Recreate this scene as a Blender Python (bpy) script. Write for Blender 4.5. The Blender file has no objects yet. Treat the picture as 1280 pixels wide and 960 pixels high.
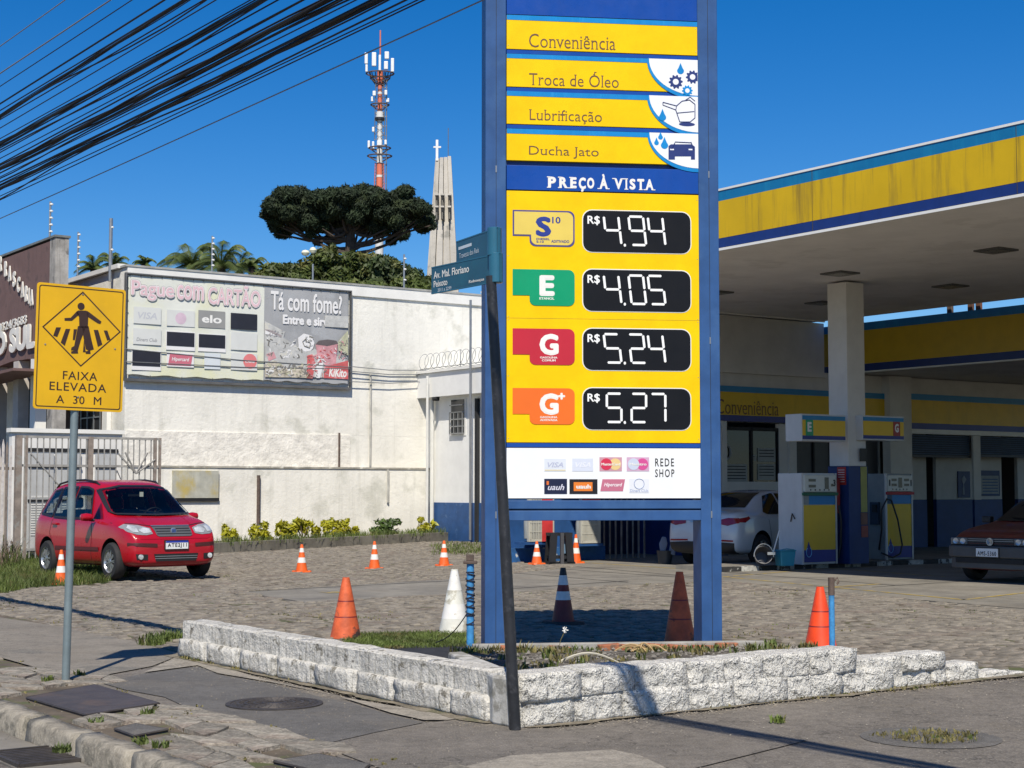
import bpy, bmesh, math, random
import numpy as np
from mathutils import Vector, Matrix, geometry
from mathutils.bvhtree import BVHTree
random.seed(7); np.random.seed(7)
SC = bpy.context.scene; COL = SC.collection
R = math.radians
# ---------------------------------------------------------------- camera
F = 2000.0; PITCH = math.atan(132.0/F); CH = 1.5
cam = bpy.data.cameras.new('camera'); camo = bpy.data.objects.new('camera', cam); COL.objects.link(camo)
camo.location = (0, 0, CH); camo.rotation_euler = (math.pi/2+PITCH, 0, 0)
cam.sensor_width = 36; cam.lens = F/1280*36; cam.clip_end = 3000; cam.clip_start = .1
SC.camera = camo
# ---------------------------------------------------------------- world, sun, exposure
SUN_EL, SUN_AZ = R(49.5), R(-1.5)     # the sun stands behind the camera, shadows fall away from it
w = bpy.data.worlds.new('World'); SC.world = w; w.use_nodes = True
nt = w.node_tree; nt.nodes.clear()
sky = nt.nodes.new('ShaderNodeTexSky'); sky.sky_type = 'NISHITA'; sky.sun_disc = False
sky.sun_elevation = SUN_EL; sky.sun_rotation = math.pi + R(1.5)
sky.air_density = 1.0; sky.dust_density = 0.35; sky.ozone_density = 5.0; sky.altitude = 900
hs = nt.nodes.new('ShaderNodeHueSaturation'); hs.inputs['Hue'].default_value = .507; hs.inputs['Saturation'].default_value = 1.38; hs.inputs['Value'].default_value = 1.0
bg = nt.nodes.new('ShaderNodeBackground'); bg.inputs['Strength'].default_value = 0.10
out = nt.nodes.new('ShaderNodeOutputWorld')
nt.links.new(sky.outputs[0], hs.inputs['Color']); nt.links.new(hs.outputs[0], bg.inputs[0]); nt.links.new(bg.outputs[0], out.inputs[0])
sl = bpy.data.lights.new('sun', 'SUN'); sl.energy = 5.0; sl.angle = R(.5); sl.color = (1, .925, .80)
so = bpy.data.objects.new('sun', sl); COL.objects.link(so)
sundir = Vector((math.sin(R(-1.5))*math.cos(SUN_EL), -math.cos(R(1.5))*math.cos(SUN_EL), math.sin(SUN_EL)))
so.rotation_euler = sundir.to_track_quat('Z', 'Y').to_euler(); so.location = (0, -20, 30)
SC.view_settings.view_transform = 'Standard'; SC.view_settings.look = 'None'
SC.view_settings.exposure = 0.15; SC.view_settings.gamma = 1
SC.render.engine = 'CYCLES'; SC.cycles.max_bounces = 6; SC.cycles.caustics_reflective = False; SC.cycles.caustics_refractive = False
# ---------------------------------------------------------------- geometry of the photograph
FW = Vector((0, math.cos(PITCH), math.sin(PITCH))); UP = Vector((0, -math.sin(PITCH), math.cos(PITCH)))
CAM = Vector((0, 0, CH))
def ray(px, py): return FW + Vector(((px-640)/F, 0, 0)) + UP*((480-py)/F)
def GP(px, py, z=0.0):
    d = ray(px, py); t = (z-CH)/d.z; p = CAM+d*t; return Vector((p.x, p.y, z))
def YP(px, py, Y):
    d = ray(px, py); return CAM+d*(Y/d.y)
def proj(p):
    d = Vector(p)-CAM; k = d.dot(FW); return (640+F*d.x/k, 480-F*d.dot(UP)/k) if k > .1 else (-9999, -9999)
UA = 35.1   # street grid: u runs right and away, v runs left and away
U = Vector((math.cos(R(UA)), math.sin(R(UA)), 0)); V = Vector((-U.y, U.x, 0))
def WS(w_, s_, z=0): return U*w_+V*s_+Vector((0, 0, z))
def tows(p): p = Vector((p[0], p[1], 0)); return p.dot(U), p.dot(V)
class Plane:
    """a vertical plane; local x runs along it (to the right in view), z up, y away from the viewer"""
    def __init__(s, p, deg):
        s.o = Vector((p[0], p[1], 0)); s.a = R(deg); s.d = Vector((math.cos(s.a), math.sin(s.a), 0)); s.n = Vector((-s.d.y, s.d.x, 0))
    def at(s, px, py, off=0.0):
        d = ray(px, py); o = s.o+s.n*off; t = (o-CAM).dot(s.n)/d.dot(s.n); p = CAM+d*t
        return (p-s.o).dot(s.d), p.z
    def box(s, x0, y0, x1, y1, off=0.0):
        ym = (y0+y1)/2
        a = s.at(x0, ym, off)[0]; b = s.at(x1, ym, off)[0]
        return a, b, s.at(x0, y1, off)[1], s.at(x0, y0, off)[1]
    def world(s, x, z=0, y=0): p = s.o+s.d*x+s.n*y; return Vector((p.x, p.y, z))
# ---------------------------------------------------------------- materials
MATS = {}
def nod(nt, t, **k):
    n = nt.nodes.new('ShaderNode'+t)
    for a, b in k.items(): setattr(n, a, b)
    return n
def mat(name, col, rough=.6, var=.12, vs=3.0, col2=None, c2s=2.0, c2t=.55, c2w=.08, bump=0.0, bs=40.0, bd=.01, metal=0.0, streak=0.0, streak_col=None, sscale=5.0,
        rnd=0.0, coat=0.0, spec=.5, speck=0.0, emis=0.0, trans=0.0, gen=False, bump2=0.0, b2s=6.0, crack=0.0, cs=3.0, mot=0.0, ms=14.0, stain=0.0):
    if name in MATS: return MATS[name]
    m = bpy.data.materials.new(name); m.use_nodes = True; nt = m.node_tree; L = nt.links
    b = nt.nodes['Principled BSDF']; tc = nod(nt, 'TexCoord'); co = tc.outputs['Object']
    def mix(kind, fac, a, c):
        n = nod(nt, 'Mix', data_type='RGBA', blend_type=kind)
        for i, v in ((0, fac), (6, a), (7, c)):
            if hasattr(v, 'links'): L.new(v, n.inputs[i])
            else: n.inputs[i].default_value = v if i == 0 else (*v[:3], 1)
        return n.outputs[2]
    def noise(scale, detail=5, vec=co, rough_=.6):
        n = nod(nt, 'TexNoise'); n.inputs['Scale'].default_value = scale; n.inputs['Detail'].default_value = detail; n.inputs['Roughness'].default_value = rough_
        L.new(vec, n.inputs['Vector']); return n.outputs['Fac']
    def ramp(v, a, c):
        n = nod(nt, 'MapRange', interpolation_type='SMOOTHSTEP'); L.new(v, n.inputs[0]); n.inputs[1].default_value = a; n.inputs[2].default_value = c; return n.outputs[0]
    lo = tuple(max(0, c*(1-var)) for c in col); hi = tuple(min(1, c*(1+var)) for c in col)
    c = mix('MIX', ramp(noise(vs), .3, .7), lo, hi) if var > 0 else None
    if c is None:
        rgb = nod(nt, 'RGB'); rgb.outputs[0].default_value = (*col, 1); c = rgb.outputs[0]
    if col2: c = mix('MIX', ramp(noise(c2s, 7), c2t, c2t+c2w), c, col2)
    if streak > 0:
        mp = nod(nt, 'Mapping'); mp.inputs['Scale'].default_value = (sscale, sscale, sscale*.06); L.new(co, mp.inputs[0])
        s = ramp(noise(1.0, 6, mp.outputs[0], .7), .48, .72)
        mm = nod(nt, 'Math', operation='MULTIPLY'); L.new(s, mm.inputs[0]); mm.inputs[1].default_value = streak
        c = mix('MIX', mm.outputs[0], c, streak_col or tuple(x*.35 for x in col))
    if mot > 0:
        mr0 = nod(nt, 'MapRange'); L.new(noise(ms, 8, co, .75), mr0.inputs[0]); mr0.inputs[1].default_value = .3; mr0.inputs[2].default_value = .7; mr0.inputs[3].default_value = 1-mot; mr0.inputs[4].default_value = 1+mot
        vm = nod(nt, 'VectorMath', operation='SCALE'); L.new(c, vm.inputs[0]); L.new(mr0.outputs[0], vm.inputs['Scale']); c = vm.outputs[0]
    if stain > 0:
        s = ramp(noise(.9, 8, co, .7), .52, .64)
        mm = nod(nt, 'Math', operation='MULTIPLY'); L.new(s, mm.inputs[0]); mm.inputs[1].default_value = stain
        c = mix('MIX', mm.outputs[0], c, (.17, .145, .11))
    if speck > 0:
        s = ramp(noise(bs*2.2, 2), .45, .75)
        mm = nod(nt, 'Math', operation='MULTIPLY'); L.new(s, mm.inputs[0]); mm.inputs[1].default_value = speck
        c = mix('MIX', mm.outputs[0], c, tuple(min(1, x*2.2+.03) for x in col))
    if crack > 0:
        vo = nod(nt, 'TexVoronoi', feature='DISTANCE_TO_EDGE'); vo.inputs['Scale'].default_value = cs
        nn = nod(nt, 'TexNoise'); nn.inputs['Scale'].default_value = 3; nn.inputs['Detail'].default_value = 6; L.new(co, nn.inputs['Vector'])
        va = nod(nt, 'VectorMath', operation='ADD'); L.new(co, va.inputs[0]); L.new(nn.outputs['Color'], va.inputs[1]); L.new(va.outputs[0], vo.inputs['Vector'])
        cr = ramp(vo.outputs['Distance'], .0, .012)
        iv = nod(nt, 'Math', operation='SUBTRACT'); iv.inputs[0].default_value = 1; L.new(cr, iv.inputs[1])
        mm = nod(nt, 'Math', operation='MULTIPLY'); L.new(iv.outputs[0], mm.inputs[0]); mm.inputs[1].default_value = crack
        c = mix('MIX', mm.outputs[0], c, tuple(x*.25 for x in col))
    if rnd > 0:
        oi = nod(nt, 'ObjectInfo'); mr = nod(nt, 'MapRange'); L.new(oi.outputs['Random'], mr.inputs[0]); mr.inputs[3].default_value = 1-rnd; mr.inputs[4].default_value = 1+rnd
        hv = nod(nt, 'HueSaturation'); L.new(mr.outputs[0], hv.inputs['Value']); L.new(c, hv.inputs['Color']); c = hv.outputs[0]
    L.new(c, b.inputs['Base Color'])
    b.inputs['Roughness'].default_value = rough; b.inputs['Metallic'].default_value = metal
    b.inputs['Coat Weight'].default_value = coat; b.inputs['Coat Roughness'].default_value = .04
    b.inputs['Specular IOR Level'].default_value = spec
    if rough > .25 and var > 0:
        mr = nod(nt, 'MapRange'); L.new(noise(vs*2.3), mr.inputs[0]); mr.inputs[3].default_value = max(.02, rough-.12); mr.inputs[4].default_value = min(1, rough+.12); L.new(mr.outputs[0], b.inputs['Roughness'])
    if bump > 0:
        bn = nod(nt, 'Bump'); bn.inputs['Strength'].default_value = bump; bn.inputs['Distance'].default_value = bd; L.new(noise(bs, 8, co, .65), bn.inputs['Height'])
        if bump2 > 0:
            b2 = nod(nt, 'Bump'); b2.inputs['Strength'].default_value = bump2; b2.inputs['Distance'].default_value = bd*4; L.new(noise(b2s, 4), b2.inputs['Height']); L.new(b2.outputs[0], bn.inputs['Normal'])
        L.new(bn.outputs[0], b.inputs['Normal'])
    if emis > 0: L.new(c, b.inputs['Emission Color']); b.inputs['Emission Strength'].default_value = emis
    if trans > 0:
        tr = nod(nt, 'BsdfTranslucent'); ms = nod(nt, 'MixShader'); ms.inputs[0].default_value = trans
        L.new(c, tr.inputs[0]); L.new(b.outputs[0], ms.inputs[1]); L.new(tr.outputs[0], ms.inputs[2])
        L.new(ms.outputs[0], nt.nodes['Material Output'].inputs[0])
    MATS[name] = m; return m
# ---------------------------------------------------------------- mesh builder
class MB:
    def __init__(s): s.v = []; s.f = []; s.m = []; s.ms = []
    def mi(s, m):
        if m not in s.ms: s.ms.append(m)
        return s.ms.index(m)
    def add(s, vs, fs, m):
        k = len(s.v); s.v += [tuple(p) for p in vs]; i = s.mi(m)
        for f in fs: s.f.append(tuple(k+j for j in f)); s.m.append(i)
        return s
    def box(s, x0, x1, y0, y1, z0, z1, m, M=None):
        vs = [Vector((x, y, z)) for z in (z0, z1) for y in (y0, y1) for x in (x0, x1)]
        if M: vs = [M @ p for p in vs]
        return s.add(vs, [(0, 2, 3, 1), (4, 5, 7, 6), (0, 1, 5, 4), (2, 6, 7, 3), (0, 4, 6, 2), (1, 3, 7, 5)], m)
    def prism(s, poly, y0, y1, m, M=None):      # poly of (x, z), extruded along y
        n = len(poly); vs = [Vector((x, y0, z)) for x, z in poly]+[Vector((x, y1, z)) for x, z in poly]
        if M: vs = [M @ p for p in vs]
        return s.add(vs, [tuple(range(n)), tuple(range(2*n-1, n-1, -1))]+[(i, i+n, (i+1) % n+n, (i+1) % n) for i in range(n)], m)
    def prismz(s, poly, z0, z1, m, top=1.0):
        n = len(poly); cx = sum(p[0] for p in poly)/n; cy = sum(p[1] for p in poly)/n
        vs = [(p[0], p[1], z0) for p in poly]+[(cx+(p[0]-cx)*top, cy+(p[1]-cy)*top, z1) for p in poly]
        return s.add(vs, [tuple(range(n-1, -1, -1)), tuple(range(n, 2*n))]+[(i, (i+1) % n, (i+1) % n+n, i+n) for i in range(n)], m)
    def tube(s, pts, r, m, n=8, caps=True):
        pts = [Vector(p) for p in pts]; rs = r if isinstance(r, (list, tuple)) else [r]*len(pts)
        vs = []; fs = []; ref = None
        for i, p in enumerate(pts):
            a = pts[max(0, i-1)]; c = pts[min(len(pts)-1, i+1)]; t = (c-a).normalized()
            if ref is None: ref = Vector((0, 0, 1)) if abs(t.z) < .9 else Vector((1, 0, 0))
            x = (ref-t*ref.dot(t)).normalized(); y = t.cross(x); ref = x
            for k in range(n):
                g = 2*math.pi*k/n; vs.append(p+(x*math.cos(g)+y*math.sin(g))*rs[i])
        for i in range(len(pts)-1):
            for k in range(n): fs.append((i*n+k, i*n+(k+1) % n, (i+1)*n+(k+1) % n, (i+1)*n+k))
        if caps: fs += [tuple(range(n-1, -1, -1)), tuple(range((len(pts)-1)*n, len(pts)*n))]
        return s.add(vs, fs, m)
    def lathe(s, prof, m, n=20, c=(0, 0, 0), M=None, mats=None, caps=True):   # prof of (r, z)
        vs = []
        for r, z in prof:
            for k in range(n):
                g = 2*math.pi*k/n; p = Vector((c[0]+r*math.cos(g), c[1]+r*math.sin(g), c[2]+z)); vs.append(M @ p if M else p)
        for i in range(len(prof)-1):
            mm = mats[i] if mats else m
            b = len(s.v) if i == 0 else b
            if i == 0: s.v += [tuple(p) for p in vs]
            k0 = s.mi(mm)
            for k in range(n): s.f.append((b+i*n+k, b+i*n+(k+1) % n, b+(i+1)*n+(k+1) % n, b+(i+1)*n+k)); s.m.append(k0)
        k0 = s.mi(mats[0] if mats else m)
        if not caps: return s
        if prof[0][0] > 1e-4: s.f.append(tuple(b+k for k in range(n-1, -1, -1))); s.m.append(k0)
        k0 = s.mi(mats[-1] if mats else m)
        if prof[-1][0] > 1e-4: s.f.append(tuple(b+(len(prof)-1)*n+k for k in range(n))); s.m.append(k0)
        return s
    def mesh(s, name):
        me = bpy.data.meshes.new(name); me.from_pydata(s.v, [], s.f)
        for m in s.ms: me.materials.append(m)
        if len(s.ms) > 1: me.polygons.foreach_set('material_index', s.m)
        me.update(); return me
def obj(name, data, parent=None, loc=(0, 0, 0), rot=(0, 0, 0), label=None, bevel=0, smooth=False, kind=None, cat=None, group=None, seg=2, sub=0):
    if isinstance(data, MB): data = data.mesh(name)
    o = bpy.data.objects.new(name, data); COL.objects.link(o); o.parent = parent; o.location = loc; o.rotation_euler = rot
    if smooth:
        data.polygons.foreach_set('use_smooth', [True]*len(data.polygons))
        if smooth is True: data.set_sharp_from_angle(angle=R(38))
    if bevel:
        b = o.modifiers.new('bevel', 'BEVEL'); b.width = bevel; b.segments = seg; b.limit_method = 'ANGLE'; b.angle_limit = R(40)
    if sub:
        b = o.modifiers.new('sub', 'SUBSURF'); b.levels = sub; b.render_levels = sub
    if label: o['label'] = label
    if kind: o['kind'] = kind
    if cat: o['category'] = cat
    if group: o['group'] = group
    return o
def thing(name, label, cat, loc=(0, 0, 0), rz=0, group=None, rot=None):
    o = bpy.data.objects.new(name, None); COL.objects.link(o); o.location = loc; o.rotation_euler = rot or (0, 0, rz)
    o.empty_display_size = .2; o['label'] = label; o['category'] = cat
    if group: o['group'] = group
    return o
def pthing(name, label, cat, pl, group=None): return thing(name, label, cat, pl.o, pl.a, group)
def dup(o, parent=None, **k):
    c = o.copy(); COL.objects.link(c); c.parent = parent
    for a, b in k.items():
        if a in ('loc',): c.location = b
        elif a == 'rz': c.rotation_euler[2] = b
        else: c[a] = b
    for ch in o.children: dup(ch, c)
    return c
# ---- lettering: curves of the built-in font, turned into thin meshes fitted to a box
TXT = []
def text(parent, s, x0, x1, z0, z1, y, m, bold=0.0, ext=.0015, shear=0.0, name='lettering', xf=None, space=1.0, scale_ps=None):
    o = obj(name, bpy.data.meshes.new(name), parent)
    TXT.append((o, s, x0, x1, z0, z1, y, m, bold, ext, shear, xf, space)); return o
def name_serif(s, bold): return bold < -.005
def flush_text():
    tmp = []
    for k, (o, s, x0, x1, z0, z1, y, m, bold, ext, shear, xf, space) in enumerate(TXT):
        c = bpy.data.curves.new('t', 'FONT'); c.body = s; c.size = 1; c.offset = max(-.016, min(bold, 0)); c.shear = shear; c.resolution_u = 3; c.space_character = space
        c.fill_mode = 'FRONT'
        t = bpy.data.objects.new('t', c); COL.objects.link(t); tmp.append(t)
    dg = bpy.context.evaluated_depsgraph_get(); dg.update()
    for t, (o, s, x0, x1, z0, z1, y, m, bold, ext, shear, xf, space) in zip(tmp, TXT):
        me = bpy.data.meshes.new_from_object(t.evaluated_get(dg)); n = len(me.vertices)
        if n:
            a = np.zeros(n*3); me.vertices.foreach_get('co', a); a = a.reshape(-1, 3)
            n0_ = n; fl = [tuple(p.vertices) for p in me.polygons]; shifts = [(0, 0)]
            if bold > .006: shifts += [(bold*math.cos(q*.7854), bold*math.sin(q*.7854)) for q in range(8)]
            if bold > .045: shifts += [(bold*.55*math.cos(q*.7854), bold*.55*math.sin(q*.7854)) for q in range(8)]
            if name_serif(s, bold):
                cnt = {}
                for f in fl:
                    for i in range(len(f)): e = tuple(sorted((f[i], f[(i+1) % len(f)]))); cnt[e] = cnt.get(e, 0)+1
                ex = []
                for (i, j), c_ in cnt.items():
                    if c_ == 1 and abs(a[i, 1]-a[j, 1]) < .002 and .035 < abs(a[i, 0]-a[j, 0]) < .14 and -.02 < a[i, 1] < 1: ex.append(((a[i, 0]+a[j, 0])/2, a[i, 1], abs(a[i, 0]-a[j, 0])/2))
                add = []
                for cx, cz, hw in ex:
                    b0 = n+len(add); s_ = -1 if cz > .3 else 1; hh = .028
                    add += [(cx-hw-.045, cz, 0), (cx+hw+.045, cz, 0), (cx+hw+.045, cz+s_*hh, 0), (cx-hw-.045, cz+s_*hh, 0)]; fl.append((b0, b0+1, b0+2, b0+3))
                if add: a = np.concatenate([a, np.array([(p[0], p[1], 0) for p in add])]); n = len(a)
            A = []; FL = []
            for q, (dx, dz) in enumerate(shifts):
                b_ = a.copy(); b_[:, 0] += dx; b_[:, 1] += dz; b_[:, 2] = q+(np.arange(n) >= n0_)*.6; A.append(b_); FL += [tuple(v+q*n for v in f) for f in fl]
            a = np.concatenate(A); n = len(a)
            mn = a.min(0); mx = a.max(0)
            X = x0+(a[:, 0]-mn[0])/max(1e-6, mx[0]-mn[0])*(x1-x0); Z = z0+(a[:, 1]-mn[1])/max(1e-6, mx[1]-mn[1])*(z1-z0)
            Yv = y+a[:, 2]*.00012
            if xf: X, Yv, Z = xf(X, Yv, Z)
            P_ = np.stack([X, Yv, Z], 1)
        
        if n:
            bpy.data.meshes.remove(me); me = bpy.data.meshes.new(o.name); me.from_pydata([tuple(p) for p in P_], [], FL)
        me.materials.append(m); me.update(); old = o.data; o.data = me; bpy.data.meshes.remove(old)
        if ext > .01:
            so = o.modifiers.new('solid', 'SOLIDIFY'); so.thickness = ext; so.offset = 0
    for t in tmp:
        c = t.data; bpy.data.objects.remove(t); bpy.data.curves.remove(c)
def inpoly(x, y, poly):
    r = False; n = len(poly)
    for i in range(n):
        x1, y1 = poly[i][:2]; x2, y2 = poly[(i+1) % n][:2]
        if (y1 > y) != (y2 > y) and x < (x2-x1)*(y-y1)/(y2-y1)+x1: r = not r
    return r
def leaves(name, ell, n, size, m, parent=None, up=.3, aspect=1.8, shell=.35, seed=1, **k):
    """many small leaf quads through a set of ellipsoids (cx, cy, cz, rx, ry, rz)"""
    rg = np.random.RandomState(seed); ell = np.array(ell, float); vol = np.prod(ell[:, 3:], 1)**.67; idx = rg.choice(len(ell), n, p=vol/vol.sum())
    d = rg.normal(size=(n, 3)); d /= np.linalg.norm(d, axis=1)[:, None]; rr = 1-shell*rg.rand(n)**1.5*1.6; rr = np.clip(rr, .05, 1)*(.93+.14*rg.rand(n))
    c = ell[idx, :3]+d*ell[idx, 3:]*rr[:, None]
    nr = d+rg.normal(size=(n, 3))*.6+np.array([0, 0, up]); nr /= np.linalg.norm(nr, axis=1)[:, None]
    t = np.cross(nr, rg.normal(size=(n, 3))); t /= np.linalg.norm(t, axis=1)[:, None]; b = np.cross(nr, t)
    s = size*(.6+.8*rg.rand(n))[:, None]
    vs = np.stack([c-t*s*.5*aspect, c-b*s*.35, c+t*s*.5*aspect, c+b*s*.35], 1).reshape(-1, 3)
    me = bpy.data.meshes.new(name); me.vertices.add(4*n); me.vertices.foreach_set('co', vs.ravel())
    me.loops.add(4*n); me.loops.foreach_set('vertex_index', np.arange(4*n)); me.polygons.add(n)
    me.polygons.foreach_set('loop_start', np.arange(n)*4); me.materials.append(m); me.update(calc_edges=True); me.validate()
    return obj(name, me, parent, **k)
def grass(name, poly, n, h, m, parent=None, seed=3, z=0, kind='stuff', **k):
    rg = np.random.RandomState(seed); P = np.array([(p[0], p[1]) for p in poly]); mn = P.min(0); mx = P.max(0); pts = []
    while len(pts) < n:
        q = mn+rg.rand(2)*(mx-mn)
        if inpoly(q[0], q[1], poly): pts.append(q)
    vs = []; fs = []
    for i, q in enumerate(pts):
        a = rg.rand()*6.28; hh = h*(.4+rg.rand()); w_ = .004+.005*rg.rand(); lx, ly = rg.normal(size=2)*hh*.45
        dx, dy = math.cos(a)*w_, math.sin(a)*w_
        vs += [(q[0]-dx, q[1]-dy, z), (q[0]+dx, q[1]+dy, z), (q[0]+lx*.4+dx*.7, q[1]+ly*.4+dy*.7, z+hh*.6), (q[0]+lx*.4-dx*.7, q[1]+ly*.4-dy*.7, z+hh*.6), (q[0]+lx, q[1]+ly, z+hh)]
        b = i*5; fs += [(b, b+1, b+2, b+3), (b+3, b+2, b+4)]
    mb = MB(); mb.add(vs, fs, m); return obj(name, mb, parent, kind=kind, **k)
# ---------------------------------------------------------------- palette
WHITE = mat('white_paint', (.78, .77, .73), .55, .05, 2)
BLACK = mat('black_plastic', (.012, .012, .014), .45, .1, 4)
DARK = mat('dark_recess', (.010, .011, .013), .7, .2, 3)
NAVY = mat('navy_paint', (.010, .035, .17), .35, .12, 3, streak=.15)
SKYB = mat('light_blue_paint', (.015, .21, .48), .35, .12, 4, streak=.35, streak_col=(.08, .38, .62), sscale=6)
YEL = mat('yellow_panel', (.84, .545, .002), .5, .03, 3, streak=.10, streak_col=(.70, .45, .01), spec=.15, mot=.05, ms=3)
GREY = mat('grey_metal', (.30, .31, .32), .4, .1, 5, metal=.6)
RUST = mat('rusty_iron', (.10, .07, .055), .7, .3, 12, col2=(.16, .06, .03), bump=.3, bs=60)
LEAF = {}
# ================================================================ GROUND
asph = mat('asphalt', (.135, .120, .101), .92, .20, 1.3, col2=(.105, .096, .084), c2s=.9, c2t=.5, c2w=.2, bump=1.0, bs=38, bd=.012, speck=.6, crack=.6, cs=.8, mot=.38, ms=11, stain=.5)
asph_dark = mat('dark_asphalt', (.095, .090, .083), .9, .16, 2, bump=1.0, bs=45, bd=.010, speck=.6, mot=.35, ms=13, stain=.25)
road_m = mat('road_asphalt', (.13, .12, .11), .9, .2, 1.6, col2=(.10, .085, .075), bump=1.0, bs=40, bd=.012, speck=.5, crack=.5, cs=1.2, mot=.3, stain=.4)
soil = mat('joint_soil', (.11, .088, .062), .95, .35, 3, col2=(.085, .095, .035), c2s=3.2, c2t=.52, bump=.6, bs=60)
conc = mat('apron_concrete', (.20, .185, .155), .8, .16, .8, col2=(.11, .102, .09), c2s=.7, c2t=.48, c2w=.25, bump=.2, bs=60, speck=.15, mot=.25, ms=3, stain=.4)
conc2 = mat('pavement_concrete', (.25, .225, .185), .9, .16, 2, col2=(.18, .16, .13), c2s=2.6, bump=.8, bs=40, bd=.01, speck=.4, mot=.3, ms=12)
cobm = mat('cobble_stone', (.172, .152, .122), .88, .38, 5, col2=(.135, .108, .088), c2s=1.6, c2t=.5, c2w=.2, bump=.5, bs=50, bd=.006, rnd=.2, speck=.1)
slabm = mat('pavement_slab', (.235, .212, .172), .9, .38, 2.6, col2=(.205, .165, .13), c2s=1.3, c2t=.5, c2w=.15, bump=1.0, bs=18, bd=.03, rnd=.22, speck=.45, mot=.3, ms=16)
kerbm = mat('kerb_granite', (.25, .225, .18), .88, .25, 3, col2=(.13, .12, .095), c2s=4, mot=.3, ms=12, bump=.8, bs=22, bd=.015, rnd=.1, speck=.25)
grassm = mat('grass_blade', (.115, .155, .034), .6, .4, 2, col2=(.17, .15, .055), c2s=2.5, trans=.3)
drygrass = mat('dry_weed', (.22, .19, .07), .7, .4, 5, col2=(.10, .13, .03), c2s=6, trans=.3)
def sheet(name, poly, z, m, parent=None, **k):
    mb = MB(); mb.add([(p[0], p[1], z) for p in poly], [tuple(range(len(poly)))], m)
    me = mb.mesh(name)
    if me.polygons[0].normal.z < 0: me.flip_normals()
    return obj(name, me, parent, **k)
W0 = 3.52                                              # the kerb line, measured across the street
def P2(w_, s_): p = WS(w_, s_); return (p.x, p.y)
def quad(w0, w1, s0, s1): return [P2(w0, s0), P2(w1, s0), P2(w1, s1), P2(w0, s1)]
ground = sheet('ground', [(-1500, -60), (1500, -60), (1500, 2500), (-1500, 2500)], -.30, mat('far_ground', (.10, .11, .07), .95, .3, .05), kind='structure')
road = sheet('road', quad(-60, W0, -80, 250), -.15, road_m, kind='structure')
pav = MB(); pav.add([(*P2(W0+.14, -80), -.02), (*P2(400, -80), -.02), (*P2(400, 300), -.02), (*P2(W0+.14, 300), -.02)], [(0, 1, 2, 3)], asph)
pavement = obj('pavement', pav, kind='structure')
# the side-street pavement is asphalt, brought up to level 0 as its own sheet
def pxpoly(pts, z=0): return [(GP(a, b, z).x, GP(a, b, z).y) for a, b in pts]
sidewalk_poly = pxpoly([(-400, 800), (0, 770), (225, 815), (300, 838), (400, 862), (520, 893), (645, 906), (1050, 866), (1290, 846), (1900, 800), (3500, 1100), (850, 1100), (455, 1000), (440, 958), (405, 932), (297, 901), (160, 870), (0, 815), (-400, 830)])
sheet('asphalt_surface', sidewalk_poly, -.006, asph, pavement)
def patch(name, pts, z, m, par=pavement, thick=0, **k):
    pl = pxpoly(pts)
    if thick: mb = MB(); mb.prismz(pl, z-thick, z, m); me = mb.mesh(name); bm = bmesh.new(); bm.from_mesh(me); bmesh.ops.recalc_face_normals(bm, faces=bm.faces); bm.to_mesh(me); bm.free(); return obj(name, me, par, **k)
    return sheet(name, pl, z, m, par, **k)
patch('asphalt_patch', [(125, 853), (180, 842), (247, 833), (262, 838), (272, 843), (338, 854), (400, 871), (440, 879), (489, 894), (530, 903), (470, 915), (400, 931), (360, 918), (297, 900), (265, 891), (234, 884), (205, 871), (156, 862)], .000, asph_dark)
patch('asphalt_patch', [(400, 932), (470, 916), (530, 904), (610, 895), (650, 909), (1010, 925), (850, 965), (765, 937), (700, 944), (560, 962), (480, 962)], .001, asph)
patch('concrete_patch', [(560, 964), (640, 945), (765, 938), (800, 945), (862, 975), (500, 985)], .005, conc2)
patch('concrete_patch', [(-60, 760), (0, 772), (120, 790), (228, 818), (190, 833), (100, 850), (0, 822), (-60, 800)], .0035, mat('old_concrete_path', (.185, .165, .135), .9, .15, 1.4, col2=(.14, .13, .11), c2s=1.3, bump=.7, bs=40, speck=.4, crack=.5, cs=1, mot=.25, ms=9, stain=.4))
patch('concrete_patch', [(425, 872), (520, 888), (612, 893), (560, 901), (530, 901), (489, 892)], .006, conc2)
patch('concrete_patch', [(228, 818), (330, 850), (420, 869), (338, 853), (272, 842), (247, 832), (180, 841)], .0045, conc2)
# joint soil between the slabs
sheet('slab_bed', quad(W0+.13, W0+1.55, -40, 60), -.012, soil, pavement)
# irregular slabs of the pavement strip beside the kerb
strip_out = pxpoly([(130, 840), (250, 833), (340, 853), (530, 903), (470, 915), (400, 934), (560, 964), (480, 962), (400, 931), (297, 901), (234, 885), (156, 863)])
cover1 = pxpoly([(28, 873), (118, 855), (205, 880), (108, 899)]); cover2 = pxpoly([(140, 912), (170, 904), (214, 913), (166, 923)])
cover3 = pxpoly([(336, 953), (398, 942), (470, 956), (460, 985), (330, 975)])
concp = pxpoly([(-60, 760), (0, 772), (120, 790), (228, 818), (190, 833), (100, 850), (0, 822), (-60, 800)])
def clip_ok(cx, cy):
    return not (inpoly(cx, cy, cover1) or inpoly(cx, cy, cover2) or inpoly(cx, cy, cover3))
rg = random.Random(5); ng = {}
def gridpt(i, j):
    if (i, j) not in ng: ng[(i, j)] = (W0+.17+i*.235+rg.uniform(-.06, .06)*(i > 0), -6+j*.36+(i % 2)*.16+rg.uniform(-.09, .09))
    return ng[(i, j)]
ns = 0
edge_line = [(156, 863), (234, 885), (297, 901), (400, 932), (480, 962), (560, 1000)]
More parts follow.
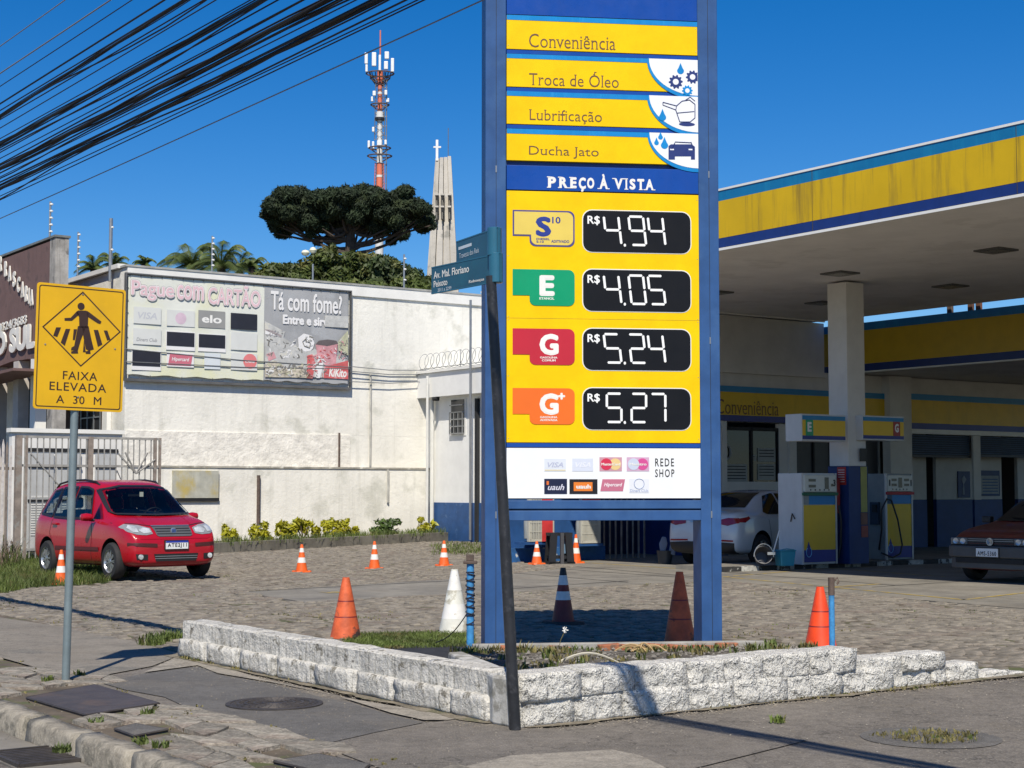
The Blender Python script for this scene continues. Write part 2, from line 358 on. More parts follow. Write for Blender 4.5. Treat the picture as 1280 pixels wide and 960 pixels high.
for j in range(0, 80):
    for i in range(0, 5):
        q = [gridpt(i, j), gridpt(i+1, j), gridpt(i+1, j+1), gridpt(i, j+1)]
        cw = sum(a[0] for a in q)/4; cs_ = sum(a[1] for a in q)/4
        pl = []
        for a in q: pl.append((cw+(a[0]-cw)*.955, cs_+(a[1]-cs_)*.965))
        pw = [P2(*a) for a in pl]; c = P2(cw, cs_); pp = proj((c[0], c[1], 0))
        if pp[0] < -160 or pp[0] > 700 or pp[1] > 1010: continue
        if pp[0] < 160 and pp[1] < 836: continue
        # stay off the asphalt strip
        bad = not clip_ok(*c)
        for a in [c]:
            pa = proj((a[0], a[1], 0))
            if any(inpoly(c[0]+(q_[0]-c[0])*.6, c[1]+(q_[1]-c[1])*.6, z_) for q_ in pw for z_ in (cover1, cover2, cover3)): bad = True
            for (xa, ya), (xb, yb) in zip(edge_line, edge_line[1:]):
                if xa <= pa[0] < xb and pa[1] < ya+(yb-ya)*(pa[0]-xa)/(xb-xa)+1: bad = True
        if bad: continue
        cu = []
        for k in range(4):
            a, b = pw[k], pw[(k+1) % 4]; cu.append(a)
            cu.append(((a[0]+b[0])/2+rg.uniform(-.018, .018), (a[1]+b[1])/2+rg.uniform(-.018, .018)))
        h = rg.uniform(.001, .016); mb = MB(); lc = [(x-c[0], y-c[1]) for x, y in cu]; mb.prismz(lc, -.03, h, slabm, top=.965); obj('slab', mb, pavement, loc=(c[0], c[1], 0)); ns += 1
# kerb stones
s_ = -9.0
while s_ < 40:
    L_ = rg.uniform(.75, 1.1); mb = MB(); dz = rg.uniform(-.012, .012)
    if -2 < s_ < 22:
        N = 6; vs = []; fs = []
        for k in range(N+1):
            t = .008+(L_-.016)*k/N
            for (dw, z) in ((-.02, -.2), (-.012, -.03), (.012, .004), (.13, .010), (.135, -.2)):
                p = WS(W0+dw+rg.uniform(-.009, .009), s_+t, z+dz+(rg.uniform(-.008, .008) if z > -.1 else 0)); vs.append((p.x, p.y, p.z))
        for k in range(N):
            for e in range(4): fs.append((k*5+e, (k+1)*5+e, (k+1)*5+e+1, k*5+e+1))
        fs += [(0, 1, 2, 3, 4), tuple(N*5+e for e in (4, 3, 2, 1, 0))]
        mb.add(vs, fs, kerbm); me = mb.mesh('kerb_stone'); bm = bmesh.new(); bm.from_mesh(me); bmesh.ops.recalc_face_normals(bm, faces=bm.faces); bm.to_mesh(me); bm.free()
        obj('kerb_stone', me, pavement, smooth=1)
    s_ += L_
# gutter, drain grate
gm = mat('cast_iron', (.06, .052, .047), .6, .25, 8, bump=.4, bs=80, metal=.3)
gut = MB(); gut.prismz(quad(W0-.42, W0-.03, -8, 40), -.16, -.140, mat('gutter_concrete', (.19, .175, .15), .9, .25, 1.5, col2=(.12, .11, .095), bump=.6, bs=40, crack=.6, cs=1.5)); obj('gutter', gut, road)
gr = thing('drain_grate', 'rusty iron drain grate lying in the gutter beside the kerb', 'drain grate', GP(58, 946, -.14), R(UA))
mb = MB(); [mb.box(-.26, .26, y-.012, y+.012, .0, .022, gm) for y in (-.29, .29)]; [mb.box(x-.012, x+.012, -.29, .29, .0, .022, gm) for x in (-.26, .26)]; obj('frame', mb, gr)
for k in range(9):
    mb = MB(); mb.box(-.25, .25, -.235+k*.058-.013, -.235+k*.058+.013, .002, .018, gm); obj('bar', mb, gr)
mb = MB(); mb.box(-.25, .25, -.28, .28, .0, .003, DARK); obj('drain_opening', mb, gr)
# utility covers in the pavement
platem = mat('cover_plate', (.062, .052, .048), .55, .2, 5, col2=(.09, .065, .05), bump=.3, bs=70, speck=.12)
def cover(pts, label, m=platem):
    pl = pxpoly(pts); cx = sum(p[0] for p in pl)/4; cy = sum(p[1] for p in pl)/4
    t = thing('utility_cover', label, 'utility cover', (cx, cy, 0)); mb = MB(); lc = [(x-cx, y-cy) for x, y in pl]
    mb.prismz(lc, -.02, .010, m); me = mb.mesh('lid'); me2 = me
    bm = bmesh.new(); bm.from_mesh(me); bmesh.ops.recalc_face_normals(bm, faces=bm.faces); bm.to_mesh(me); bm.free(); obj('lid', me, t)
    fr = MB()
    for k in range(4):
        a = Vector((*lc[k], 0)); b = Vector((*lc[(k+1) % 4], 0)); fr.tube([a+(0, 0, .004) if False else Vector((a.x, a.y, .004)), Vector((b.x, b.y, .004))], .008, gm, 4)
    obj('frame', fr, t); return t
cover([(33, 873), (118, 857), (199, 880), (108, 895)], 'large rusty square cover plate in the pavement at the road sign pole')
cover([(143, 912), (170, 906), (210, 913), (168, 921)], 'small grey square cover plate set among the rough slabs', asph_dark)
cover([(342, 953), (398, 944), (462, 957), (440, 975)], 'grey square cover plate at the bottom edge beside the dark asphalt', asph_dark)
mh = thing('manhole_cover', 'round cast iron manhole cover with concentric rings in dark asphalt', 'manhole cover', GP(343, 880, .001))
mb = MB(); mb.lathe([(.34, -.01), (.34, .008), (.31, .010), (.305, .003), (.295, .003), (.29, .009), (.0001, .009)], gm, 40); obj('lid', mb, mh, smooth=True)
mb = MB()
for r_ in (.08, .14, .2, .255): mb.lathe([(r_-.012, .008), (r_-.008, .015), (r_+.008, .015), (r_+.012, .008)], gm, 36)
for k in range(24):
    a = k*math.pi/12; mb.box(.06, .28, -.004, .004, .008, .013, gm, Matrix.Rotation(a, 4, 'Z'))
obj('relief', mb, mh)
mh2 = thing('broken_manhole_ring', 'sparse patch of grass over a sunken round hole in the right-hand pavement', 'manhole', GP(1163, 921, .002))
mb = MB(); mb.lathe([(.42, -.004), (.36, .002), (.31, .004), (.30, -.003), (.0001, -.002)], asph_dark, 36); obj('ring', mb, mh2, smooth=True)
grass('grass', [((.30+.09*math.sin(k*2.3))*math.cos(k*.5), (.28+.08*math.sin(k*3.1))*math.sin(k*.5)) for k in range(12)], 420, .022, drygrass, mh2, kind='stuff')
# ================================================================ FORECOURT of cobbles and concrete apron
C0 = Vector((0, 10.24, 0)); WC, S_C = tows(C0)            # lot corner
lot = [(*P2(WC+.02, S_C+.02),), (*P2(WC+30, S_C+.1),), (*P2(WC+30, 60),), (*P2(WC-.2, 60),), (*P2(WC-.2, S_C+5.6),)]
forecourt = sheet('forecourt', [P2(WC+.05, S_C+.05), P2(90, S_C+.05), P2(90, 90), P2(WC-1.6, 90), P2(WC-1.6, S_C+6.2), P2(WC+.05, S_C+5.8)], .0015, soil, kind='structure')
apron_px = [(300, 741), (378, 755), (480, 748), (640, 741), (760, 733), (868, 728), (905, 728), (1100, 746), (1290, 766), (1500, 785), (1800, 780), (1800, 690), (1290, 684), (1030, 684), (745, 690), (640, 700), (720, 709), (587, 723)]
apron = pxpoly(apron_px)
ap = MB(); ap.prismz(apron, -.02, .012, conc); me = ap.mesh('apron'); bm = bmesh.new(); bm.from_mesh(me); bmesh.ops.recalc_face_normals(bm, faces=bm.faces); bmesh.ops.triangulate(bm, faces=bm.faces); bm.to_mesh(me); bm.free()
obj('concrete_apron', me, forecourt, kind='structure')
def line(name, a, b, wd, z, m, par=forecourt, h=.0):
    p = Vector(GP(*a)); q = Vector(GP(*b)); d = (q-p).normalized(); n = Vector((-d.y, d.x, 0))*wd/2
    mb = MB(); mb.add([(*(p-n)[:2], z), (*(q-n)[:2], z), (*(q+n)[:2], z), (*(p+n)[:2], z)], [(0, 1, 2, 3)], m); me = mb.mesh(name)
    if me.polygons[0].normal.z < 0: me.flip_normals()
    return obj(name, me, par)
jm = mat('joint_gap', (.03, .028, .025), .9, .1)
ym = mat('worn_yellow_line', (.42, .30, .06), .8, .3, 5, col2=(.17, .16, .142), c2s=5, c2t=.45, c2w=.15)
for a, b in (((302, 742), (380, 754)), ((300, 741), (640, 723)), ((640, 717), (785, 729)), ((640, 737), (785, 727)), ((640, 702), (870, 722)), ((905, 731), (1290, 763)), ((700, 712), (868, 724)), ((1090, 735), (1290, 722)), ((905, 716), (1120, 733))):
    line('expansion_joint', a, b, .045, .0145, jm)
for a, b in (((905, 722), (1205, 751)), ((1205, 751), (1290, 741)), ((905, 722), (1035, 711)), ((1035, 711), (1180, 722)), ((715, 703), (800, 697)), ((715, 703), (868, 713)), ((1040, 735), (1100, 731))):
    line('yellow_line', a, b, .09, .0155, ym)
line('yellow_line', (405, 742), (425, 741), .28, .016, ym)
# cobbles: nearest 300 as single stones, the others joined
cob = []; rg = random.Random(11)
grassp = pxpoly([(-60, 690), (120, 706), (160, 722), (130, 730), (40, 736), (0, 744), (-120, 748)])
lx, ly = .165, .105
i = 0; wv = WC+.25
while wv < 34:
    sv = S_C-2+rg.uniform(0, .16)
    while sv < 46:
        c = P2(wv, sv)
        if c[1] < (46 if sv > S_C+14 and wv < 27 else 33):
            pp = proj((c[0], c[1], 0))
            if -30 < pp[0] < 1310 and 692-(30 if pp[0] < 600 else 0) < pp[1] < 900 and sv > S_C+.25 and not inpoly(c[0], c[1], apron) and not inpoly(c[0], c[1], grassp) and not (490 < pp[0] < 600 and 810 < pp[1] < 830):
                cob.append((wv+.014*math.sin(sv*1.9+wv*.7), sv+rg.uniform(-.012, .012), pp[1]))
        sv += lx
    wv += ly; i += 1
for wv, sv in [(WC-1.5+a*ly, S_C+6.0+b*lx) for a in range(13) for b in range(110)]:
    c = P2(wv, sv); pp = proj((c[0], c[1], 0))
    if -30 < pp[0] < 1310 and c[1] < 33 and pp[1] > 735-.2*0 and not inpoly(c[0], c[1], grassp) and not inpoly(c[0], c[1], concp): cob.append((wv, sv, pp[1]))
def visible_first(t):
    pp = proj((*P2(t[0], t[1]), 0)); hidden = 600 < pp[0] < 1060 and pp[1] > 806
    lwall = pp[0] < 610 and pp[1] > 770+(pp[0]-225)*.19 and pp[0] > 225
    return (hidden or lwall, -t[2])
cob.sort(key=visible_first)
shared = []
for k in range(14):
    mb = MB(); a, b = ly*.46*rg.uniform(.88, 1), lx*.46*rg.uniform(.86, 1.0); pl = [(-a, -b), (a, -b), (a, b), (-a, b)]
    pl = [(x+rg.uniform(-.006, .006), y+rg.uniform(-.006, .006)) for x, y in pl]; n = 4
    vs = [(x, y, -.02) for x, y in pl]+[(x, y, .010) for x, y in pl]+[(x*.78, y*.84, .022+rg.uniform(-.004, .004)) for x, y in pl]
    mb.add(vs, [(i_, (i_+1) % 4, (i_+1) % 4+4, i_+4) for i_ in range(4)]+[(i_+4, (i_+1) % 4+4, (i_+1) % 4+8, i_+8) for i_ in range(4)]+[(8, 9, 10, 11)], cobm); shared.append(mb)
sm = [s.mesh('cobblestone') for s in shared]
rest = MB(); RV = []; RF = []
ca, sa = math.cos(R(UA)), math.sin(R(UA))
for k, (wv, sv, _) in enumerate(cob):
    x, y = P2(wv, sv); dz = rg.uniform(-.016, .006)+.012*math.sin(x*2.1)*math.sin(y*1.3); an = R(UA)+rg.uniform(-.14, .14)
    if k < 300: obj('cobblestone', sm[k % 14], forecourt, loc=(x, y, dz), rot=(rg.uniform(-.05, .05), rg.uniform(-.05, .05), an))
    else:
        s = shared[k % 14]; c_, s_ = math.cos(an), math.sin(an); b = len(RV)
        RV += [(x+p[0]*c_-p[1]*s_, y+p[0]*s_+p[1]*c_, p[2]+dz) for p in s.v]; RF += [tuple(b+q for q in f) for f in s.f]
rest.add(RV, RF, cobm); obj('cobblestone_field', rest, forecourt, kind='stuff')
# grass: verge by the red car, tufts in the joints, strips along the white wall
grass('grass_verge', grassp, 26000, .13, grassm, None, label='green grass verge under the red car at the gate', cat='grass')
sheet('verge_soil', grassp, .006, mat('green_soil', (.06, .075, .03), .95, .4, 5), forecourt)
gs = pxpoly([(430, 796), (592, 792), (592, 812), (470, 816), (430, 806)])
grass('grass_strip', gs, 9000, .05, grassm, None, seed=5, label='short grass strip between the orange cone and the blue pipe', cat='grass')
sheet('strip_soil', gs, .022, mat('green_soil', (.06, .075, .03)), forecourt)
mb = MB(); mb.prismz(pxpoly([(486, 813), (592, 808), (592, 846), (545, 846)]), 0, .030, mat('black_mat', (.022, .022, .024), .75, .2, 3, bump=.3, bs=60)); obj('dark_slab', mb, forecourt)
mb = MB()
tl = []
rg2 = random.Random(8)
def tuft(x, y, z, h, n, spread, m, mb):
    for k in range(n):
        a = rg2.uniform(0, 6.28); q = spread*math.sqrt(rg2.random()); bx, by = x+q*math.cos(a), y+q*math.sin(a); hh = h*rg2.uniform(.5, 1.2); ln = rg2.uniform(.2, .8)*hh; b = rg2.uniform(0, 6.28); wd = .004+.004*rg2.random()
        dx, dy = -math.sin(b)*wd, math.cos(b)*wd; lx_, ly_ = math.cos(b)*ln, math.sin(b)*ln
        mb.add([(bx-dx, by-dy, z), (bx+dx, by+dy, z), (bx+lx_*.4+dx, by+ly_*.4+dy, z+hh*.6), (bx+lx_*.4-dx, by+ly_*.4-dy, z+hh*.6), (bx+lx_, by+ly_, z+hh*.95)], [(0, 1, 2, 3), (3, 2, 4)], m)
for k in range(1500):
    px, py = rg2.uniform(0, 1280), rg2.uniform(690, 800)
    g = GP(px, py)
    if inpoly(g.x, g.y, apron) or tows(g)[1] < S_C+.2 or inpoly(g.x, g.y, concp): continue
    if math.sin(g.x*1.7+g.y*.6)+math.sin(g.y*1.3-g.x*.7)+rg2.uniform(-1, 1) < .9: continue
    tuft(g.x, g.y, .01, .022, 6, .12, drygrass if rg2.random() < .6 else grassm, mb)
for k in range(700):     # pavement joints and wall foot
    t = rg2.uniform(0, 1); px = 228+t*400; py = 818+t*78+rg2.uniform(-2, 6); g = GP(px, py); tuft(g.x, g.y, 0, .035, 5, .04, drygrass if rg2.random() < .8 else grassm, mb)
for k in range(150):
    px = rg2.uniform(655, 1200); py = 902-(px-655)*.092+rg2.uniform(1, 5); g = GP(px, py); tuft(g.x, g.y, 0, .025, 4, .05, drygrass, mb)
for (px, py, n) in ((200, 802, 60), (190, 806, 40), (215, 800, 60), (600, 885, 30), (644, 906, 25), (78, 940, 20), (100, 845, 12), (60, 852, 10), (972, 903, 16), (185, 893, 10), (176, 930, 16), (200, 935, 10), (120, 905, 8)):
    g = GP(px, py); tuft(g.x, g.y, 0, .10 if py < 820 else .05, n*3, .14 if py < 820 else .05, grassm, mb)
for k in range(200):
    wv = rg2.uniform(W0+.15, W0+1.2); sv = rg2.uniform(3, 14); x, y = P2(wv, sv)
    if rg2.random() < .5 and not (inpoly(x, y, cover1)): tuft(x, y, 0, .018, 5, .03, drygrass, mb)
obj('grass_tufts', mb, None, kind='stuff', label='dry grass and weeds growing in the joints of the paving', cat='weeds')
# ================================================================ LOW WHITEWASHED STONE WALLS
wst = mat('whitewashed_stone', (.74, .72, .66), .8, .10, 4, col2=(.24, .22, .18), c2s=8, c2t=.64, c2w=.05, bump=1.0, bs=24, bd=.035, bump2=1.0, b2s=8, rnd=.02, crack=.8, cs=2.2, mot=.10, ms=20)
wst_old = mat('old_whitewashed_stone', (.60, .58, .53), .85, .18, 4, col2=(.20, .185, .15), c2s=10, c2t=.57, c2w=.08, bump=1.0, bs=30, bd=.022, streak=.9, streak_col=(.17, .16, .13), sscale=32, rnd=.04, bump2=.6, b2s=9)
from mathutils import noise as mn
def stone(parent, L_, D_, H_, m, loc, rz, seed, chip=.018, cf=1.0):
    n = 7; k = 4; h = 3
    bm = bmesh.new(); bmesh.ops.create_cube(bm, size=1)
    bmesh.ops.subdivide_edges(bm, edges=bm.edges, cuts=6, use_grid_fill=True)
    for v in bm.verts:
        v.co.x *= L_; v.co.y *= D_; v.co.z *= H_
        e = (abs(v.co.x)/(L_/2) > .99)+(abs(v.co.y)/(D_/2) > .99)+(abs(v.co.z)/(H_/2) > .99)
        if e >= 2: v.co.x *= 1-.006/L_*cf; v.co.y *= 1-.03/D_*cf; v.co.z *= 1-.010/H_*cf
        q = (v.co+Vector(loc))*7+Vector((0, 0, 0)); d = mn.noise_vector(q)*chip+mn.noise_vector(q*2.7)*chip*.6; v.co += Vector((d.x*.5*cf, d.y, d.z*(.3+.25*cf)))
    me = bpy.data.meshes.new('stone_block'); bm.to_mesh(me); bm.free(); me.materials.append(m)
    return obj('stone_block', me, parent, loc=loc, rot=(0, 0, rz), smooth=1)
wl = thing('low_stone_wall', 'long low whitewashed stone wall from the leaning pole to the sign pole', 'low wall', (C0.x, C0.y, 0), R(UA+90))
# left wall: local x runs along v, y to the left
x = .25; k = 0; Lw = 5.22
for crs in range(2):
    x = .28 if crs else .26; seed = 10+crs*40
    while x < Lw-.1:
        L_ = min(rg.uniform(.6, 1.1) if crs else rg.uniform(.45, .9), Lw-x); z = .085 if crs == 0 else .245; hh = .17 if crs == 0 else .165
        stone(wl, L_+.012, .27 if crs == 0 else .22, hh, wst_old, (x+L_/2, -.12 if crs == 0 else -.15, z-(.03 if x > Lw-.8 else 0)*0), 0, seed); x += L_; seed += 1
obj('mortar_core', MB().box(.28, Lw-.03, -.24, -.03, .0, .315, wst_old), wl)
wr = thing('low_stone_wall', 'low white painted stone wall along the right-hand pavement in front of the sign', 'low wall', (C0.x, C0.y, 0), R(UA))
for crs in range(2):
    x = .02; seed = 100+crs*40; hb = {}
    while x < 4.08:
        L_ = min(rg.uniform(.32, .58), 4.1-x)
        if L_ < .15: break
        hi = .165 if x < 3.0 else .12; jit = rg.uniform(-.02, .02); z = hi/2+crs*(hi-.002)+jit*.4
        stone(wr, L_+.012, .27, hi+.014, wst, (x+L_/2, .06+(.03 if x > 3 else 0)+rg.uniform(-.012, .012), z), 0, seed, .024, .45); x += L_; seed += 1
obj('mortar_core', MB().box(.05, 3.0, -.03, .15, 0, .31, wst), wr)
stone(wr, .42, .25, .15, wst, (4.32, .1, .06), 0, 201); stone(wr, .42, .22, .06, wst, (4.72, .1, .015), 0, 202); stone(wr, .3, .2, .03, wst, (5.0, .1, .0), 0, 203)
# planter behind the right wall: side slab, soil, bricks, thin kerb
pl_ = thing('stone_planter', 'weedy planter bed with orange bricks at the foot of the price sign', 'planter', (0, 0, 0))
ps = MB(); a = GP(640, 846, .30); a2 = GP(617, 846, .3); b = GP(571, 813, .30)
sideslab = mat('grey_slab', (.45, .44, .41), .85, .2, 3, col2=(.25, .24, .21), c2s=5, c2t=.5, bump=.6, bs=30, streak=.5, sscale=20, streak_col=(.2, .2, .18))
pw = [Vector((0.02, 10.20)), Vector((-.125, 10.37)), Vector((-.47, 11.85)), Vector((-.36, 11.9)), Vector((.05, 10.5))]
ps.prismz([tuple(p) for p in pw], 0, .31, sideslab); me = ps.mesh('side_slab'); bm = bmesh.new(); bm.from_mesh(me); bmesh.ops.recalc_face_normals(bm, faces=bm.faces); bm.to_mesh(me); bm.free(); obj('side_slab', me, pl_, bevel=.015)
KA = Vector((-.30, 13.20)); KB = Vector((1.92, 13.47))
sp = MB(); n = 26; vs = []; fs = []
A = Vector((.02, 10.42)); B_ = Vector((3.0*U.x, 10.24+3.0*U.y+.12)); Cc = Vector((KB.x+.6, KB.y)); D_ = Vector((-.42, 13.1))
bedm = mat('planter_soil', (.085, .075, .06), .95, .4, 8, col2=(.16, .145, .12), c2s=14, c2t=.5, bump=1, bs=40, bd=.02)
for i in range(n+1):
    for j in range(n+1):
        s, t = i/n, j/n; p = A.lerp(B_, s).lerp(D_.lerp(Cc, s), t); z = .19+.04*mn.noise(Vector((p.x*3, p.y*3, 0)))+.02*mn.noise(Vector((p.x*12, p.y*12, 5)))
        vs.append((p.x, p.y, z))
for i in range(n):
    for j in range(n): a_ = i*(n+1)+j; fs.append((a_, a_+n+1, a_+n+2, a_+1))
sp.add(vs, fs, bedm); obj('soil_bed', sp, pl_, smooth=1)
sk = MB(); sk.prismz([(A.x, A.y), (B_.x, B_.y), (Cc.x, Cc.y), (D_.x, D_.y)], 0.0, .16, bedm); obj('bed_fill', sk, pl_)
brickm = mat('orange_brick', (.42, .15, .07), .85, .25, 9, col2=(.2, .12, .08), c2s=8, bump=.6, bs=50, rnd=.2)
d = (KB-KA).normalized(); L_ = (KB-KA).length; ang = math.atan2(d.y, d.x); x = .3
kt = MB(); kt.box(-.02, L_+.2, .0, .09, .0, .235, mat('kerb_concrete', (.30, .29, .26), .85, .2, 5, bump=.5, bs=40)); obj('thin_kerb', kt, pl_, loc=(KA.x, KA.y, 0), rot=(0, 0, ang), bevel=.008)
while x < L_-.1:
    if rg.random() < .82:
        b = MB(); b.box(-.09, .09, -.045, .045, -.03, .03, brickm); p = KA+d*x; obj('brick', b, pl_, loc=(p.x+rg.uniform(-.01, .01), p.y-.05, .195+rg.uniform(-.012, .008)), rot=(rg.uniform(-.08, .08), rg.uniform(-.1, .1), ang+rg.uniform(-.08, .08)), bevel=.006)
    x += .2
gvm = mat('pebble', (.26, .24, .21), .85, .3, 6, rnd=.3)
gv = MB()
for k in range(900):
    s, t = rg.random(), rg.random(); p = A.lerp(B_, s).lerp(D_.lerp(Cc, s), t); r_ = rg.uniform(.006, .018); z = .20+.03*mn.noise(Vector((p.x*3, p.y*3, 0)))
    gv.add([(p.x-r_, p.y, z), (p.x, p.y-r_, z), (p.x+r_, p.y, z), (p.x, p.y+r_, z), (p.x, p.y, z+r_*.9)], [(0, 1, 4), (1, 2, 4), (2, 3, 4), (3, 0, 4)], gvm)
obj('gravel', gv, pl_, kind='stuff')
wd = MB()
for k in range(170):
    s = rg.random(); t = rg.random(); 
    if not (s < .3 or rg.random() < .25): continue
    p = A.lerp(B_, s).lerp(D_.lerp(Cc, s), t); tuft(p.x, p.y, .19, rg.uniform(.03, .10), 14, .05, drygrass if rg.random() < .55 else grassm, wd)
for k in range(60):
    p = KA.lerp(KB, rg.uniform(-.1, 1.3)); tuft(p.x, p.y-.2+rg.uniform(-.2, .05), .19, .06, 12, .05, drygrass if rg.random() < .5 else grassm, wd)
obj('planter_weeds', wd, None, kind='stuff', label='straggling weeds growing in the planter bed below the sign', cat='weeds')
# dry curled palm leaf and the small plants with leaves of their own
def arch(p, q, h, r_, m, mb, n=8):
    mb.tube([p.lerp(q, i/n)+Vector((0, 0, h*math.sin(math.pi*i/n))) for i in range(n+1)], [r_*(1-.6*i/n) for i in range(n+1)], m, 5)
dl = thing('dead_leaf', 'dry curled tan leaf lying on the bricks of the planter', 'dead leaf', GP(800, 812, .22))
drym = mat('dry_leaf', (.42, .29, .14), .7, .25, 9)
mb = MB()
for k in range(9):
    a = rg.uniform(-.2, 3.3); arch(Vector((rg.uniform(-.1, .1), 0, 0)), Vector((.20*math.cos(a)*1.1, -.05*math.sin(a), -.01)), .05*rg.random()+.01, .010, drym, mb)
obj('blade', mb, dl)
ds = thing('dead_stalk', 'pale arched dry stalk lying in the planter near the leaning pole', 'stalk', GP(735, 828, .2)); mb = MB(); arch(Vector((-.22, 0, .0)), Vector((.23, .0, .0)), .07, .012, mat('dry_stalk', (.5, .47, .38), .7, .1), mb); obj('stem', mb, ds)
sd = thing('dandelion', 'small white seed head on a thin stalk in front of the striped cone', 'weed', GP(698, 812, .2))
mb = MB(); mb.tube([(0, 0, 0), (.02, 0, .08), (.055, 0, .155)], .003, drygrass, 5); obj('stalk', mb, sd)
mb = MB(); rr = random.Random(3)
for k in range(26):
    a, b = rr.uniform(0, 6.28), rr.uniform(-1.5, 1.5); c = Vector((.055, 0, .16)); mb.tube([c, c+Vector((math.cos(a)*math.cos(b), math.sin(a)*math.cos(b), math.sin(b)))*.026], .0025, WHITE, 3)
obj('seed_head', mb, sd)
bw = thing('weed_bush', 'round green leafy weed at the foot of the white wall beside the leaning pole', 'weed', GP(604, 893, 0)); leaves('foliage', [(0, 0, .07, .09, .06, .07)], 260, .04, mat('weed_leaf', (.10, .16, .03), .5, .4, 8, trans=.3), bw)

# loose grit and soil washed up along the wall feet, the kerb and the open pavement
gt = MB(); gm1 = mat('grit', (.20, .17, .13), .9, .4, 9, rnd=0); gm2 = mat('grit_pale', (.30, .27, .22), .9, .3, 9); rg3 = random.Random(31)
def pebble(x, y, z, r_, m): gt.add([(x-r_, y, z), (x, y-r_*.8, z), (x+r_, y, z), (x, y+r_*.8, z), (x, y, z+r_*.7)], [(0, 1, 4), (1, 2, 4), (2, 3, 4), (3, 0, 4)], m)
for k in range(4200):
    t = rg3.random(); q = rg3.random()
    if q < .35: w_, s__ = WC+rg3.gauss(-.05, .06)-abs(rg3.gauss(0, .10)), S_C+.1+t*5.6
    elif q < .65: w_, s__ = WC+.1+t*5, S_C-.10-abs(rg3.gauss(0, .10))
    else: w_, s__ = W0+.15+rg3.random()*2.2, S_C-3+rg3.random()*11
    x, y = P2(w_, s__); pebble(x, y, .0, rg3.uniform(.002, .008)*(.8 if q > .65 else 1), gm1 if rg3.random() < .85 else gm2)
for k in range(900): x, y = P2(WC+rg3.uniform(-2, 5), S_C-rg3.uniform(.1, 2.6)); pebble(x, y, .0, rg3.uniform(.003, .007), gm1 if rg3.random() < .6 else gm2)
obj('loose_grit', gt, None, kind='stuff', label='loose grit and small stones along the wall foot and pavement', cat='grit')
def ragged(name, w_of, n, m, z):
    L_, R_ = [], []
    for i in range(n+1): a, b = w_of(i/n); L_.append(a); R_.append(b)
    mb = MB(); vs = [(p[0], p[1], z) for p in L_]+[(p[0], p[1], z) for p in R_]
    mb.add(vs, [(i, i+1, n+2+i, n+1+i) for i in range(n)], m); me = mb.mesh(name)
    if me.polygons[0].normal.z < 0: me.flip_normals()
    return obj(name, me, pavement, kind='stuff')
dirt = mat('washed_soil', (.17, .145, .105), .95, .35, 6, col2=(.10, .095, .05), c2s=5, c2t=.52, bump=1, bs=40, bd=.01, speck=.5, mot=.3)
ragged('soil_edge', lambda t: (P2(WC+.12, S_C+.2+t*5.2), P2(WC-.06-.10*abs(mn.noise(Vector((t*9, 1, 0))))-.04*abs(mn.noise(Vector((t*40, 3, 0)))), S_C+.2+t*5.2)), 90, dirt, .0075)
ragged('soil_edge', lambda t: (P2(WC+.05+t*5.1, S_C+.05), P2(WC+.05+t*5.1, S_C-.10-.12*abs(mn.noise(Vector((t*8, 5, 0))))-.05*abs(mn.noise(Vector((t*37, 8, 0)))))), 90, dirt, .0072)
# ================================================================ PRICE SIGN PYLON
bluem = mat('pylon_blue_steel', (.030, .088, .235), .5, .14, 3, col2=(.045, .115, .27), c2s=2, c2t=.5, c2w=.2, streak=.25, streak_col=(.02, .06, .17), sscale=9, spec=.25)
PY = Plane(GP(606, 612+217, 0), 7.5)
py = pthing('price_sign', 'tall blue fuel price sign with yellow panels and two steel posts', 'price sign', PY)
xr = PY.at(903, 800)[0]; HT = 6.42; PWD = .185; PD = .30
def post(x0, nm='post'):
    mb = MB(); mb.box(x0, x0+PWD, 0, PD, 0, HT, bluem)
    o = obj('post', mb, py, bevel=.006)
    s = MB(); s.box(x0+PWD*.52-.002, x0+PWD*.52+.002, -.0015, .003, .02, HT-.02, DARK); obj('seam', s, o)
    for z in (1.25, 2.8, 4.3): b = MB(); b.box(x0+PWD*.52-.006, x0+PWD*.52+.006, -.004, .002, z, z+.06, GREY); obj('weld', b, o)
    f = MB(); f.box(x0-.02, x0+PWD+.03, -.03, PD+.03, 0, .02, bluem); obj('base_plate', f, o)
post(0); post(xr-PWD)
x0, x1 = PWD, xr-PWD
def zz(y, px=637): return PY.at(px, y)[1]
mb = MB(); zt, zb = zz(625), zz(651); zm = (zt+zb)/2
mb.box(x0, x1+.0, -.01, .14, zm+.012, zt-.004, bluem); mb.box(x0, x1, -.004, .14, zb, zm-.002, bluem); mb.box(x0, x1, .03, .12, zm-.002, zm+.012, bluem); obj('cross_beam', mb, py, bevel=.005)
mb = MB(); mb.box(x0, x1, .03, .26, zz(624)+.0, HT-.01, mat('sign_backing', (.02, .06, .22), .4, .1)); obj('backing', mb, py)
navyp = mat('sign_navy', (.006, .06, .32), .3, .05, 3, streak=.08)
lbl = mat('sign_light_blue', (.008, .22, .55), .3, .08, 4, streak=.3, streak_col=(.05, .36, .66), sscale=14)
def panel(name, y0, y1, m, pr=.012, xa=x0+.004, xb=x1-.004, par=py, lab=None):
    mb = MB(); mb.box(xa, xb, -pr, .03, zz(y1), zz(y0), m); return obj(name, mb, par, bevel=.002, label=lab)
panel('header_panel', -60, 18, navyp, .010)
xic = PY.at(808, 90)[0]
mauve = mat('brown_lettering', (.13, .062, .03), .5, .05)
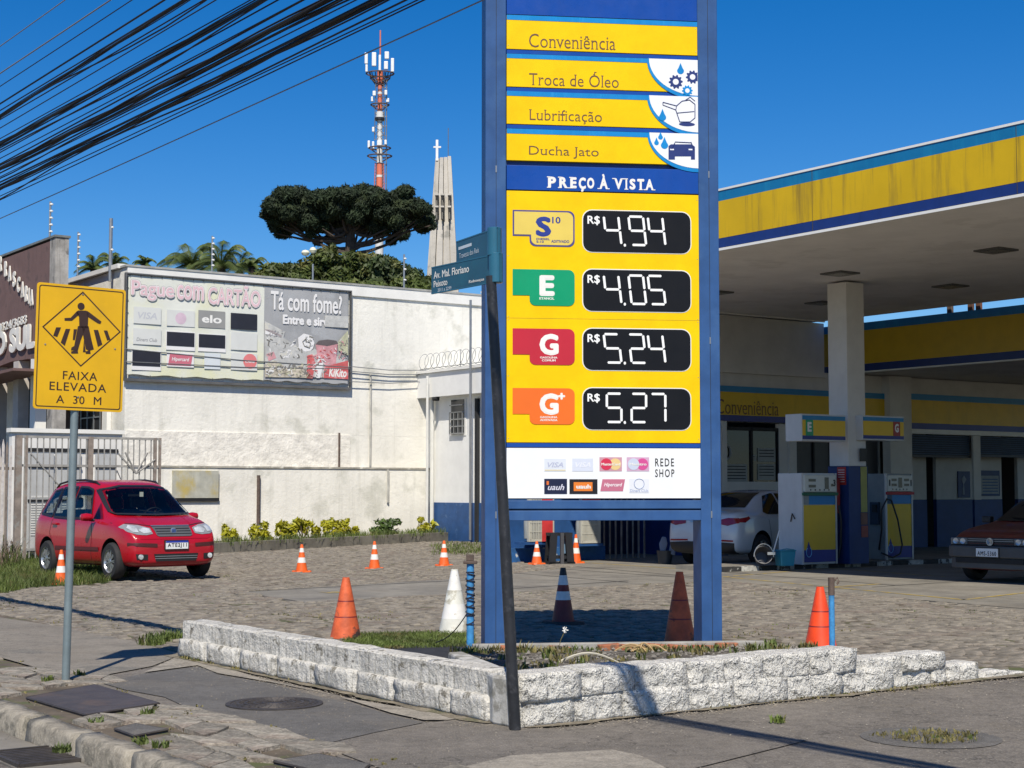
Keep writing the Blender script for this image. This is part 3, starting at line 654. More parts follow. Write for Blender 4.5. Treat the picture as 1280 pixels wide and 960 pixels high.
rows = [(19, 25, 61.5, 'Conveniência', (661, 42.3, 769, 59.3)), (67.5, 73, 108.5, 'Troca de Óleo', (661, 87.6, 773, 106.6)), (114, 120, 155, 'Lubrificação', (661, 136.8, 752, 153.5)), (161, 167, 200.5, 'Ducha Jato', (661, 182.6, 748, 197))]
whitep = mat('sign_white', (.80, .82, .84), .35, .03, 2)
gearm = mat('icon_navy', (.02, .035, .16), .4, .05)
for k, (a, b, c, s, bx) in enumerate(rows):
    p = panel('service_panel', a, c, YEL, .012, lab='yellow panel lettered '+s)
    st = MB(); st.box(x0+.004, x1-.004 if k == 0 else xic+.01, -.0145, -.010, zz(b), zz(a), lbl); obj('blue_stripe', st, p)
    xa, xb, za, zb_ = PY.box(*bx); dz = .035 if s[0:2] in ('Tr', 'Co', 'Lu') else 0
    text(p, s, xa, xb, za, zb_, -.0145, mauve, bold=-.007)
    panel('spacer_strip', c+.6, c+5.5, navyp, .006) if k < 3 else None
    if k:
        zt_, zl = zz(a), zz(c)-.01; n = 14; W_ = x1-.004-xic
        crv = lambda q: [(xic+W_*math.sin(t)**1.0*1.0*(1) if 0 else xic+W_*(1-math.cos(t)), zt_-(zt_-zl+.02)*math.sin(t)) for t in [i*math.pi/2/n for i in range(n+1)]]
        outer = [(xic+W_*(1-math.cos(t))*1.0, zt_-.0-(zt_-zl+.055)*math.sin(t)) for t in [i*math.pi/2/n for i in range(n+1)]]
        inner = [(xic+.02+(W_-.02)*(1-math.cos(t)), zt_-.0-(zt_-zl+.02)*math.sin(t)) for t in [i*math.pi/2/n for i in range(n+1)]]
        mb = MB(); mb.prism(outer+[(x1-.004, zt_)], -.0175, -.006, lbl); sw = obj('icon_plate', mb, p)
        mb = MB(); mb.prism(inner+[(x1-.004, zt_)], -.0195, -.0172, whitep); obj('icon_background', mb, sw)
        yf = -.0215; ic = MB(); cxx = lambda px_, py_: PY.at(px_, py_)
        def drop(px_, py_, r_, m=lbl):
            cx, cz = cxx(px_, py_); pts = [(cx+r_*math.sin(t)*(1 if abs(t) < 2 else .9), cz-r_*math.cos(t)) for t in [i*.4-2.4 for i in range(13)]]+[(cx, cz+r_*2.2)]
            ic.prism(pts, yf, yf+.002, m)
        if k == 1:
            for (gx, gy, gr_, gm_) in ((844, 103, .065, gearm), (865, 97, .062, gearm), (858.5, 114, .05, lbl)):
                cx, cz = cxx(gx, gy); pts = []
                for t in range(40):
                    rr_ = gr_*(1.0 if (t % 4) < 2 else .78); an = t*2*math.pi/40; q = (min(cx+rr_*math.cos(an), x1-.006), cz+rr_*math.sin(an)); pts.append(q)
                ic.prism(pts, yf, yf+.002, gm_)
                ic.prism([(min(cx+gr_*.42*math.cos(t*.5236), x1-.006), cz+gr_*.42*math.sin(t*.5236)) for t in range(12)], yf-.001, yf, whitep)
            drop(850, 89, .032)
        if k == 2:
            seq = [(828, 128.5), (845, 133), (852, 127), (861, 125.5), (868, 131), (868, 148), (862, 153), (849, 153), (844, 138)]
            for q, w__ in zip(seq, seq[1:]): a_, b_ = cxx(*q), cxx(*w__); ic.tube([(a_[0], yf, a_[1]), (b_[0], yf, b_[1])], .004, gearm, 4)
            for q, w__ in (((828, 128.5), (828, 132)), ((828, 132), (844, 138)), ((845, 133), (844, 139)), ((845, 142), (867, 140)), ((856, 126), (862, 122)), ((862, 122), (868, 127))): a_, b_ = cxx(*q), cxx(*w__); ic.tube([(a_[0], yf, a_[1]), (b_[0], yf, b_[1])], .0035, gearm, 4)
            ic.prism([(min(cxx(858, 156)[0]+.075*math.cos(t*.5236), x1-.006), cxx(858, 156)[1]+.018*math.sin(t*.5236)) for t in range(12)], yf+.0005, yf+.0015, gearm); drop(827.5, 147, .034)
        if k == 3:
            bd = [(835, 183), (838, 181), (864, 181), (868, 184), (868, 200), (863, 200), (863, 196), (843, 196), (843, 200), (835, 200)]
            ic.prism([cxx(*q) for q in bd][::-1], yf, yf+.002, gearm)
            for q, w__ in (((839, 188), (843, 179)), ((843, 179), (863, 179)), ((863, 179), (867, 188))): a_, b_ = cxx(q[0], q[1]-1), cxx(*w__); ic.tube([(a_[0], yf, a_[1]), (b_[0], yf, b_[1])], .004, gearm, 4)
            for q in ((839, 187.5), (862, 187.5)): a_ = cxx(*q); ic.box(a_[0]-.015, a_[0]+.02, yf-.001, yf, a_[1]-.006, a_[1]+.006, whitep)
            drop(825, 172, .022); drop(820, 179, .022); drop(830, 182, .034)
        obj('icon', ic, sw)
hd = panel('price_header', 206.5, 237, navyp, .012)
# bold serif capitals, letter by letter: x0, x1 in the 4x enlargement, cap height, feet (fractions), heads (fractions)
cap0, cap1 = zz(235.0, 690), zz(221.2, 690)
for ch, xa_, xb_, feet, heads in (('P', 334, 384, (.18,), (.18,)), ('R', 390, 440, (.16, .92), (.16,)), ('E', 446, 486, (.2,), (.2,)), ('Ç', 492, 528, (), ()), ('O', 534, 570, (), ()), ('À', 592, 642, (.06, .9), ()), ('V', 666, 716, (), (.06, .94)), ('I', 722, 738, (.5,), (.5,)), ('S', 746, 776, (), ()), ('T', 780, 824, (.5,), ()), ('A', 822, 870, (.06, .9), ())):
    xa1, xb1 = PY.at(600+xa_/4, 228)[0], PY.at(600+xb_/4, 228)[0]; H_ = cap1-cap0; w1 = xb1-xa1
    zt1 = cap1+(.035 if ch == 'À' else 0); zb1 = cap0-(.03 if ch == 'Ç' else 0)
    ins = .1*w1 if ch not in 'OÇSI' else 0
    lo = text(hd, ch, xa1+ins+(.25*w1 if ch == 'I' else 0), xb1-ins-(.25*w1 if ch == 'I' else 0), zb1, zt1, -.0142, WHITE, bold=.05)
    b = MB()
    for f in feet: b.box(xa1+f*w1-.017, xa1+f*w1+.017, -.0155, -.0140, cap0-.001, cap0+.007, WHITE)
    for f in heads: b.box(xa1+f*w1-.017, xa1+f*w1+.014, -.0155, -.0140, cap1-.007, cap1+.001, WHITE)
    if b.v: obj('serifs', b, lo)
mainp = panel('price_panel', 238.5, 553, YEL, .012)
rv = MB()
for yy in (245, 320, 396, 400, 470, 548, 28, 57, 76, 104):
    for xx in (x0+.018, x1-.018): rv.lathe([(.0045, 0), (.003, .002), (.0001, .0025)], GREY, 6, M=Matrix.Translation((xx, -.012, zz(yy))) @ Matrix.Rotation(R(90), 4, 'X'))
obj('rivets', rv, py, kind='stuff')
for yy in (397.5,): s = MB(); s.box(x0+.004, x1-.004, -.0128, -.0118, zz(yy)-.002, zz(yy)+.001, mat('panel_seam', (.35, .22, .01), .5, 0)); obj('seam', s, mainp)
def rrect(xa, xb, za, zb, r_, corners=(1, 1, 1, 1), n=5):
    pts = []
    for (cx, cz, a0, on) in ((xb-r_, za+r_, -90, corners[0]), (xb-r_, zb-r_, 0, corners[1]), (xa+r_, zb-r_, 90, corners[2]), (xa+r_, za+r_, 180, corners[3])):
        if on: pts += [(cx+r_*math.cos(R(a0+90*i/n)), cz+r_*math.sin(R(a0+90*i/n))) for i in range(n+1)]
        else: pts.append((xb if a0 in (-90, 0) else xa, za if a0 in (-90, 180) else zb))
    return pts
dispm = mat('display_black', (.006, .007, .010), .5, .1, 3, spec=.2)
SEG = {'0': 'abcdef', '1': 'bc', '2': 'abged', '4': 'fgbc', '5': 'afgcd', '7': 'abc', '9': 'abfgcd', '3': 'abgcd'}
digm = mat('digit_white', (.86, .87, .86), .4, .02)
yelp = mat('badge_pale_yellow', (.72, .55, .10), .4, .04); grn = mat('badge_green', (.0, .30, .13), .35, .04); red = mat('badge_red', (.50, .018, .035), .35, .04); orn = mat('badge_orange', (.80, .15, .012), .35, .04)
fuel = [(262, '4.94', 'S', yelp, 'diesel'), (336, '4.05', 'E', grn, 'ethanol'), (410, '5.24', 'G', red, 'petrol'), (484.5, '5.27', 'G', orn, 'plus')]
for k, (yt, pr, let, bm_, nm) in enumerate(fuel):
    dyy = yt
    # display
    xa, xb = PY.at(728.5, yt+26)[0], PY.at(862.5, yt+26)[0]; za, zb_ = zz(yt+52, 700), zz(yt+.5, 700)
    mb = MB(); mb.prism(rrect(xa-.008, xb+.008, za-.008, zb_+.008, .085), -.0145, -.010, WHITE); mb.prism(rrect(xa, xb, za, zb_, .08), -.018, -.0140, dispm)
    dp = obj('price_display', mb, py, label='black price display reading R$ '+pr)
    w_, h_ = xb-xa, zb_-za
    text(dp, 'R$', xa+.04*w_, xa+.155*w_, zb_-.36*h_, zb_-.13*h_, -.0195, digm, bold=.02, name='currency_sign')
    xs = [.19, .42, .60]; dw = .135*w_; z0_, z1_ = za+.18*h_, zb_-.13*h_
    j = 0
    for ch in pr:
        if ch == '.':
            m_ = MB(); cx = xa+.385*w_; m_.prism([(cx+.011*math.cos(t*.785), z0_-.004+.014*math.sin(t*.785)) for t in range(8)], -.021, -.018, digm); obj('decimal_point', m_, dp); continue
        m_ = MB(); bx0 = xa+xs[j]*w_; sh = lambda x_, z_: (x_-.028*(z_-z0_)/(z1_-z0_)*(0 if k > 2 else 1)+.028, z_)
        mid = (z0_+z1_)/2; g = .012; tw = .0105
        ends = {'a': ((bx0+g, z1_), (bx0+dw-g, z1_)), 'd': ((bx0+g, z0_), (bx0+dw-g, z0_)), 'g': ((bx0+g, mid), (bx0+dw-g, mid)), 'f': ((bx0, mid+g), (bx0, z1_-g)), 'b': ((bx0+dw, mid+g), (bx0+dw, z1_-g)), 'e': ((bx0, z0_+g), (bx0, mid-g)), 'c': ((bx0+dw, z0_+g), (bx0+dw, mid-g))}
        for sg in SEG[ch]:
            (ax, az), (bx_, bz) = ends[sg]; ax, az = sh(ax, az); bx_, bz = sh(bx_, bz)
            d_ = Vector((bx_-ax, bz-az)); ln = d_.length; d_.normalize(); n_ = Vector((-d_.y, d_.x))*tw; e_ = d_*.007
            A_ = Vector((ax, az)); B2 = Vector((bx_, bz))
            m_.prism([tuple(A_-n_), tuple(B2-n_), tuple(B2+e_), tuple(B2+n_), tuple(A_+n_), tuple(A_-e_)], -.021, -.018, digm)
        obj('digit', m_, dp); j += 1
    # badge
    xa, xb = PY.at(640.5, yt+20)[0], PY.at(718, yt+20)[0]; zb_, zm, zl = zz(yt+.5, 640), zz(yt+33, 640), zz(yt+46, 660); xm = PY.at(661.5, yt+40)[0]; r_ = .055
    def shape(e):
        pts = [(xa+e, zb_-e), (xa+e, zm+e), (xm+e, zm+e)]
        pts += [(xm+e+r_*(1-math.cos(t)), zl+e+r_*(1-math.sin(t))) for t in [i*math.pi/10 for i in range(1, 6)]]
        pts += [(xb-e-r_+r_*math.sin(t), zl+e+r_*(1-math.cos(t))) for t in [i*math.pi/10 for i in range(6)]]
        pts += [(xb-e-r_+r_*math.cos(t), zb_-e-r_+r_*math.sin(t)) for t in [i*math.pi/10 for i in range(6)]]
        return pts
    mb = MB()
    if k == 0: mb.prism(shape(0), -.0145, -.010, mat('badge_outline', (.07, .06, .22), .4, .03)); mb.prism(shape(.014), -.0165, -.014, bm_)
    else: mb.prism(shape(0), -.0165, -.010, bm_)
    bo = obj('fuel_badge', mb, py, label={'diesel': 'pale yellow badge with a blue S 10', 'ethanol': 'green badge with a white E', 'petrol': 'red badge with a white G', 'plus': 'orange badge with a white G plus'}[nm])
    w_ = xb-xa; tm = mat('badge_blue_letter', (.02, .04, .25), .4, .02) if k == 0 else WHITE
    if k == 0:
        text(bo, 'S', xa+.37*w_, xa+.62*w_, zb_-.235, zb_-.055, -.018, tm, bold=.045); text(bo, '10', xa+.635*w_, xa+.77*w_, zb_-.115, zb_-.055, -.018, tm, bold=.02)
        text(bo, 'DIESEL', xa+.38*w_, xa+.60*w_, zb_-.265, zb_-.247, -.018, tm, bold=.03); text(bo, 'S-10', xa+.38*w_, xa+.50*w_, zb_-.29, zb_-.270, -.018, tm, bold=.03); text(bo, 'ADITIVADO', xa+.62*w_, xa+.91*w_, zb_-.287, zb_-.262, -.018, tm, bold=.03)
    elif k == 1:
        text(bo, 'E', xa+.43*w_, xa+.675*w_, zb_-.235, zb_-.05, -.018, tm, bold=.05); text(bo, 'ETANOL', xa+.43*w_, xa+.67*w_, zb_-.268, zb_-.246, -.018, tm, bold=.03)
    else:
        text(bo, 'G', xa+.43*w_, xa+.74*w_, zb_-.235, zb_-.045, -.018, tm, bold=.05)
        if k == 3: text(bo, '+', xa+.73*w_, xa+.845*w_, zb_-.10, zb_-.04, -.018, tm, bold=.05)
        text(bo, 'GASOLINA', xa+.44*w_, xa+.72*w_, zb_-.264, zb_-.246, -.018, tm, bold=.03); text(bo, 'COMUM' if k == 2 else 'ADITIVADA', xa+(.47 if k == 2 else .44)*w_, xa+(.69 if k == 2 else .72)*w_, zb_-.290, zb_-.271, -.018, tm, bold=.03)
wp = panel('card_panel', 560, 623, whitep, .012)
panel('spacer_strip', 553.7, 559, navyp, .006)
def px_box(x0_, y0_, x1_, y1_): return PY.box(x0_, y0_, x1_, y1_)
cards = [((680, 573, 707, 589), (.66, .70, .76), 'VISA', (.45, .48, .62)), ((715, 573, 741, 589), (.62, .66, .76), 'VISA', (.75, .77, .85)), ((749, 571.5, 777, 589), (.55, .30, .36), None, None), ((783, 571.5, 811, 589), (.58, .38, .52), None, None),
         ((680, 598.5, 708.5, 617.5), (.008, .012, .045), 'uauh', (.6, .6, .7)), ((711.5, 599, 746.5, 617.5), (.010, .009, .012), None, None), ((750, 599, 781, 614), (.52, .16, .24), 'Hipercard', (.85, .8, .82)), ((786, 598, 811, 616), (.72, .74, .79), None, None)]
cm = lambda c, n: mat('card_%s' % n, c, .4, .02)
for k, (bx, colr, s, tc_) in enumerate(cards):
    xa, xb, za, zb_ = px_box(*bx); mb = MB()
    if k == 6: mb.prism([(xa, za), (xb-.02, za), (xb, zb_), (xa+.02, zb_)], -.0145, -.011, cm(colr, k))
    else: mb.box(xa, xb, -.0145, -.011, za, zb_, cm(colr, k))
    o = obj('card_logo', mb, py); w_, h_ = xb-xa, zb_-za
    def circ(cx, r_, m, yf): return MB().prism([(xa+cx*w_+r_*math.cos(t*.3491), za+.5*h_+r_*math.sin(t*.3491)) for t in range(18)], yf, yf+.0018, m)
    if s: text(o, s, xa+.15*w_, xb-.12*w_, za+(.3 if k != 4 else .25)*h_, zb_-(.3 if k != 4 else .35)*h_, -.0158, cm(tc_, 't%d' % k), bold=.02, shear=.3, ext=.0008)
    if k == 0: obj('stripe', MB().box(xa+.02*w_, xb-.02*w_, -.0152, -.0144, za+.04*h_, za+.12*h_, cm((.7, .6, .35), 's0')), o)
    if k == 2: obj('disc', circ(.3, .42*h_, cm((.60, .03, .08), 'd1'), -.0165), o); obj('disc', circ(.7, .42*h_, cm((.75, .55, .25), 'd2'), -.0160), o); text(o, 'MasterCard', xa+.08*w_, xb-.08*w_, za+.4*h_, za+.6*h_, -.018, WHITE, bold=.03, ext=.0008)
    if k == 3: obj('disc', circ(.3, .42*h_, cm((.55, .60, .72), 'd3'), -.0165), o); obj('disc', circ(.7, .42*h_, cm((.62, .08, .28), 'd4'), -.0160), o); text(o, 'Maestro', xa+.12*w_, xb-.12*w_, za+.4*h_, za+.6*h_, -.018, WHITE, bold=.03, ext=.0008)
    if k == 4: obj('dot', MB().box(xa+.1*w_, xa+.2*w_, -.016, -.0145, zb_-.4*h_, zb_-.15*h_, cm((.7, .16, .03), 'o4')), o)
    if k == 5: obj('inner_plate', MB().box(xa+.15*w_, xb-.18*w_, -.0160, -.0145, za+.2*h_, zb_-.2*h_, cm((.75, .20, .02), 'o5')), o); text(o, 'uauh', xa+.24*w_, xb-.24*w_, za+.35*h_, za+.65*h_, -.018, WHITE, bold=.04, ext=.0008)
    if k == 7:
        m2 = MB()
        for rr_ in (1,):
            ring = [(xa+.5*w_+.045*math.cos(t*.3491), 0, za+.62*h_+.045*math.sin(t*.3491)) for t in range(19)]; m2.tube([(a, -.016, c) for a, b, c in ring], .003, cm((.35, .42, .6), 'r7'), 4)
        obj('ring', m2, o); text(o, 'Diners Club', xa+.05*w_, xb-.05*w_, za+.05*h_, za+.25*h_, -.0158, cm((.35, .42, .6), 'r7'), bold=.01, ext=.0008)
blk = mat('sign_black_letter', (.02, .02, .02), .5, 0)
a_, b_, c_, d_ = px_box(818.5, 573, 842, 583); text(wp, 'REDE', a_, b_, c_, d_, -.0142, blk, bold=.012, space=1.3)
a_, b_, c_, d_ = px_box(818.5, 586.5, 842.5, 596.5); text(wp, 'SHOP', a_, b_, c_, d_, -.0142, blk, bold=.012, space=1.3)
# ================================================================ LEANING POLE WITH STREET NAME PLATES
lp = thing('street_name_post', 'dark leaning pole with two teal street name plates at the wall corner', 'street sign', (.02, 10.13, 0))
pipem = mat('dark_pipe', (.028, .029, .033), .38, .25, 6, col2=(.05, .05, .055), c2s=20, bump=.2, bs=50, metal=.2)
top = YP(613.5, 345, 10.13)-Vector((.02, 10.13, 0))
mb = MB(); mb.tube([(0, 0, 0), (top.x*.33, 0, top.z*.33), (top.x*.68, 0, top.z*.68), (top.x, 0, top.z)], [.037, .036, .034, .033], pipem, 18); obj('pole', mb, lp, smooth=True)
teal = mat('teal_plate', (.022, .088, .140), .4, .12, 3, col2=(.02, .13, .18), c2s=2.5, c2t=.5, c2w=.3)
tealb = mat('teal_bracket', (.025, .12, .19), .35, .1)
wht = mat('plate_white', (.6, .66, .7), .5, .1)
for k, (deg, rx, ytop, ybot, xl, lab) in enumerate(((UA+90+180, 625, 316, 352, 540, 'lower teal plate reading Av. Mal. Floriano Peixoto'), (-64.5, 622, 284, 318, 571, 'upper teal plate seen from behind the lower one'))):
    base = YP(rx, (ytop+ybot)/2, 10.10); pl = Plane(base, deg)
    xa = pl.at(xl, (ytop+ybot)/2)[0]; zt = pl.at(rx, ytop)[1]; zb_ = pl.at(rx, ybot)[1]
    rel = base-Vector((.02, 10.13, 0)); 
    mb = MB(); mb.prism([(xa, zb_), (0.0, zb_), (.0, zt), (xa, zt)], -.004, .004, teal); mb.box(xa, 0, -.006, .006, zt-.008, zt, tealb); mb.box(xa, 0, -.006, .006, zb_, zb_+.008, tealb)
    o = obj('name_plate', mb, lp, loc=(rel.x, rel.y, 0), rot=(0, 0, pl.a), label=lab)
    br = MB(); br.lathe([(.040, zb_-.004), (.046, zb_+.0), (.046, zt), (.040, zt+.004)], tealb, 16, c=(-.048, .0, 0)); obj('bracket', br, o, smooth=True)
    cr = MB(); w_ = .055; zc = zb_+.015; cr.prism([(-.075, zc), (-.022, zc), (-.018, zc+.05), (-.034, zc+.035), (-.048, zc+.022), (-.062, zc+.035), (-.079, zc+.05)], -.022, -.012, WHITE); obj('emblem', cr, o)
    if k == 0:
        def pb(a, b, c, d): return pl.box(a, b, c, d)
        q = pb(543, 341, 587, 351); text(o, 'Av. Mal. Floriano', q[0], q[1], zt-.085, zt-.035, -.006, WHITE, bold=.012)
        q = pb(543, 352, 560, 362); text(o, 'Peixoto', q[0], q[1], zt-.142, zt-.098, -.006, WHITE, bold=.012)
        q = pb(587, 357, 606, 362); text(o, 'Rebouças', q[0], q[1]-.0, zb_+.022, zb_+.045, -.006, WHITE, bold=.01)
        q = pb(548, 364, 565, 369); text(o, '2011 a 2299', q[0], q[1], zb_+.008, zb_+.030, -.006, wht, bold=.0)
    else:
        q = pl.box(574, 300, 590, 306); obj('text_block', MB().box(q[0], q[1], -.0055, -.004, zt-.065, zt-.045, wht), o); q = pl.box(575, 305, 598, 312); text(o, 'Travessa dos Reis', q[0], q[1]+.02, zb_+.05, zb_+.085, -.006, wht)
# ================================================================ WARNING SIGN
SP = Plane(GP(84, 853), UA)
sg = thing('warning_sign', 'yellow raised crosswalk warning sign on a grey steel pole', 'road sign', SP.o, SP.a, rot=(0, R(.9), SP.a))
galv = mat('galvanised_pole', (.21, .26, .27), .45, .12, 6, metal=.35, bump=.1, bs=60, streak=.2)
mb = MB(); mb.tube([(0, .035, -.02), (0, .035, 3.05)], .031, galv, 20); obj('pole', mb, sg, smooth=True)
obj('collar', MB().lathe([(.06, 0), (.05, .012), (.033, .018)], conc2, 16, c=(0, .035, 0)), sg)
PXo = SP.at(97, 430)[0]
xa, xb = SP.at(42.5, 430)[0]-PXo, SP.at(154, 430)[0]-PXo; za, zb_ = SP.at(97, 513)[1], SP.at(97, 357)[1]
sy = mat('sign_yellow_sheeting', (.74, .42, .006), .35, .07, 2, col2=(.62, .36, .012), c2s=3, c2t=.55, c2w=.3); sb = mat('sign_brown_black', (.045, .022, .015), .45, .1)
mb = MB(); mb.prism(rrect(xa, xb, za, zb_, .025), -.004, .0, sy); pb_ = obj('sign_plate', mb, sg)
def ring(outer, inner, y, m, name, par):
    n = len(outer); mb = MB(); vs = [(a, y, b) for a, b in outer]+[(a, y, b) for a, b in inner]
    mb.add(vs, [(i, (i+1) % n, n+(i+1) % n, n+i) for i in range(n)], m); return obj(name, mb, par)
ring(rrect(xa+.018, xb-.018, za+.018, zb_-.018, .02), rrect(xa+.026, xb-.026, za+.026, zb_-.026, .014), -.0052, sb, 'border', pb_)
def sp(px, py_):  # zoomed picture 4x, offset (0,300)
    a, b = SP.at(px/4, 300+py_/4); return (a-PXo, b)
dm = [sp(405, 256), sp(598, 456), sp(400, 634), sp(204, 436)]; cxm = sum(p[0] for p in dm)/4; czm = sum(p[1] for p in dm)/4
ring(dm, [(cxm+(a-cxm)*.955, czm+(b-czm)*.955) for a, b in dm], -.0052, sb, 'diamond', pb_)
ic = MB(); yf = -.0062
hx, hz = sp(397, 331); ic.prism([(hx+.029*math.cos(t*.3491), hz+.029*math.sin(t*.3491)) for t in range(18)], yf, yf+.002, sb)
def poly(pts, y=yf): ic.prism([sp(*q) for q in pts][::-1], y, y+.002, sb)
poly([(382, 352), (422, 352), (434, 368), (432, 440), (390, 440), (388, 385), (374, 364)])
poly([(378, 354), (388, 372), (352, 404), (316, 404), (315, 391), (346, 389)]); poly([(425, 352), (438, 360), (500, 406), (494, 418), (480, 414), (430, 382)])
poly([(383, 430), (425, 430), (398, 500), (384, 552), (350, 552), (352, 538), (366, 530)]); poly([(402, 430), (436, 430), (452, 500), (464, 545), (440, 553), (424, 545), (412, 490)])
for q in ([(274, 438), (298, 438), (280, 486), (260, 480)], [(322, 445), (344, 445), (318, 530), (298, 514)], [(362, 446), (378, 446), (368, 500), (358, 500)], [(350, 558), (383, 548), (386, 567), (352, 568)], [(424, 556), (446, 550), (448, 568), (424, 568)],
          [(462, 448), (484, 448), (506, 520), (484, 532)], [(512, 450), (530, 450), (546, 494), (530, 500)], [(414, 500), (424, 560), (410, 560)]): poly(q)
obj('pictogram', ic, pb_)
for s, q in (('FAIXA', (312, 655, 484, 697)), ('ELEVADA', (246, 709, 530, 752)), ('A  30  M', (280, 776, 506, 817))):
    (x_0, z_1), (x_1, _) = sp(q[0], q[1]), sp(q[2], q[1]); _, z_0 = sp(q[0], q[3]); text(pb_, s, x_0, x_1, z_0, z_1, -.0052, sb, bold=.008, space=1.1)
for q in ((405, 272), (221, 524), (570, 542), (390, 786)):
    a, b = sp(*q); obj('bolt', MB().lathe([(.008, 0), (.006, .004), (.0001, .005)], GREY, 8, M=Matrix.Translation((a, -.004, b)) @ Matrix.Rotation(R(90), 4, 'X')), pb_)
mb = MB(); mb.box(-.04, .04, .0, .05, zb_-.2, zb_-.16, galv); mb.box(-.04, .04, .0, .05, za+.16, za+.2, galv); obj('clamp', mb, sg)
# ================================================================ CONES
co_or = mat('cone_orange', (.80, .13, .02), .45, .12, 8, col2=(.55, .10, .02), c2s=9, c2t=.6); co_wh = mat('cone_white', (.74, .73, .70), .5, .08, 8, col2=(.5, .48, .44), c2s=9, c2t=.6)
co_dk = mat('cone_maroon', (.20, .02, .018), .5, .15, 8); co_old = mat('cone_faded_orange', (.60, .11, .035), .6, .25, 7, col2=(.05, .03, .025), c2s=3.2, c2t=.55, c2w=.06, bump=.3, bs=30)
co_bl = mat('cone_rubber_base', (.03, .03, .03), .7, .2, 8); co_dw = mat('cone_dirty_white', (.66, .66, .60), .55, .15, 6, col2=(.42, .40, .33), c2s=5, c2t=.5)
co_rd = mat('cone_red_orange', (.78, .065, .012), .45, .15, 7)
CONES = {}
def cone(px, pyb, h, style, label, Y=None, group=None, lean=0):
    p = GP(px, pyb) if Y is None else Vector((YP(px, pyb, Y).x, Y, 0)); z = .012
    t = thing('traffic_cone', label, 'traffic cone', (p.x, p.y, z), R(UA)+lean, group)
    key = (style, h)
    if key not in CONES:
        if style == 'small': rb, rt, bands, bw, bh = .105, .022, [(0, .30, co_or), (.30, .50, co_wh), (.50, .70, co_or), (.70, .86, co_wh), (.86, 1, co_or)], .15, .03
        elif style == 'orange': rb, rt, bands, bw, bh = .155, .035, [(0, .34, co_old), (.34, .36, co_dk), (.36, .60, co_old), (.60, .62, co_dk), (.62, 1, co_old)], .155, .012
        elif style == 'red': rb, rt, bands, bw, bh = .15, .035, [(0, .33, co_rd), (.33, .35, co_dk), (.35, .58, co_rd), (.58, .6, co_dk), (.6, 1, co_rd)], .15, .012
        elif style == 'white': rb, rt, bands, bw, bh = .16, .035, [(0, .20, co_dw), (.20, .44, co_wh), (.44, .66, co_dw), (.66, .98, co_wh), (.98, 1, co_dw)], .17, .03
        elif style == 'striped': rb, rt, bands, bw, bh = .125, .03, [(0, .40, co_dk), (.40, .56, co_wh), (.56, .68, co_dk), (.68, .86, co_wh), (.86, 1, BLACK)], .20, .03
        prof = []; ms = []
        for a, b, m in bands: prof += [(rb+(rt-rb)*a, bh+a*(h-bh)), (rb+(rt-rb)*b-.0005, bh+b*(h-bh))]; ms += [m, m]
        ms = ms[:-1]; prof.append((rt*.55, h)); prof.append((rt*.5, h-.05)); ms += [ms[-1], DARK]
        body = MB(); body.lathe([(rb+.02, bh)]+prof, None, 24, mats=[bands[0][2]]+ms); base = MB()
        if style == 'small' or style == 'striped': base.prismz([(bw*a, bw*b) for a, b in ((-1, -.7), (-.7, -1), (.7, -1), (1, -.7), (1, .7), (.7, 1), (-.7, 1), (-1, .7))], 0, bh, co_or if style == 'small' else co_bl, top=.94)
        else: base.lathe([(bw+.015, 0), (bw+.012, bh)], bands[0][2], 24)
        CONES[key] = (body.mesh('cone_body'), base.mesh('base'))
    b, c = CONES[key]; obj('cone_body', b, t, smooth=True); obj('base', c, t); return t
G = 'traffic cones standing on the forecourt'
cone(76, 731, .54, 'small', 'small striped cone on the grass verge between the grey pole and the red car', group=G)
cone(377, 716, .50, 'small', 'small striped cone in front of the yellow bushes, first right of the red car', group=G)
cone(468, 712, .52, 'small', 'small striped cone in front of the dark green bush', group=G)
cone(555, 708, .49, 'small', 'small striped cone at the foot of the white and blue guardhouse', group=G)
cone(671, 700, .46, 'small', 'small striped cone left of the black folding stand under the sign', Y=32.1, group=G)
cone(720, 695, .58, 'small', 'taller striped cone right of the black folding stand under the sign', Y=32.7, group=G)
cone(432, 800, .61, 'orange', 'faded orange cone with a black burn mark behind the left low wall', group=G)
cone(568, 793, .66, 'white', 'dirty white cone beside the rope-wrapped blue pipe', group=G)
cone(704, 781, .62, 'striped', 'maroon and white striped cone standing in the shadow of the price sign', group=G)
cone(850, 808, .70, 'orange', 'tall faded orange cone half in shadow at the right post of the price sign', group=G)
cone(1026, 811, .57, 'red', 'bright red-orange cone behind the right low wall beside the thin blue post', group=G)
# ================================================================ BLUE PIPES
bp_m = mat('worn_blue_pipe', (.05, .24, .50), .5, .25, 10, col2=(.35, .36, .36), c2s=14, c2t=.62, bump=.3, bs=60)
g = GP(1052, 855); bp = thing('pipe_post', 'thin light blue iron post with a hook on top behind the right wall', 'post', (g.x, g.y+.35, 0)); hz = .80
mb = MB(); mb.tube([(0, 0, 0), (0, 0, .66)], .024, bp_m, 12); obj('pipe', mb, bp, smooth=True)
mb = MB(); mb.tube([(0, 0, .66), (0, 0, .80)], .026, RUST, 12); mb.tube([(.02, 0, .77), (.05, 0, .80), (.06, 0, .77), (.045, 0, .745)], .008, RUST, 6); obj('hook', mb, bp, smooth=True)
g = Vector((-.36, 13.9, 0)); bp = thing('pipe_post', 'blue pipe post wrapped in dark rope beside the left sign post', 'post', g)
mb = MB(); mb.tube([(0, 0, 0), (0, 0, .86)], .032, bp_m, 14); obj('pipe', mb, bp, smooth=True)
mb = MB(); rp = mat('dark_rope', (.02, .022, .03), .8, .2, 20)
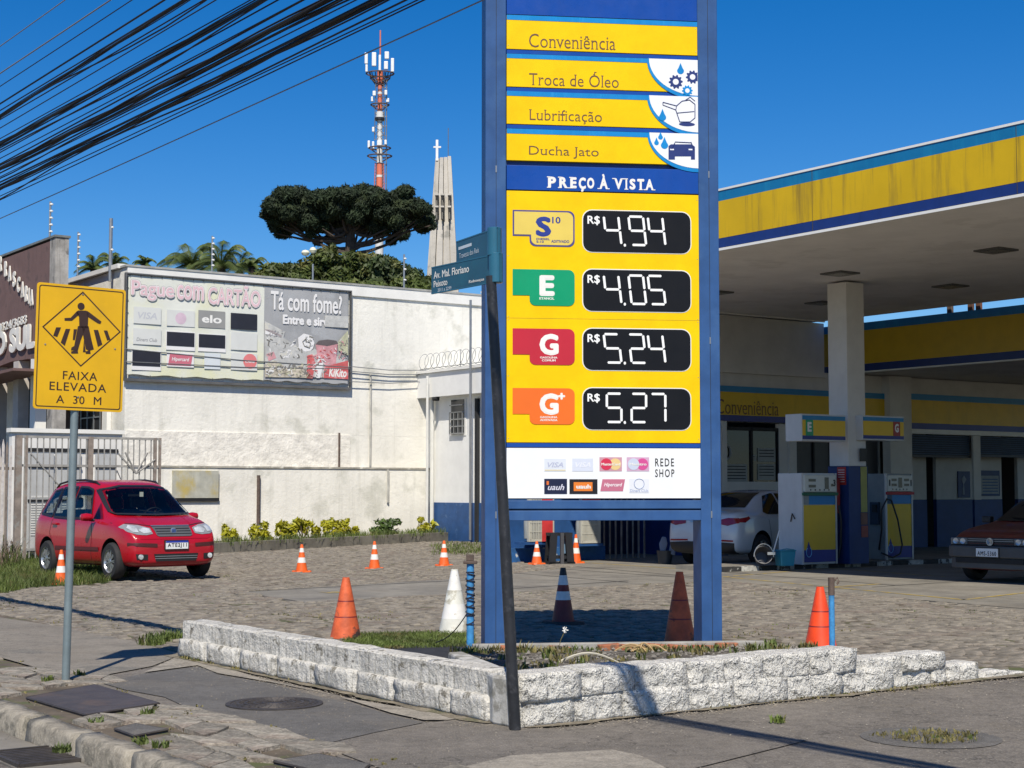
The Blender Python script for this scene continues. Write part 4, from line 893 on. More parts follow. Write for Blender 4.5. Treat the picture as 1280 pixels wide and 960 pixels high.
mb.tube([(math.cos(t*.7)*.037, math.sin(t*.7)*.037, .30+.50*(t/120)+.02*math.sin(t*.35)) for t in range(121)], .004, rp, 5, False)
mb.tube([(math.cos(-t*.5)*.04, math.sin(-t*.5)*.04, .42+.36*(t/80)) for t in range(81)], .005, rp, 5, False); obj('rope', mb, bp, smooth=True)
mb = MB(); mb.box(-.06, .06, -.05, .05, .86, .885, RUST); mb.box(-.035, .03, -.03, .03, .885, .94, RUST); obj('flange', mb, bp, bevel=.005)
mb = MB(); a = Vector((0, -.03, .48)); b = Vector((-.34, .9, .10))
mb.tube([a.lerp(b, i/10)-Vector((0, 0, .06*math.sin(math.pi*i/10))) for i in range(11)], .005, rp, 5); obj('guy_rope', mb, bp)
# ================================================================ LEFT WHITE BUILDING
wallm = mat('old_white_wall', (.78, .76, .69), .85, .06, .8, col2=(.60, .59, .52), c2s=1.1, c2t=.52, c2w=.15, bump=.5, bs=9, bd=.03, streak=.30, streak_col=(.40, .39, .33), sscale=3.2)
roughm = mat('rough_stucco', (.76, .73, .66), .9, .12, 3, col2=(.38, .35, .29), c2s=3.5, c2t=.68, c2w=.05, bump=.7, bs=10, bd=.03, bump2=.3, b2s=4)
trimw = mat('white_trim', (.76, .75, .71), .6, .05, 2); capm = mat('grey_coping', (.16, .17, .16), .6, .2, 3)
pipew = mat('white_pipe', (.66, .66, .62), .5, .06, 3)
WL = Plane((-10.29, 42.45), UA)
lb = pthing('white_building', 'long white plastered building wall carrying the faded food banner', 'building', WL)
EX = 13.0; HL = WL.at(155, 333)[1]
zled = WL.at(400, 586)[1]; zro = WL.at(300, 541)[1]
b = MB(); b.box(0, EX, 0, .35, zro, HL, wallm); obj('upper_wall', b, lb)
b = MB(); xs_ = WL.at(437, 560)[0]; b.box(0, xs_, -.03, .35, zled, zro-.0, roughm); b.box(xs_, EX, .0, .35, zled, zro-.002, wallm); obj('stucco_band', b, lb)
b = MB(); b.box(0, EX, -.22, .35, 0, zled, wallm); obj('lower_wall', b, lb)
b = MB(); b.box(0, EX, -.25, .0, zled, zled+.05, mat('ledge_grime', (.34, .32, .27), .9, .3, 3, col2=(.6, .58, .5), c2s=4)); obj('ledge', b, lb)
b = MB(); b.box(-.05, EX, -.08, .40, HL, HL+.055, mat('pale_coping', (.34, .34, .32), .7, .2, 3)); obj('coping', b, lb)
b = MB(); b.box(0, EX, -.06, .002, HL-.30, HL-.002, trimw); obj('cornice', b, lb)
# left side wall of the same building runs away along v, its parapet and roof
b = MB(); b.box(-.0, .35, .352, 14, 0, HL-.02, wallm); obj('side_wall', b, lb)
b = MB(); b.box(-.12, .40, .36, 14.2, HL-.0, HL+.12, trimw); obj('side_coping', b, lb)
b = MB(); b.box(.2, EX, .4, 14, HL-.6, HL-.5, capm); obj('flat_roof', b, lb)
# low blocked-up window with yellow stain, stakes and pipes on the wall
q = WL.box(215, 588, 272, 624, -.23); b = MB(); b.box(q[0], q[1], -.30, -.20, q[2]+.03, q[3], mat('stained_panel', (.42, .42, .36), .9, .15, 3, col2=(.46, .36, .10), c2s=1.2, c2t=.45, c2w=.2, streak=.5, streak_col=(.3, .3, .26), bump=.3)); b.box(q[0], q[1]+.03, -.285, -.2, q[2]-.06, q[2]+.028, DARK); obj('boarded_window', b, lb)
def wallpipe(px, y0, y1, r_=.045, m=pipew, off=-.05, nm='pipe', pl=WL, par=lb):
    x = pl.at(px, (y0+y1)/2, off)[0]; b = MB(); b.tube([(x, off, pl.at(px, y1, off)[1]), (x, off, pl.at(px, y0, off)[1])], r_, m, 8); return obj(nm, b, par, smooth=True)
wallpipe(463, 468, 583, .03, mat('grey_pipe', (.42, .41, .37), .6, .2)); wallpipe(424, 541, 584, .03, RUST); wallpipe(485, 587, 628, .035, mat('grey_pipe', (.4, .4, .36)), -.27)
wallpipe(323, 594, 655, .05, RUST, -.28, 'iron_strut')
for k, (a, b_) in enumerate((((437, 458), (533, 463)), ((437, 464), (533, 468)), ((437, 477), (533, 477)), ((155, 452), (437, 461)), ((155, 436), (437, 459)))):
    p = WL.at(*a, -.13); q = WL.at(*b_, -.13); b = MB(); b.tube([(p[0], -.13, p[1]), ((p[0]+q[0])/2, -.13, (p[1]+q[1])/2-.05), (q[0], -.13, q[1])], .014, GREY, 5); obj('wall_cable', b, lb)
# banner
bn = pthing('banner', 'large faded banner in a dark frame hung high on the white wall', 'banner', WL)
off = -.10
x_a = WL.at(157, 400, off)[0]; x_b = WL.at(437, 400, off)[0]; xm = WL.at(330, 400, off)[0]
z_t = WL.at(157, 344, off)[1]; z_b = WL.at(157, 468, off)[1]
vin = mat('banner_vinyl', (.70, .71, .64), .55, .05, .8, col2=(.70, .70, .46), c2s=.55, c2t=.46, c2w=.25, bump=.2, bs=2, bd=.05)
ving = mat('banner_grey', (.34, .345, .35), .55, .12, 1.2, col2=(.38, .39, .40), c2s=1.5, bump=.2, bs=2, bd=.05, streak=.25, streak_col=(.5, .5, .5), sscale=2)
def bsheet(xa, xb, m, nm):
    n, k = 24, 8; vs = []; fs = []
    for j in range(k+1):
        for i in range(n+1):
            s = i/n; x = xa+(xb-xa)*s; z = z_b+(z_t-z_b)*j/k; sg = 0
            vs.append((x, off+.02*mn.noise(Vector((x*1.3, z*.8, 2))), z+.02*math.sin(s*3.14*9)*(j in (0, k))))
    for j in range(k):
        for i in range(n): a = j*(n+1)+i; fs.append((a, a+1, a+n+2, a+n+1))
    b = MB(); b.add(vs, fs, m); return obj(nm, b, bn, smooth=1)
sh1 = bsheet(x_a+.06, xm, vin, 'card_sheet'); sh2 = bsheet(xm, x_b-.05, ving, 'food_sheet')
b = MB(); fm = mat('banner_frame', (.11, .11, .11), .5, .2)
for (xa, xb, za, zb2) in ((x_a-.03, x_b+.05, z_b-.17, z_b-.10), (x_a-.03, x_b+.05, z_t+.04, z_t+.075), (x_a-.03, x_a, z_b-.1, z_t+.04), (x_b+.02, x_b+.05, z_b-.1, z_t+.04)): b.box(xa, xb, -.15, -.04, za, zb2, fm)
obj('frame', b, bn)
b = MB(); n = 22
for i in range(n+1):
    x = x_a+.1+(x_b-x_a-.15)*i/n
    for z in (z_t, z_b-.06): b.box(x-.008, x+.008, -.125, -.115, z-.02, z+.06, fm)
for i in range(9):
    z = z_b+(z_t-z_b)*i/8
    for x in (x_a, x_b-.04): b.box(x, x+.07, -.125, -.115, z-.008, z+.008, fm)
obj('lashings', b, bn, kind='stuff')
yb = off-.025
def bx(x0_, y0_, x1_, y1_): return WL.box(x0_, y0_, x1_, y1_, off)
pk = mat('faded_pink', (.72, .50, .53), .6, .06); dkp = mat('faded_dark_outline', (.34, .30, .30), .6, .1); pw_ = mat('banner_pale', (.76, .75, .74), .6, .03)
for m_, bo_, yy, e in ((dkp, .075, yb, .03), (pw_, .05, yb-.004, .02), (pk, .012, yb-.008, 0)):
    q = bx(164, 350, 217, 374); text(sh1, 'Pague', q[0]-e, q[1]+e, q[2]-e, q[3]+e, yy, m_, bold=bo_, ext=.002)
    q = bx(221, 356, 254, 374); text(sh1, 'com', q[0]-e, q[1]+e, q[2]-e, q[3]+e, yy, m_, bold=bo_, ext=.002)
    q = bx(260, 354, 325, 380); text(sh1, 'CARTÃO', q[0]-e, q[1]+e, q[2]-e, q[3]+e, yy, m_, bold=bo_, ext=.002)
cells = [((166.5, 383, 201, 404), 'pale', None), ((208, 387, 243, 407), 'pale', None), ((247.5, 387.5, 281, 409), 'elo', None), ((288, 391, 321, 411), 'black', None),
         ((166, 410, 201, 430), 'pale', 'diners'), ((208, 414.5, 242.5, 432), 'blackw', None), ((248, 417.5, 281, 434), 'blackw', None), ((288, 415, 321, 437), 'pale', None),
         ((165, 438, 200, 457), 'blackw', None), ((208, 440, 242, 458), 'hiper', None), ((255, 441, 275, 461), 'pale2', None), ((288, 441, 321, 462), 'disc', None)]
mp = {'pale': mat('cell_pale', (.64, .65, .62), .6, .03), 'pale2': mat('cell_paleblue', (.64, .68, .70), .6, .03), 'elo': mat('cell_grey', (.28, .28, .27), .6, .05), 'black': mat('cell_black', (.022, .022, .030), .5, .1)}
for k, (q_, kind_, _) in enumerate(cells):
    q = bx(*q_); o = MB(); mm_ = mp.get(kind_, mp['black'] if kind_ == 'blackw' else mp['pale'])
    if kind_ == 'blackw': o.box(q[0]-.02, q[1]+.02, yb, yb+.006, q[2]-.11, q[3]+.02, pw_); o.box(q[0], q[1], yb-.006, yb, q[2], q[3], mm_)
    elif kind_ == 'hiper': o.box(q[0], q[1], yb, yb+.006, q[2], q[3], pw_); w_ = .06; o.prism([(q[0]+.04, q[2]+.04), (q[1]-.09, q[2]+.04), (q[1]-.04, q[3]-.04), (q[0]+.09, q[3]-.04)], yb-.006, yb, mat('cell_red', (.55, .15, .20), .6, .05))
    else: o.box(q[0], q[1], yb, yb+.006, q[2], q[3], mm_)
    c_ = obj('card_logo', o, bn); w_, h_ = q[1]-q[0], q[3]-q[2]
    if kind_ == 'elo': text(c_, 'elo', q[0]+.13*w_, q[1]-.13*w_, q[2]+.28*h_, q[3]-.25*h_, yb-.003, WHITE, bold=.03)
    if kind_ == 'hiper': text(c_, 'Hipercard', q[0]+.18*w_, q[1]-.18*w_, q[2]+.33*h_, q[3]-.33*h_, yb-.009, pw_, bold=.02, shear=.2)
    if k == 0: text(c_, 'VISA', q[0]+.15*w_, q[1]-.15*w_, q[2]+.3*h_, q[3]-.3*h_, yb-.003, mat('ghost_letter', (.52, .53, .56), .6, 0), bold=.02, shear=.2)
    if k == 4: text(c_, 'Diners Club', q[0]+.12*w_, q[1]-.15*w_, q[2]+.2*h_, q[2]+.42*h_, yb-.003, mat('grey_letter', (.25, .25, .27), .6, 0), bold=.0, shear=.2)
    if k == 1: o = MB(); o.lathe([(.16, 0), (.0001, .001)], mat('ghost_pink', (.62, .47, .55), .6, .1), 16, M=Matrix.Translation((q[0]+.5*w_, yb-.002, q[2]+.5*h_)) @ Matrix.Rotation(R(90), 4, 'X')); obj('disc', o, c_)
    if kind_ == 'disc': o = MB(); o.lathe([(.21, 0), (.0001, .001)], mat('cell_red2', (.70, .20, .20), .6, .05), 18, M=Matrix.Translation((q[1]-.22, yb-.002, q[2]+.55*h_)) @ Matrix.Rotation(R(90), 4, 'X')); obj('disc', o, c_); text(c_, 'Dine', q[1]-.36, q[1]-.08, q[2]+.45*h_, q[2]+.6*h_, yb-.006, pw_, bold=.02)
q = bx(340, 371, 349, 385); x0q = q[0]; q2 = bx(433, 380, 434, 395)
text(sh2, 'Tá com fome?', WL.at(338, 376, off)[0], WL.at(427, 380, off)[0], WL.at(338, 387, off)[1], WL.at(338, 363, off)[1], yb, pw_, bold=.02, shear=0)
text(sh2, 'Entre e sirva-se', WL.at(353, 400, off)[0], WL.at(428, 402, off)[0], WL.at(353, 405, off)[1], WL.at(353, 393, off)[1], yb, pw_, bold=.05)
fp = MB(); fy = yb-.002
def W2(px_, py_): return WL.at(290+px_/6.4, 335+py_/6.4, off)
def fpoly(pts, m, k=0): fp.prism([W2(*q) for q in pts][::-1], fy-.003*k, fy+.003-.003*k, m)
greyL = mat('food_pale', (.50, .50, .48), .6, .15, 4, col2=(.62, .60, .52), c2s=4); pinkf = mat('food_pink', (.60, .30, .32), .6, .2, 4); redf = mat('food_red', (.58, .12, .12), .6, .15, 4, col2=(.62, .3, .3), c2s=4); grn_ = mat('food_green', (.50, .50, .34), .6, .2, 5); yelf = mat('food_mixed', (.52, .47, .38), .6, .3, 7, col2=(.30, .28, .20), c2s=6)
fpoly([(262, 700), (260, 425), (420, 510), (410, 560), (520, 630), (640, 640), (760, 690), (900, 720), (925, 880), (262, 870)], greyL)
fpoly([(262, 872), (262, 770), (340, 740), (440, 800), (560, 780), (640, 880)], yelf, 1); fpoly([(590, 880), (600, 700), (640, 690), (665, 760), (640, 885)], redf, 1); fpoly([(665, 610), (842, 605), (825, 790), (690, 780)], pinkf, 1)
fpoly([(530, 640), (525, 560), (570, 525), (630, 540), (655, 600), (640, 660), (580, 670)], pw_, 1); fpoly([(730, 880), (735, 790), (925, 740), (925, 890)], redf, 2); fpoly([(850, 660), (845, 590), (925, 500), (925, 700)], grn_, 1)
fpoly([(665, 612), (690, 582), (760, 572), (830, 582), (845, 606), (760, 625)], mat('cup_rim', (.12, .10, .10), .6, .1), 2); fpoly([(672, 780), (690, 700), (730, 760), (700, 880), (670, 880)], pw_, 2); fpoly([(270, 690), (330, 670), (350, 720), (290, 745)], pinkf, 2)
fpoly([(740, 380), (925, 385), (925, 480), (740, 470)], greyL, 1); fpoly([(262, 490), (300, 495), (395, 540), (390, 556), (262, 520)], dkp, 2); fpoly([(262, 500), (285, 510), (380, 550), (262, 530)], pw_, 3)
rq = random.Random(17)
def scrap(n, x0_, x1_, y0_, y1_, ms_, k, sz=14):
    for j in range(n):
        cx, cy = rq.uniform(x0_, x1_), rq.uniform(y0_, y1_); a = rq.uniform(0, 3.1); l, w_ = sz*rq.uniform(.5, 1.4), sz*rq.uniform(.15, .45); c_, s_ = math.cos(a), math.sin(a)
        fp.add([(p[0], fy-.003*k-.0002*j*.1, p[1]) for p in (W2(cx+u_*c_-v_*s_, cy+u_*s_+v_*c_) for u_, v_ in ((-l, -w_), (l, -w_), (l, w_), (-l, w_)))], [(0, 1, 2, 3)], rq.choice(ms_))
brd = mat('food_dark_line', (.20, .19, .17), .6, .1)
scrap(70, 275, 600, 770, 865, [greyL, yelf, brd, pw_, grn_], 4, 16); scrap(45, 280, 560, 570, 720, [greyL, pw_, brd], 2, 13); scrap(24, 690, 830, 640, 770, [pinkf, redf, pw_], 4, 10); scrap(30, 850, 915, 560, 730, [grn_, brd, greyL, pinkf], 4, 10); scrap(36, 600, 760, 700, 870, [redf, pinkf, pw_, brd], 4, 12); scrap(14, 530, 650, 545, 650, [greyL, brd], 3, 12); scrap(20, 270, 400, 500, 545, [dkp, brd], 5, 7)
fp.tube([(W2(a_, b_)[0], fy-.012, W2(a_, b_)[1]) for a_, b_ in ((600, 590), (622, 600), (615, 640), (575, 625), (560, 590), (590, 560))], .012, brd, 4)
obj('food_picture', fp, bn, kind='stuff')
text(sh2, 'KiKito', WL.at(290+770/6.4, 470, off)[0], WL.at(290+912/6.4, 470, off)[0], WL.at(410, 335+870/6.4, off)[1], WL.at(410, 335+800/6.4, off)[1], yb-.012, WHITE, bold=.03, shear=.2)
# poles and lamp on the roof edge
def roofpole(px, y0, y1, Y, label, name='fence_pole', ins=6, r_=.03, cat='electric fence pole'):
    a = YP(px, y1, Y); b = YP(px, y0, Y); t = thing(name, label, cat, a); m = MB(); m.tube([(0, 0, -.5), (0, 0, b.z-a.z)], r_, GREY, 6); obj('pole', m, t)
    m = MB()
    for k in range(ins):
        z = (b.z-a.z)*(k+.6)/ins; m.lathe([(.02, -.03), (.05, -.015), (.05, .015), (.02, .03)], WHITE, 8, c=(.03, 0, z))
    if ins: obj('insulators', m, t)
    return t
roofpole(62, 252, 303, 42.6, 'thin pole with white insulators on the end of the brown restaurant front')
roofpole(97, 290, 338, 49, 'thin white insulator pole above the yellow road sign'); roofpole(138, 273, 329, 43.1, 'tall grey pole at the corner of the white building roof', ins=2, r_=.05); roofpole(265, 295, 336, 50, 'faint insulator pole behind the palm crowns'); roofpole(505, 318, 358, 51, 'white thin pole on the white building roof before the trees', ins=3)
t = roofpole(391, 330, 352, 50.5, 'small yard lamp with a pale globe on the white building roof', 'yard_lamp', 0, .03, 'lamp'); m = MB(); m.lathe([(.0001, -.11), (.08, -.08), (.12, 0), (.08, .08), (.0001, .11)], mat('lamp_globe', (.7, .68, .5), .4, .1), 12, c=(0, 0, 1.0)); m.lathe([(.0001, -.1), (.1, -.07), (.14, 0), (.1, .07), (.0001, .1)], mat('lamp_globe', (.7, .68, .5)), 12, c=(-.24, 0, .92)); obj('globe', m, t, smooth=True)
# planter kerb and bushes along the wall
pk0 = GP(262, 693); pk1 = GP(545, 677)
kb = thing('planter_kerb', 'grey concrete kerb of the narrow flower bed along the white wall', 'planter kerb', pk0, math.atan2(pk1.y-pk0.y, pk1.x-pk0.x)); L_ = (pk1-pk0).length
b = MB(); b.box(0, L_+1.5, -.1, .1, 0, .26, mat('old_kerb', (.20, .185, .15), .9, .25, 2, bump=.6, bs=12, streak=.3)); b.box(0, L_+.5, .1, 2.0, 0, .2, soil); obj('kerb', b, kb)
yl = mat('yellow_green_leaf', (.42, .40, .02), .5, .35, 3, col2=(.14, .2, .02), c2s=3, trans=.3); dg_ = mat('dark_green_leaf', (.07, .12, .025), .5, .35, 3, col2=(.16, .22, .05), c2s=4, trans=.25); stemm = mat('stem_brown', (.14, .10, .07), .8, .2)
for k, (px, py_, w_, h_, m_, lab) in enumerate(((286, 672, 22, 26, yl, 'yellow bush nearest to the red car'), (326, 668, 26, 26, yl, 'yellow round bush second from the red car'), (357, 664, 22, 28, yl, 'yellow bush on a bare stem, third from the red car'), (379, 660, 26, 22, yl, 'yellow umbrella-shaped bush on slim stems behind a small cone'),
        (402, 664, 24, 26, yl, 'greenish yellow bush right of the umbrella-shaped one'), (424, 663, 22, 26, yl, 'yellow bush left of the last yellow one before the green bush'), (440, 668, 18, 20, yl, 'small yellow bush just left of the dark green bush'), (490, 663, 46, 24, dg_, 'wide dark green bush by the white wall'), (533, 660, 20, 22, yl, 'yellow bush beside the blue corner of the guardhouse'))):
    Y = GP(px, 680).y+.55+k*.0; 
    lt = (px-262)/283; Y = (pk0.y+(pk1.y-pk0.y)*lt)+.7
    c = YP(px, py_, Y); sc = Y/F; t = thing('garden_bush', lab, 'bush', (c.x, Y, .2), group='bushes in the bed along the white wall')
    rx = w_*sc/2*1.2; rz_ = h_*sc/2*.95; cz = c.z-.2+rz_*.25; rr = random.Random(k)
    el = [(rr.uniform(-.75, .75)*rx, rr.uniform(-.4, .4)*rx, cz+rr.uniform(-.7, .7)*rz_, rx*.36, rx*.34, rz_*.42) for _ in range(9)]
    leaves('foliage', el, 460 if m_ is yl else 1000, .08, m_, t, seed=k)
    m = MB()
    for q in range(4): a = rr.uniform(0, 6.28); m.tube([(0, 0, -.05), (math.cos(a)*.1, math.sin(a)*.1, cz*.5), (math.cos(a)*rx*.6, math.sin(a)*rx*.5, cz)], [.022, .018, .008], stemm, 5)
    obj('stems', m, t)
wd2 = MB()
for k in range(420): lt = rg2.random(); p = pk0.lerp(pk1, lt); tuft(p.x+rg2.uniform(-.1, .3), p.y+rg2.uniform(.15, .9), .19, .22, 5, .12, grassm, wd2)
for k in range(200): g = GP(rg2.uniform(545, 605), rg2.uniform(680, 695)); tuft(g.x, g.y, .0, .12, 6, .2, grassm, wd2)
for k in range(80): g = GP(rg2.uniform(0, 20), rg2.uniform(690, 712)); tuft(g.x, g.y, .0, .5, 8, .2, stemm if k % 2 else grassm, wd2)
obj('bed_weeds', wd2, None, kind='stuff', label='low weeds growing in the flower bed under the bushes', cat='weeds')
# ================================================================ GUARDHOUSE
GH = Plane((-2.55, 47.9), UA-90)
gh = pthing('guardhouse', 'white guardhouse with a blue painted foot and razor wire on its roof edge', 'building', GH)
zs = GH.at(545, 628)[1]; zt = GH.at(540, 466)[1]; ze = GH.at(550, 497)[1]
skb = mat('blue_skirt', (.018, .075, .22), .6, .15, 3, col2=(.05, .12, .27), c2s=5, c2t=.6)
gw = mat('guardhouse_white', (.76, .76, .74), .75, .05, 2, col2=(.55, .53, .48), c2s=3, c2t=.66, bump=.2)
b = MB(); b.box(.0, 5.5, .0, 3, zs, ze-.0, gw); obj('wall', b, gh)
b = MB(); b.box(.0, 5.5, -.03, 3, 0, zs-.002, skb); obj('blue_skirt', b, gh)
b = MB(); b.box(-.0, 5.5, -.35, 3, ze, zt-.05, gw); obj('eave', b, gh); b = MB(); b.box(-.05, 5.5, -.42, 3, zt-.045, zt+.03, trimw); obj('roof_edge', b, gh)
q = GH.box(565, 499, 581, 543)
b = MB(); b.box(q[0]-.08, q[1]+.08, -.02, .06, q[2]-.05, q[3], trimw); fr = obj('window', b, gh); b = MB()
b.box(q[0], q[1], -.035, -.018, q[2], q[3]-.03, mat('window_glass', (.03, .035, .04), .15, .1)); obj('pane', b, fr)
b = MB(); n = 5
for k in range(n): z = q[2]+(q[3]-q[2])*k/n; b.box(q[0], q[1], -.10, -.035, z, z+.03, GREY)
for k in range(4): x = q[0]+(q[1]-q[0])*k/3; b.box(x-.012, x+.012, -.1, -.08, q[2], q[3]-.4, GREY)
obj('louvres', b, fr)
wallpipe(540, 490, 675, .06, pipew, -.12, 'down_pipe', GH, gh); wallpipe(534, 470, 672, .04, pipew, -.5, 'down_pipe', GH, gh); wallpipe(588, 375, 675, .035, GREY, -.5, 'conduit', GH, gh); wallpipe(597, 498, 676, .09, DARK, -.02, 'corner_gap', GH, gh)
b = MB(); x = GH.at(546, 495, -.2)[0]; z = GH.at(546, 495, -.2)[1]; b.box(x-.14, x+.16, -.30, -.2, z-.07, z+.07, GREY); b.lathe([(.06, -.1), (.06, .1)], DARK, 10, M=Matrix.Translation((x+.16, -.34, z-.1)) @ Matrix.Rotation(R(90), 4, 'X')); obj('camera_bracket', b, gh, bevel=.01)
rw = pthing('razor_wire', 'coil of razor wire along the edge of the guardhouse roof', 'razor wire', GH); b = MB(); pts = []
for i in range(420): t = i/420; a = t*2*math.pi*17; pts.append((-.2+t*5.4+.10*math.sin(a), -.25+.20*math.cos(a), zt+.30+.24*math.sin(a)))
b.tube(pts, .008, GREY, 4); b.tube([(-.2, -.25, zt+.1), (5.4, -.25, zt+.12)], .012, GREY, 4); [b.tube([(x_, -.25, zt), (x_, -.25, zt+.55)], .014, GREY, 4) for x_ in (-.2, 2.2, 4.6)]; obj('coil', b, rw, smooth=1)
# ================================================================ RESTAURANT at the far left
RP = Plane(YP(57, 600, 42.0), UA-90)
rs = pthing('restaurant', 'brown restaurant front with raised white letters behind the yellow road sign', 'restaurant', RP)
brn = mat('brown_plaster', (.16, .095, .085), .8, .12, 2, col2=(.12, .075, .068), c2s=2, bump=.3, bs=12, streak=.2)
zt = RP.at(56, 304)[1]; zbr = RP.at(56, 449)[1]
b = MB(); pts = [(-14, zbr-.25), (-6, zbr-.05), (-3, zbr+.12), (-1.6, zbr+.1), (-.6, zbr+.02), (0, zbr-.02), (0, zt), (-14, zt)]; b.prism(pts, 0, .35, brn); obj('fascia', b, rs)
b = MB(); b.box(0.0, .42, .0, .36, 0, zt+.06, mat('weathered_concrete', (.36, .34, .31), .9, .25, 2, col2=(.16, .15, .14), c2s=2.5, bump=.6, bs=12, streak=.5)); obj('end_pier', b, rs)
b = MB(); b.box(-14, .45, -.03, .4, zt+.062, zt+.12, capm); obj('coping', b, rs)
b = MB(); b.box(-14, 0, .36, 4, zbr+.3, zbr+.4, mat('porch_ceiling', (.25, .2, .18), .8, .1)); b.box(-14, .4, 3.4, 3.6, 0, zbr+.3, mat('porch_wall', (.42, .40, .37), .8, .1)); obj('porch', b, rs)
for x_ in (-1.15, -2.6, -4.5): b = MB(); b.box(x_-.22, x_+.22, .0, .3, 0, zbr+.1, WHITE if x_ == -1.15 else mat('porch_pillar', (.5, .46, .42), .7, .1)); obj('pillar', b, rs)
for x_ in (-2.0, -3.4): b = MB(); b.box(x_-.45, x_+.45, .5, .56, 0, zbr-.35, DARK); obj('doorway', b, rs)
b = MB(); b.prism([(-9, zbr-.55), (-.05, zbr-.35), (-.05, zbr-.28), (-9, zbr-.35)], -.9, .1, brn); obj('awning', b, rs)
letw = mat('raised_letter', (.72, .69, .63), .6, .1)
def rz_(px_, py_): return RP.at(px_, py_)
arc = [(-8, 316, 'H'), (2.5, 330, 'R'), (9, 336, 'R'), (14, 342, 'A'), (19.5, 349, 'S'), (25, 356, 'C'), (30, 362, 'A'), (34.8, 367, 'R'), (38, 370, 'I'), (41.5, 372, 'A')]
for k, (px_, pyy, ch) in enumerate(arc):
    if k == 0: continue
    xc, zc = rz_(px_, pyy); w_ = .20 if ch != 'I' else .06; text(rs, ch, xc-w_*.6, xc+w_*.6, zc-.22, zc+.22, -.04, letw, bold=.05, ext=.03)
xa, za = rz_(1, 402); xb, zb_ = rz_(35, 391); text(rs, '3324/3683', xa-.1, xb, za+.02, za+.26, -.03, letw, bold=.03, ext=.02, xf=lambda X, Yv, Z: (X, Yv, Z+(X-xa)*.02))
xa, za = rz_(0, 445); xb, zb_ = rz_(42, 438); text(rs, 'Ó SUL', xa-.35, xb+.25, za-.0, za+.85, -.05, letw, bold=.06, ext=.05)
# recess between restaurant and white building: brown window and white posts
SW = Plane(WL.world(-.02, 0, .4), UA-90+180-90+90-90)   # along -v, facing left
SW = Plane(WL.world(-.03, 0, 8.0), UA-90)
sh = pthing('side_house', 'low brown house front with a barred window behind the yellow road sign', 'house', SW)
a0 = SW.at(104, 520)[0]; a1 = SW.at(132, 520)[0]; z0, z1 = SW.at(118, 541)[1], SW.at(118, 505)[1]
b = MB(); b.box(a0-1.5, a1+.1, -.05, .0, z0-.0, z1+1, brn); obj('wall', b, sh)
b = MB(); b.box(a0+.1, a1-.15, -.08, -.045, z0, z1, DARK); w_o = obj('window', b, sh); b = MB()
for k in range(4): x = a0+.1+(a1-a0-.25)*k/3; b.box(x-.02, x+.02, -.11, -.08, z0, z1, GREY)
for k in range(3): z = z0+(z1-z0)*k/2; b.box(a0+.1, a1-.15, -.11, -.082, z, z+.04, GREY)
obj('bars', b, w_o)
b = MB(); b.box(a1, a1+.35, -.1, .02, 0, z1+.8, trimw); obj('white_post', b, sh)
# low white wall with doors behind the fence
FP = Plane(GP(70, 703), UA)
BWp = Plane(FP.world(0, 0, 2.2), UA)
bw_ = pthing('yard_wall', 'low white yard wall with a coping and metal doors behind the iron fence', 'wall', BWp)
xa = BWp.at(14, 600)[0]; xb = BWp.at(152, 600)[0]; zt = BWp.at(60, 541)[1]; ww = mat('yard_white', (.72, .71, .68), .8, .08, 1.5, streak=.2, bump=.2)
b = MB(); b.box(xa, xb, 0, .2, 0, zt, ww); obj('wall', b, bw_); b = MB(); b.box(xa-.05, xb+.03, -.06, .24, zt, zt+.09, trimw); obj('coping', b, bw_)
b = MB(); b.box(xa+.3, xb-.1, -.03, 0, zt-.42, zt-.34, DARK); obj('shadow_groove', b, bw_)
for k, (p0, p1) in enumerate(((34, 66), (70, 100), (118, 143))):
    x0_, x1_ = BWp.at(p0, 600)[0], BWp.at(p1, 600)[0]; b = MB(); b.box(x0_, x1_, -.05, -.002, .15, zt-.45, mat('grey_door', (.45, .46, .46), .6, .08, streak=.2)); d_o = obj('door', b, bw_)
    b = MB(); [b.box(x0_+.08, x1_-.08, -.065, -.05, .5+j*.055, .53+j*.055, mat('louvre_white', (.62, .62, .6), .6, .05)) for j in range(16)]; obj('louvre', b, d_o); b = MB(); [b.box(x0_, x1_, -.08, -.05, z, z+.05, DARK) for z in (.14, zt*.45, zt*.72)]; obj('rails', b, d_o)
# iron fence and gate
fe = pthing('iron_fence', 'tall rusty iron bar fence and gate behind the red car', 'fence', FP)
xl, xr_ = FP.at(22, 620)[0], FP.at(199, 620)[0]; zt = FP.at(60, 546)[1]
fpost = mat('fence_post_iron', (.24, .20, .17), .75, .25, 6, col2=(.26, .25, .23), c2s=5); fbar = mat('fence_bar_grey', (.30, .29, .27), .6, .2, 6)
for px_, w_ in ((22, .12), (32, .05), (112, .10), (193, .06), (199, .05)):
    x = FP.at(px_, 620)[0]; b = MB(); b.box(x-w_/2, x+w_/2, -w_/2, w_/2, 0, zt+.02, fpost); obj('post', b, fe)
for z in (zt-.03, zt-.62, .25): b = MB(); b.box(xl, xr_, -.02, .02, z, z+.05, fbar); obj('rail', b, fe)
n = int((xr_-xl)/.13); bm_ = MB(); bm_.box(-.011, .011, -.011, .011, .1, zt, fbar); me = bm_.mesh('bar')
for k in range(1, n): obj('bar', me, fe, loc=(xl+k*.13, 0, 0))
b = MB(); x = FP.at(170, 560)[0]; [b.tube([(x, -.03, zt-.75), (x+dx, -.03, zt-.75+dz)], .02, fbar, 5) for dx, dz in ((-.25, .45), (.25, .45), (-.4, .42), (.42, .3))]; x = FP.at(38, 560)[0]; b.tube([(x, -.03, zt-.35), (x+1.6, -.03, .5)], .015, fbar, 5); obj('brace', b, fe)
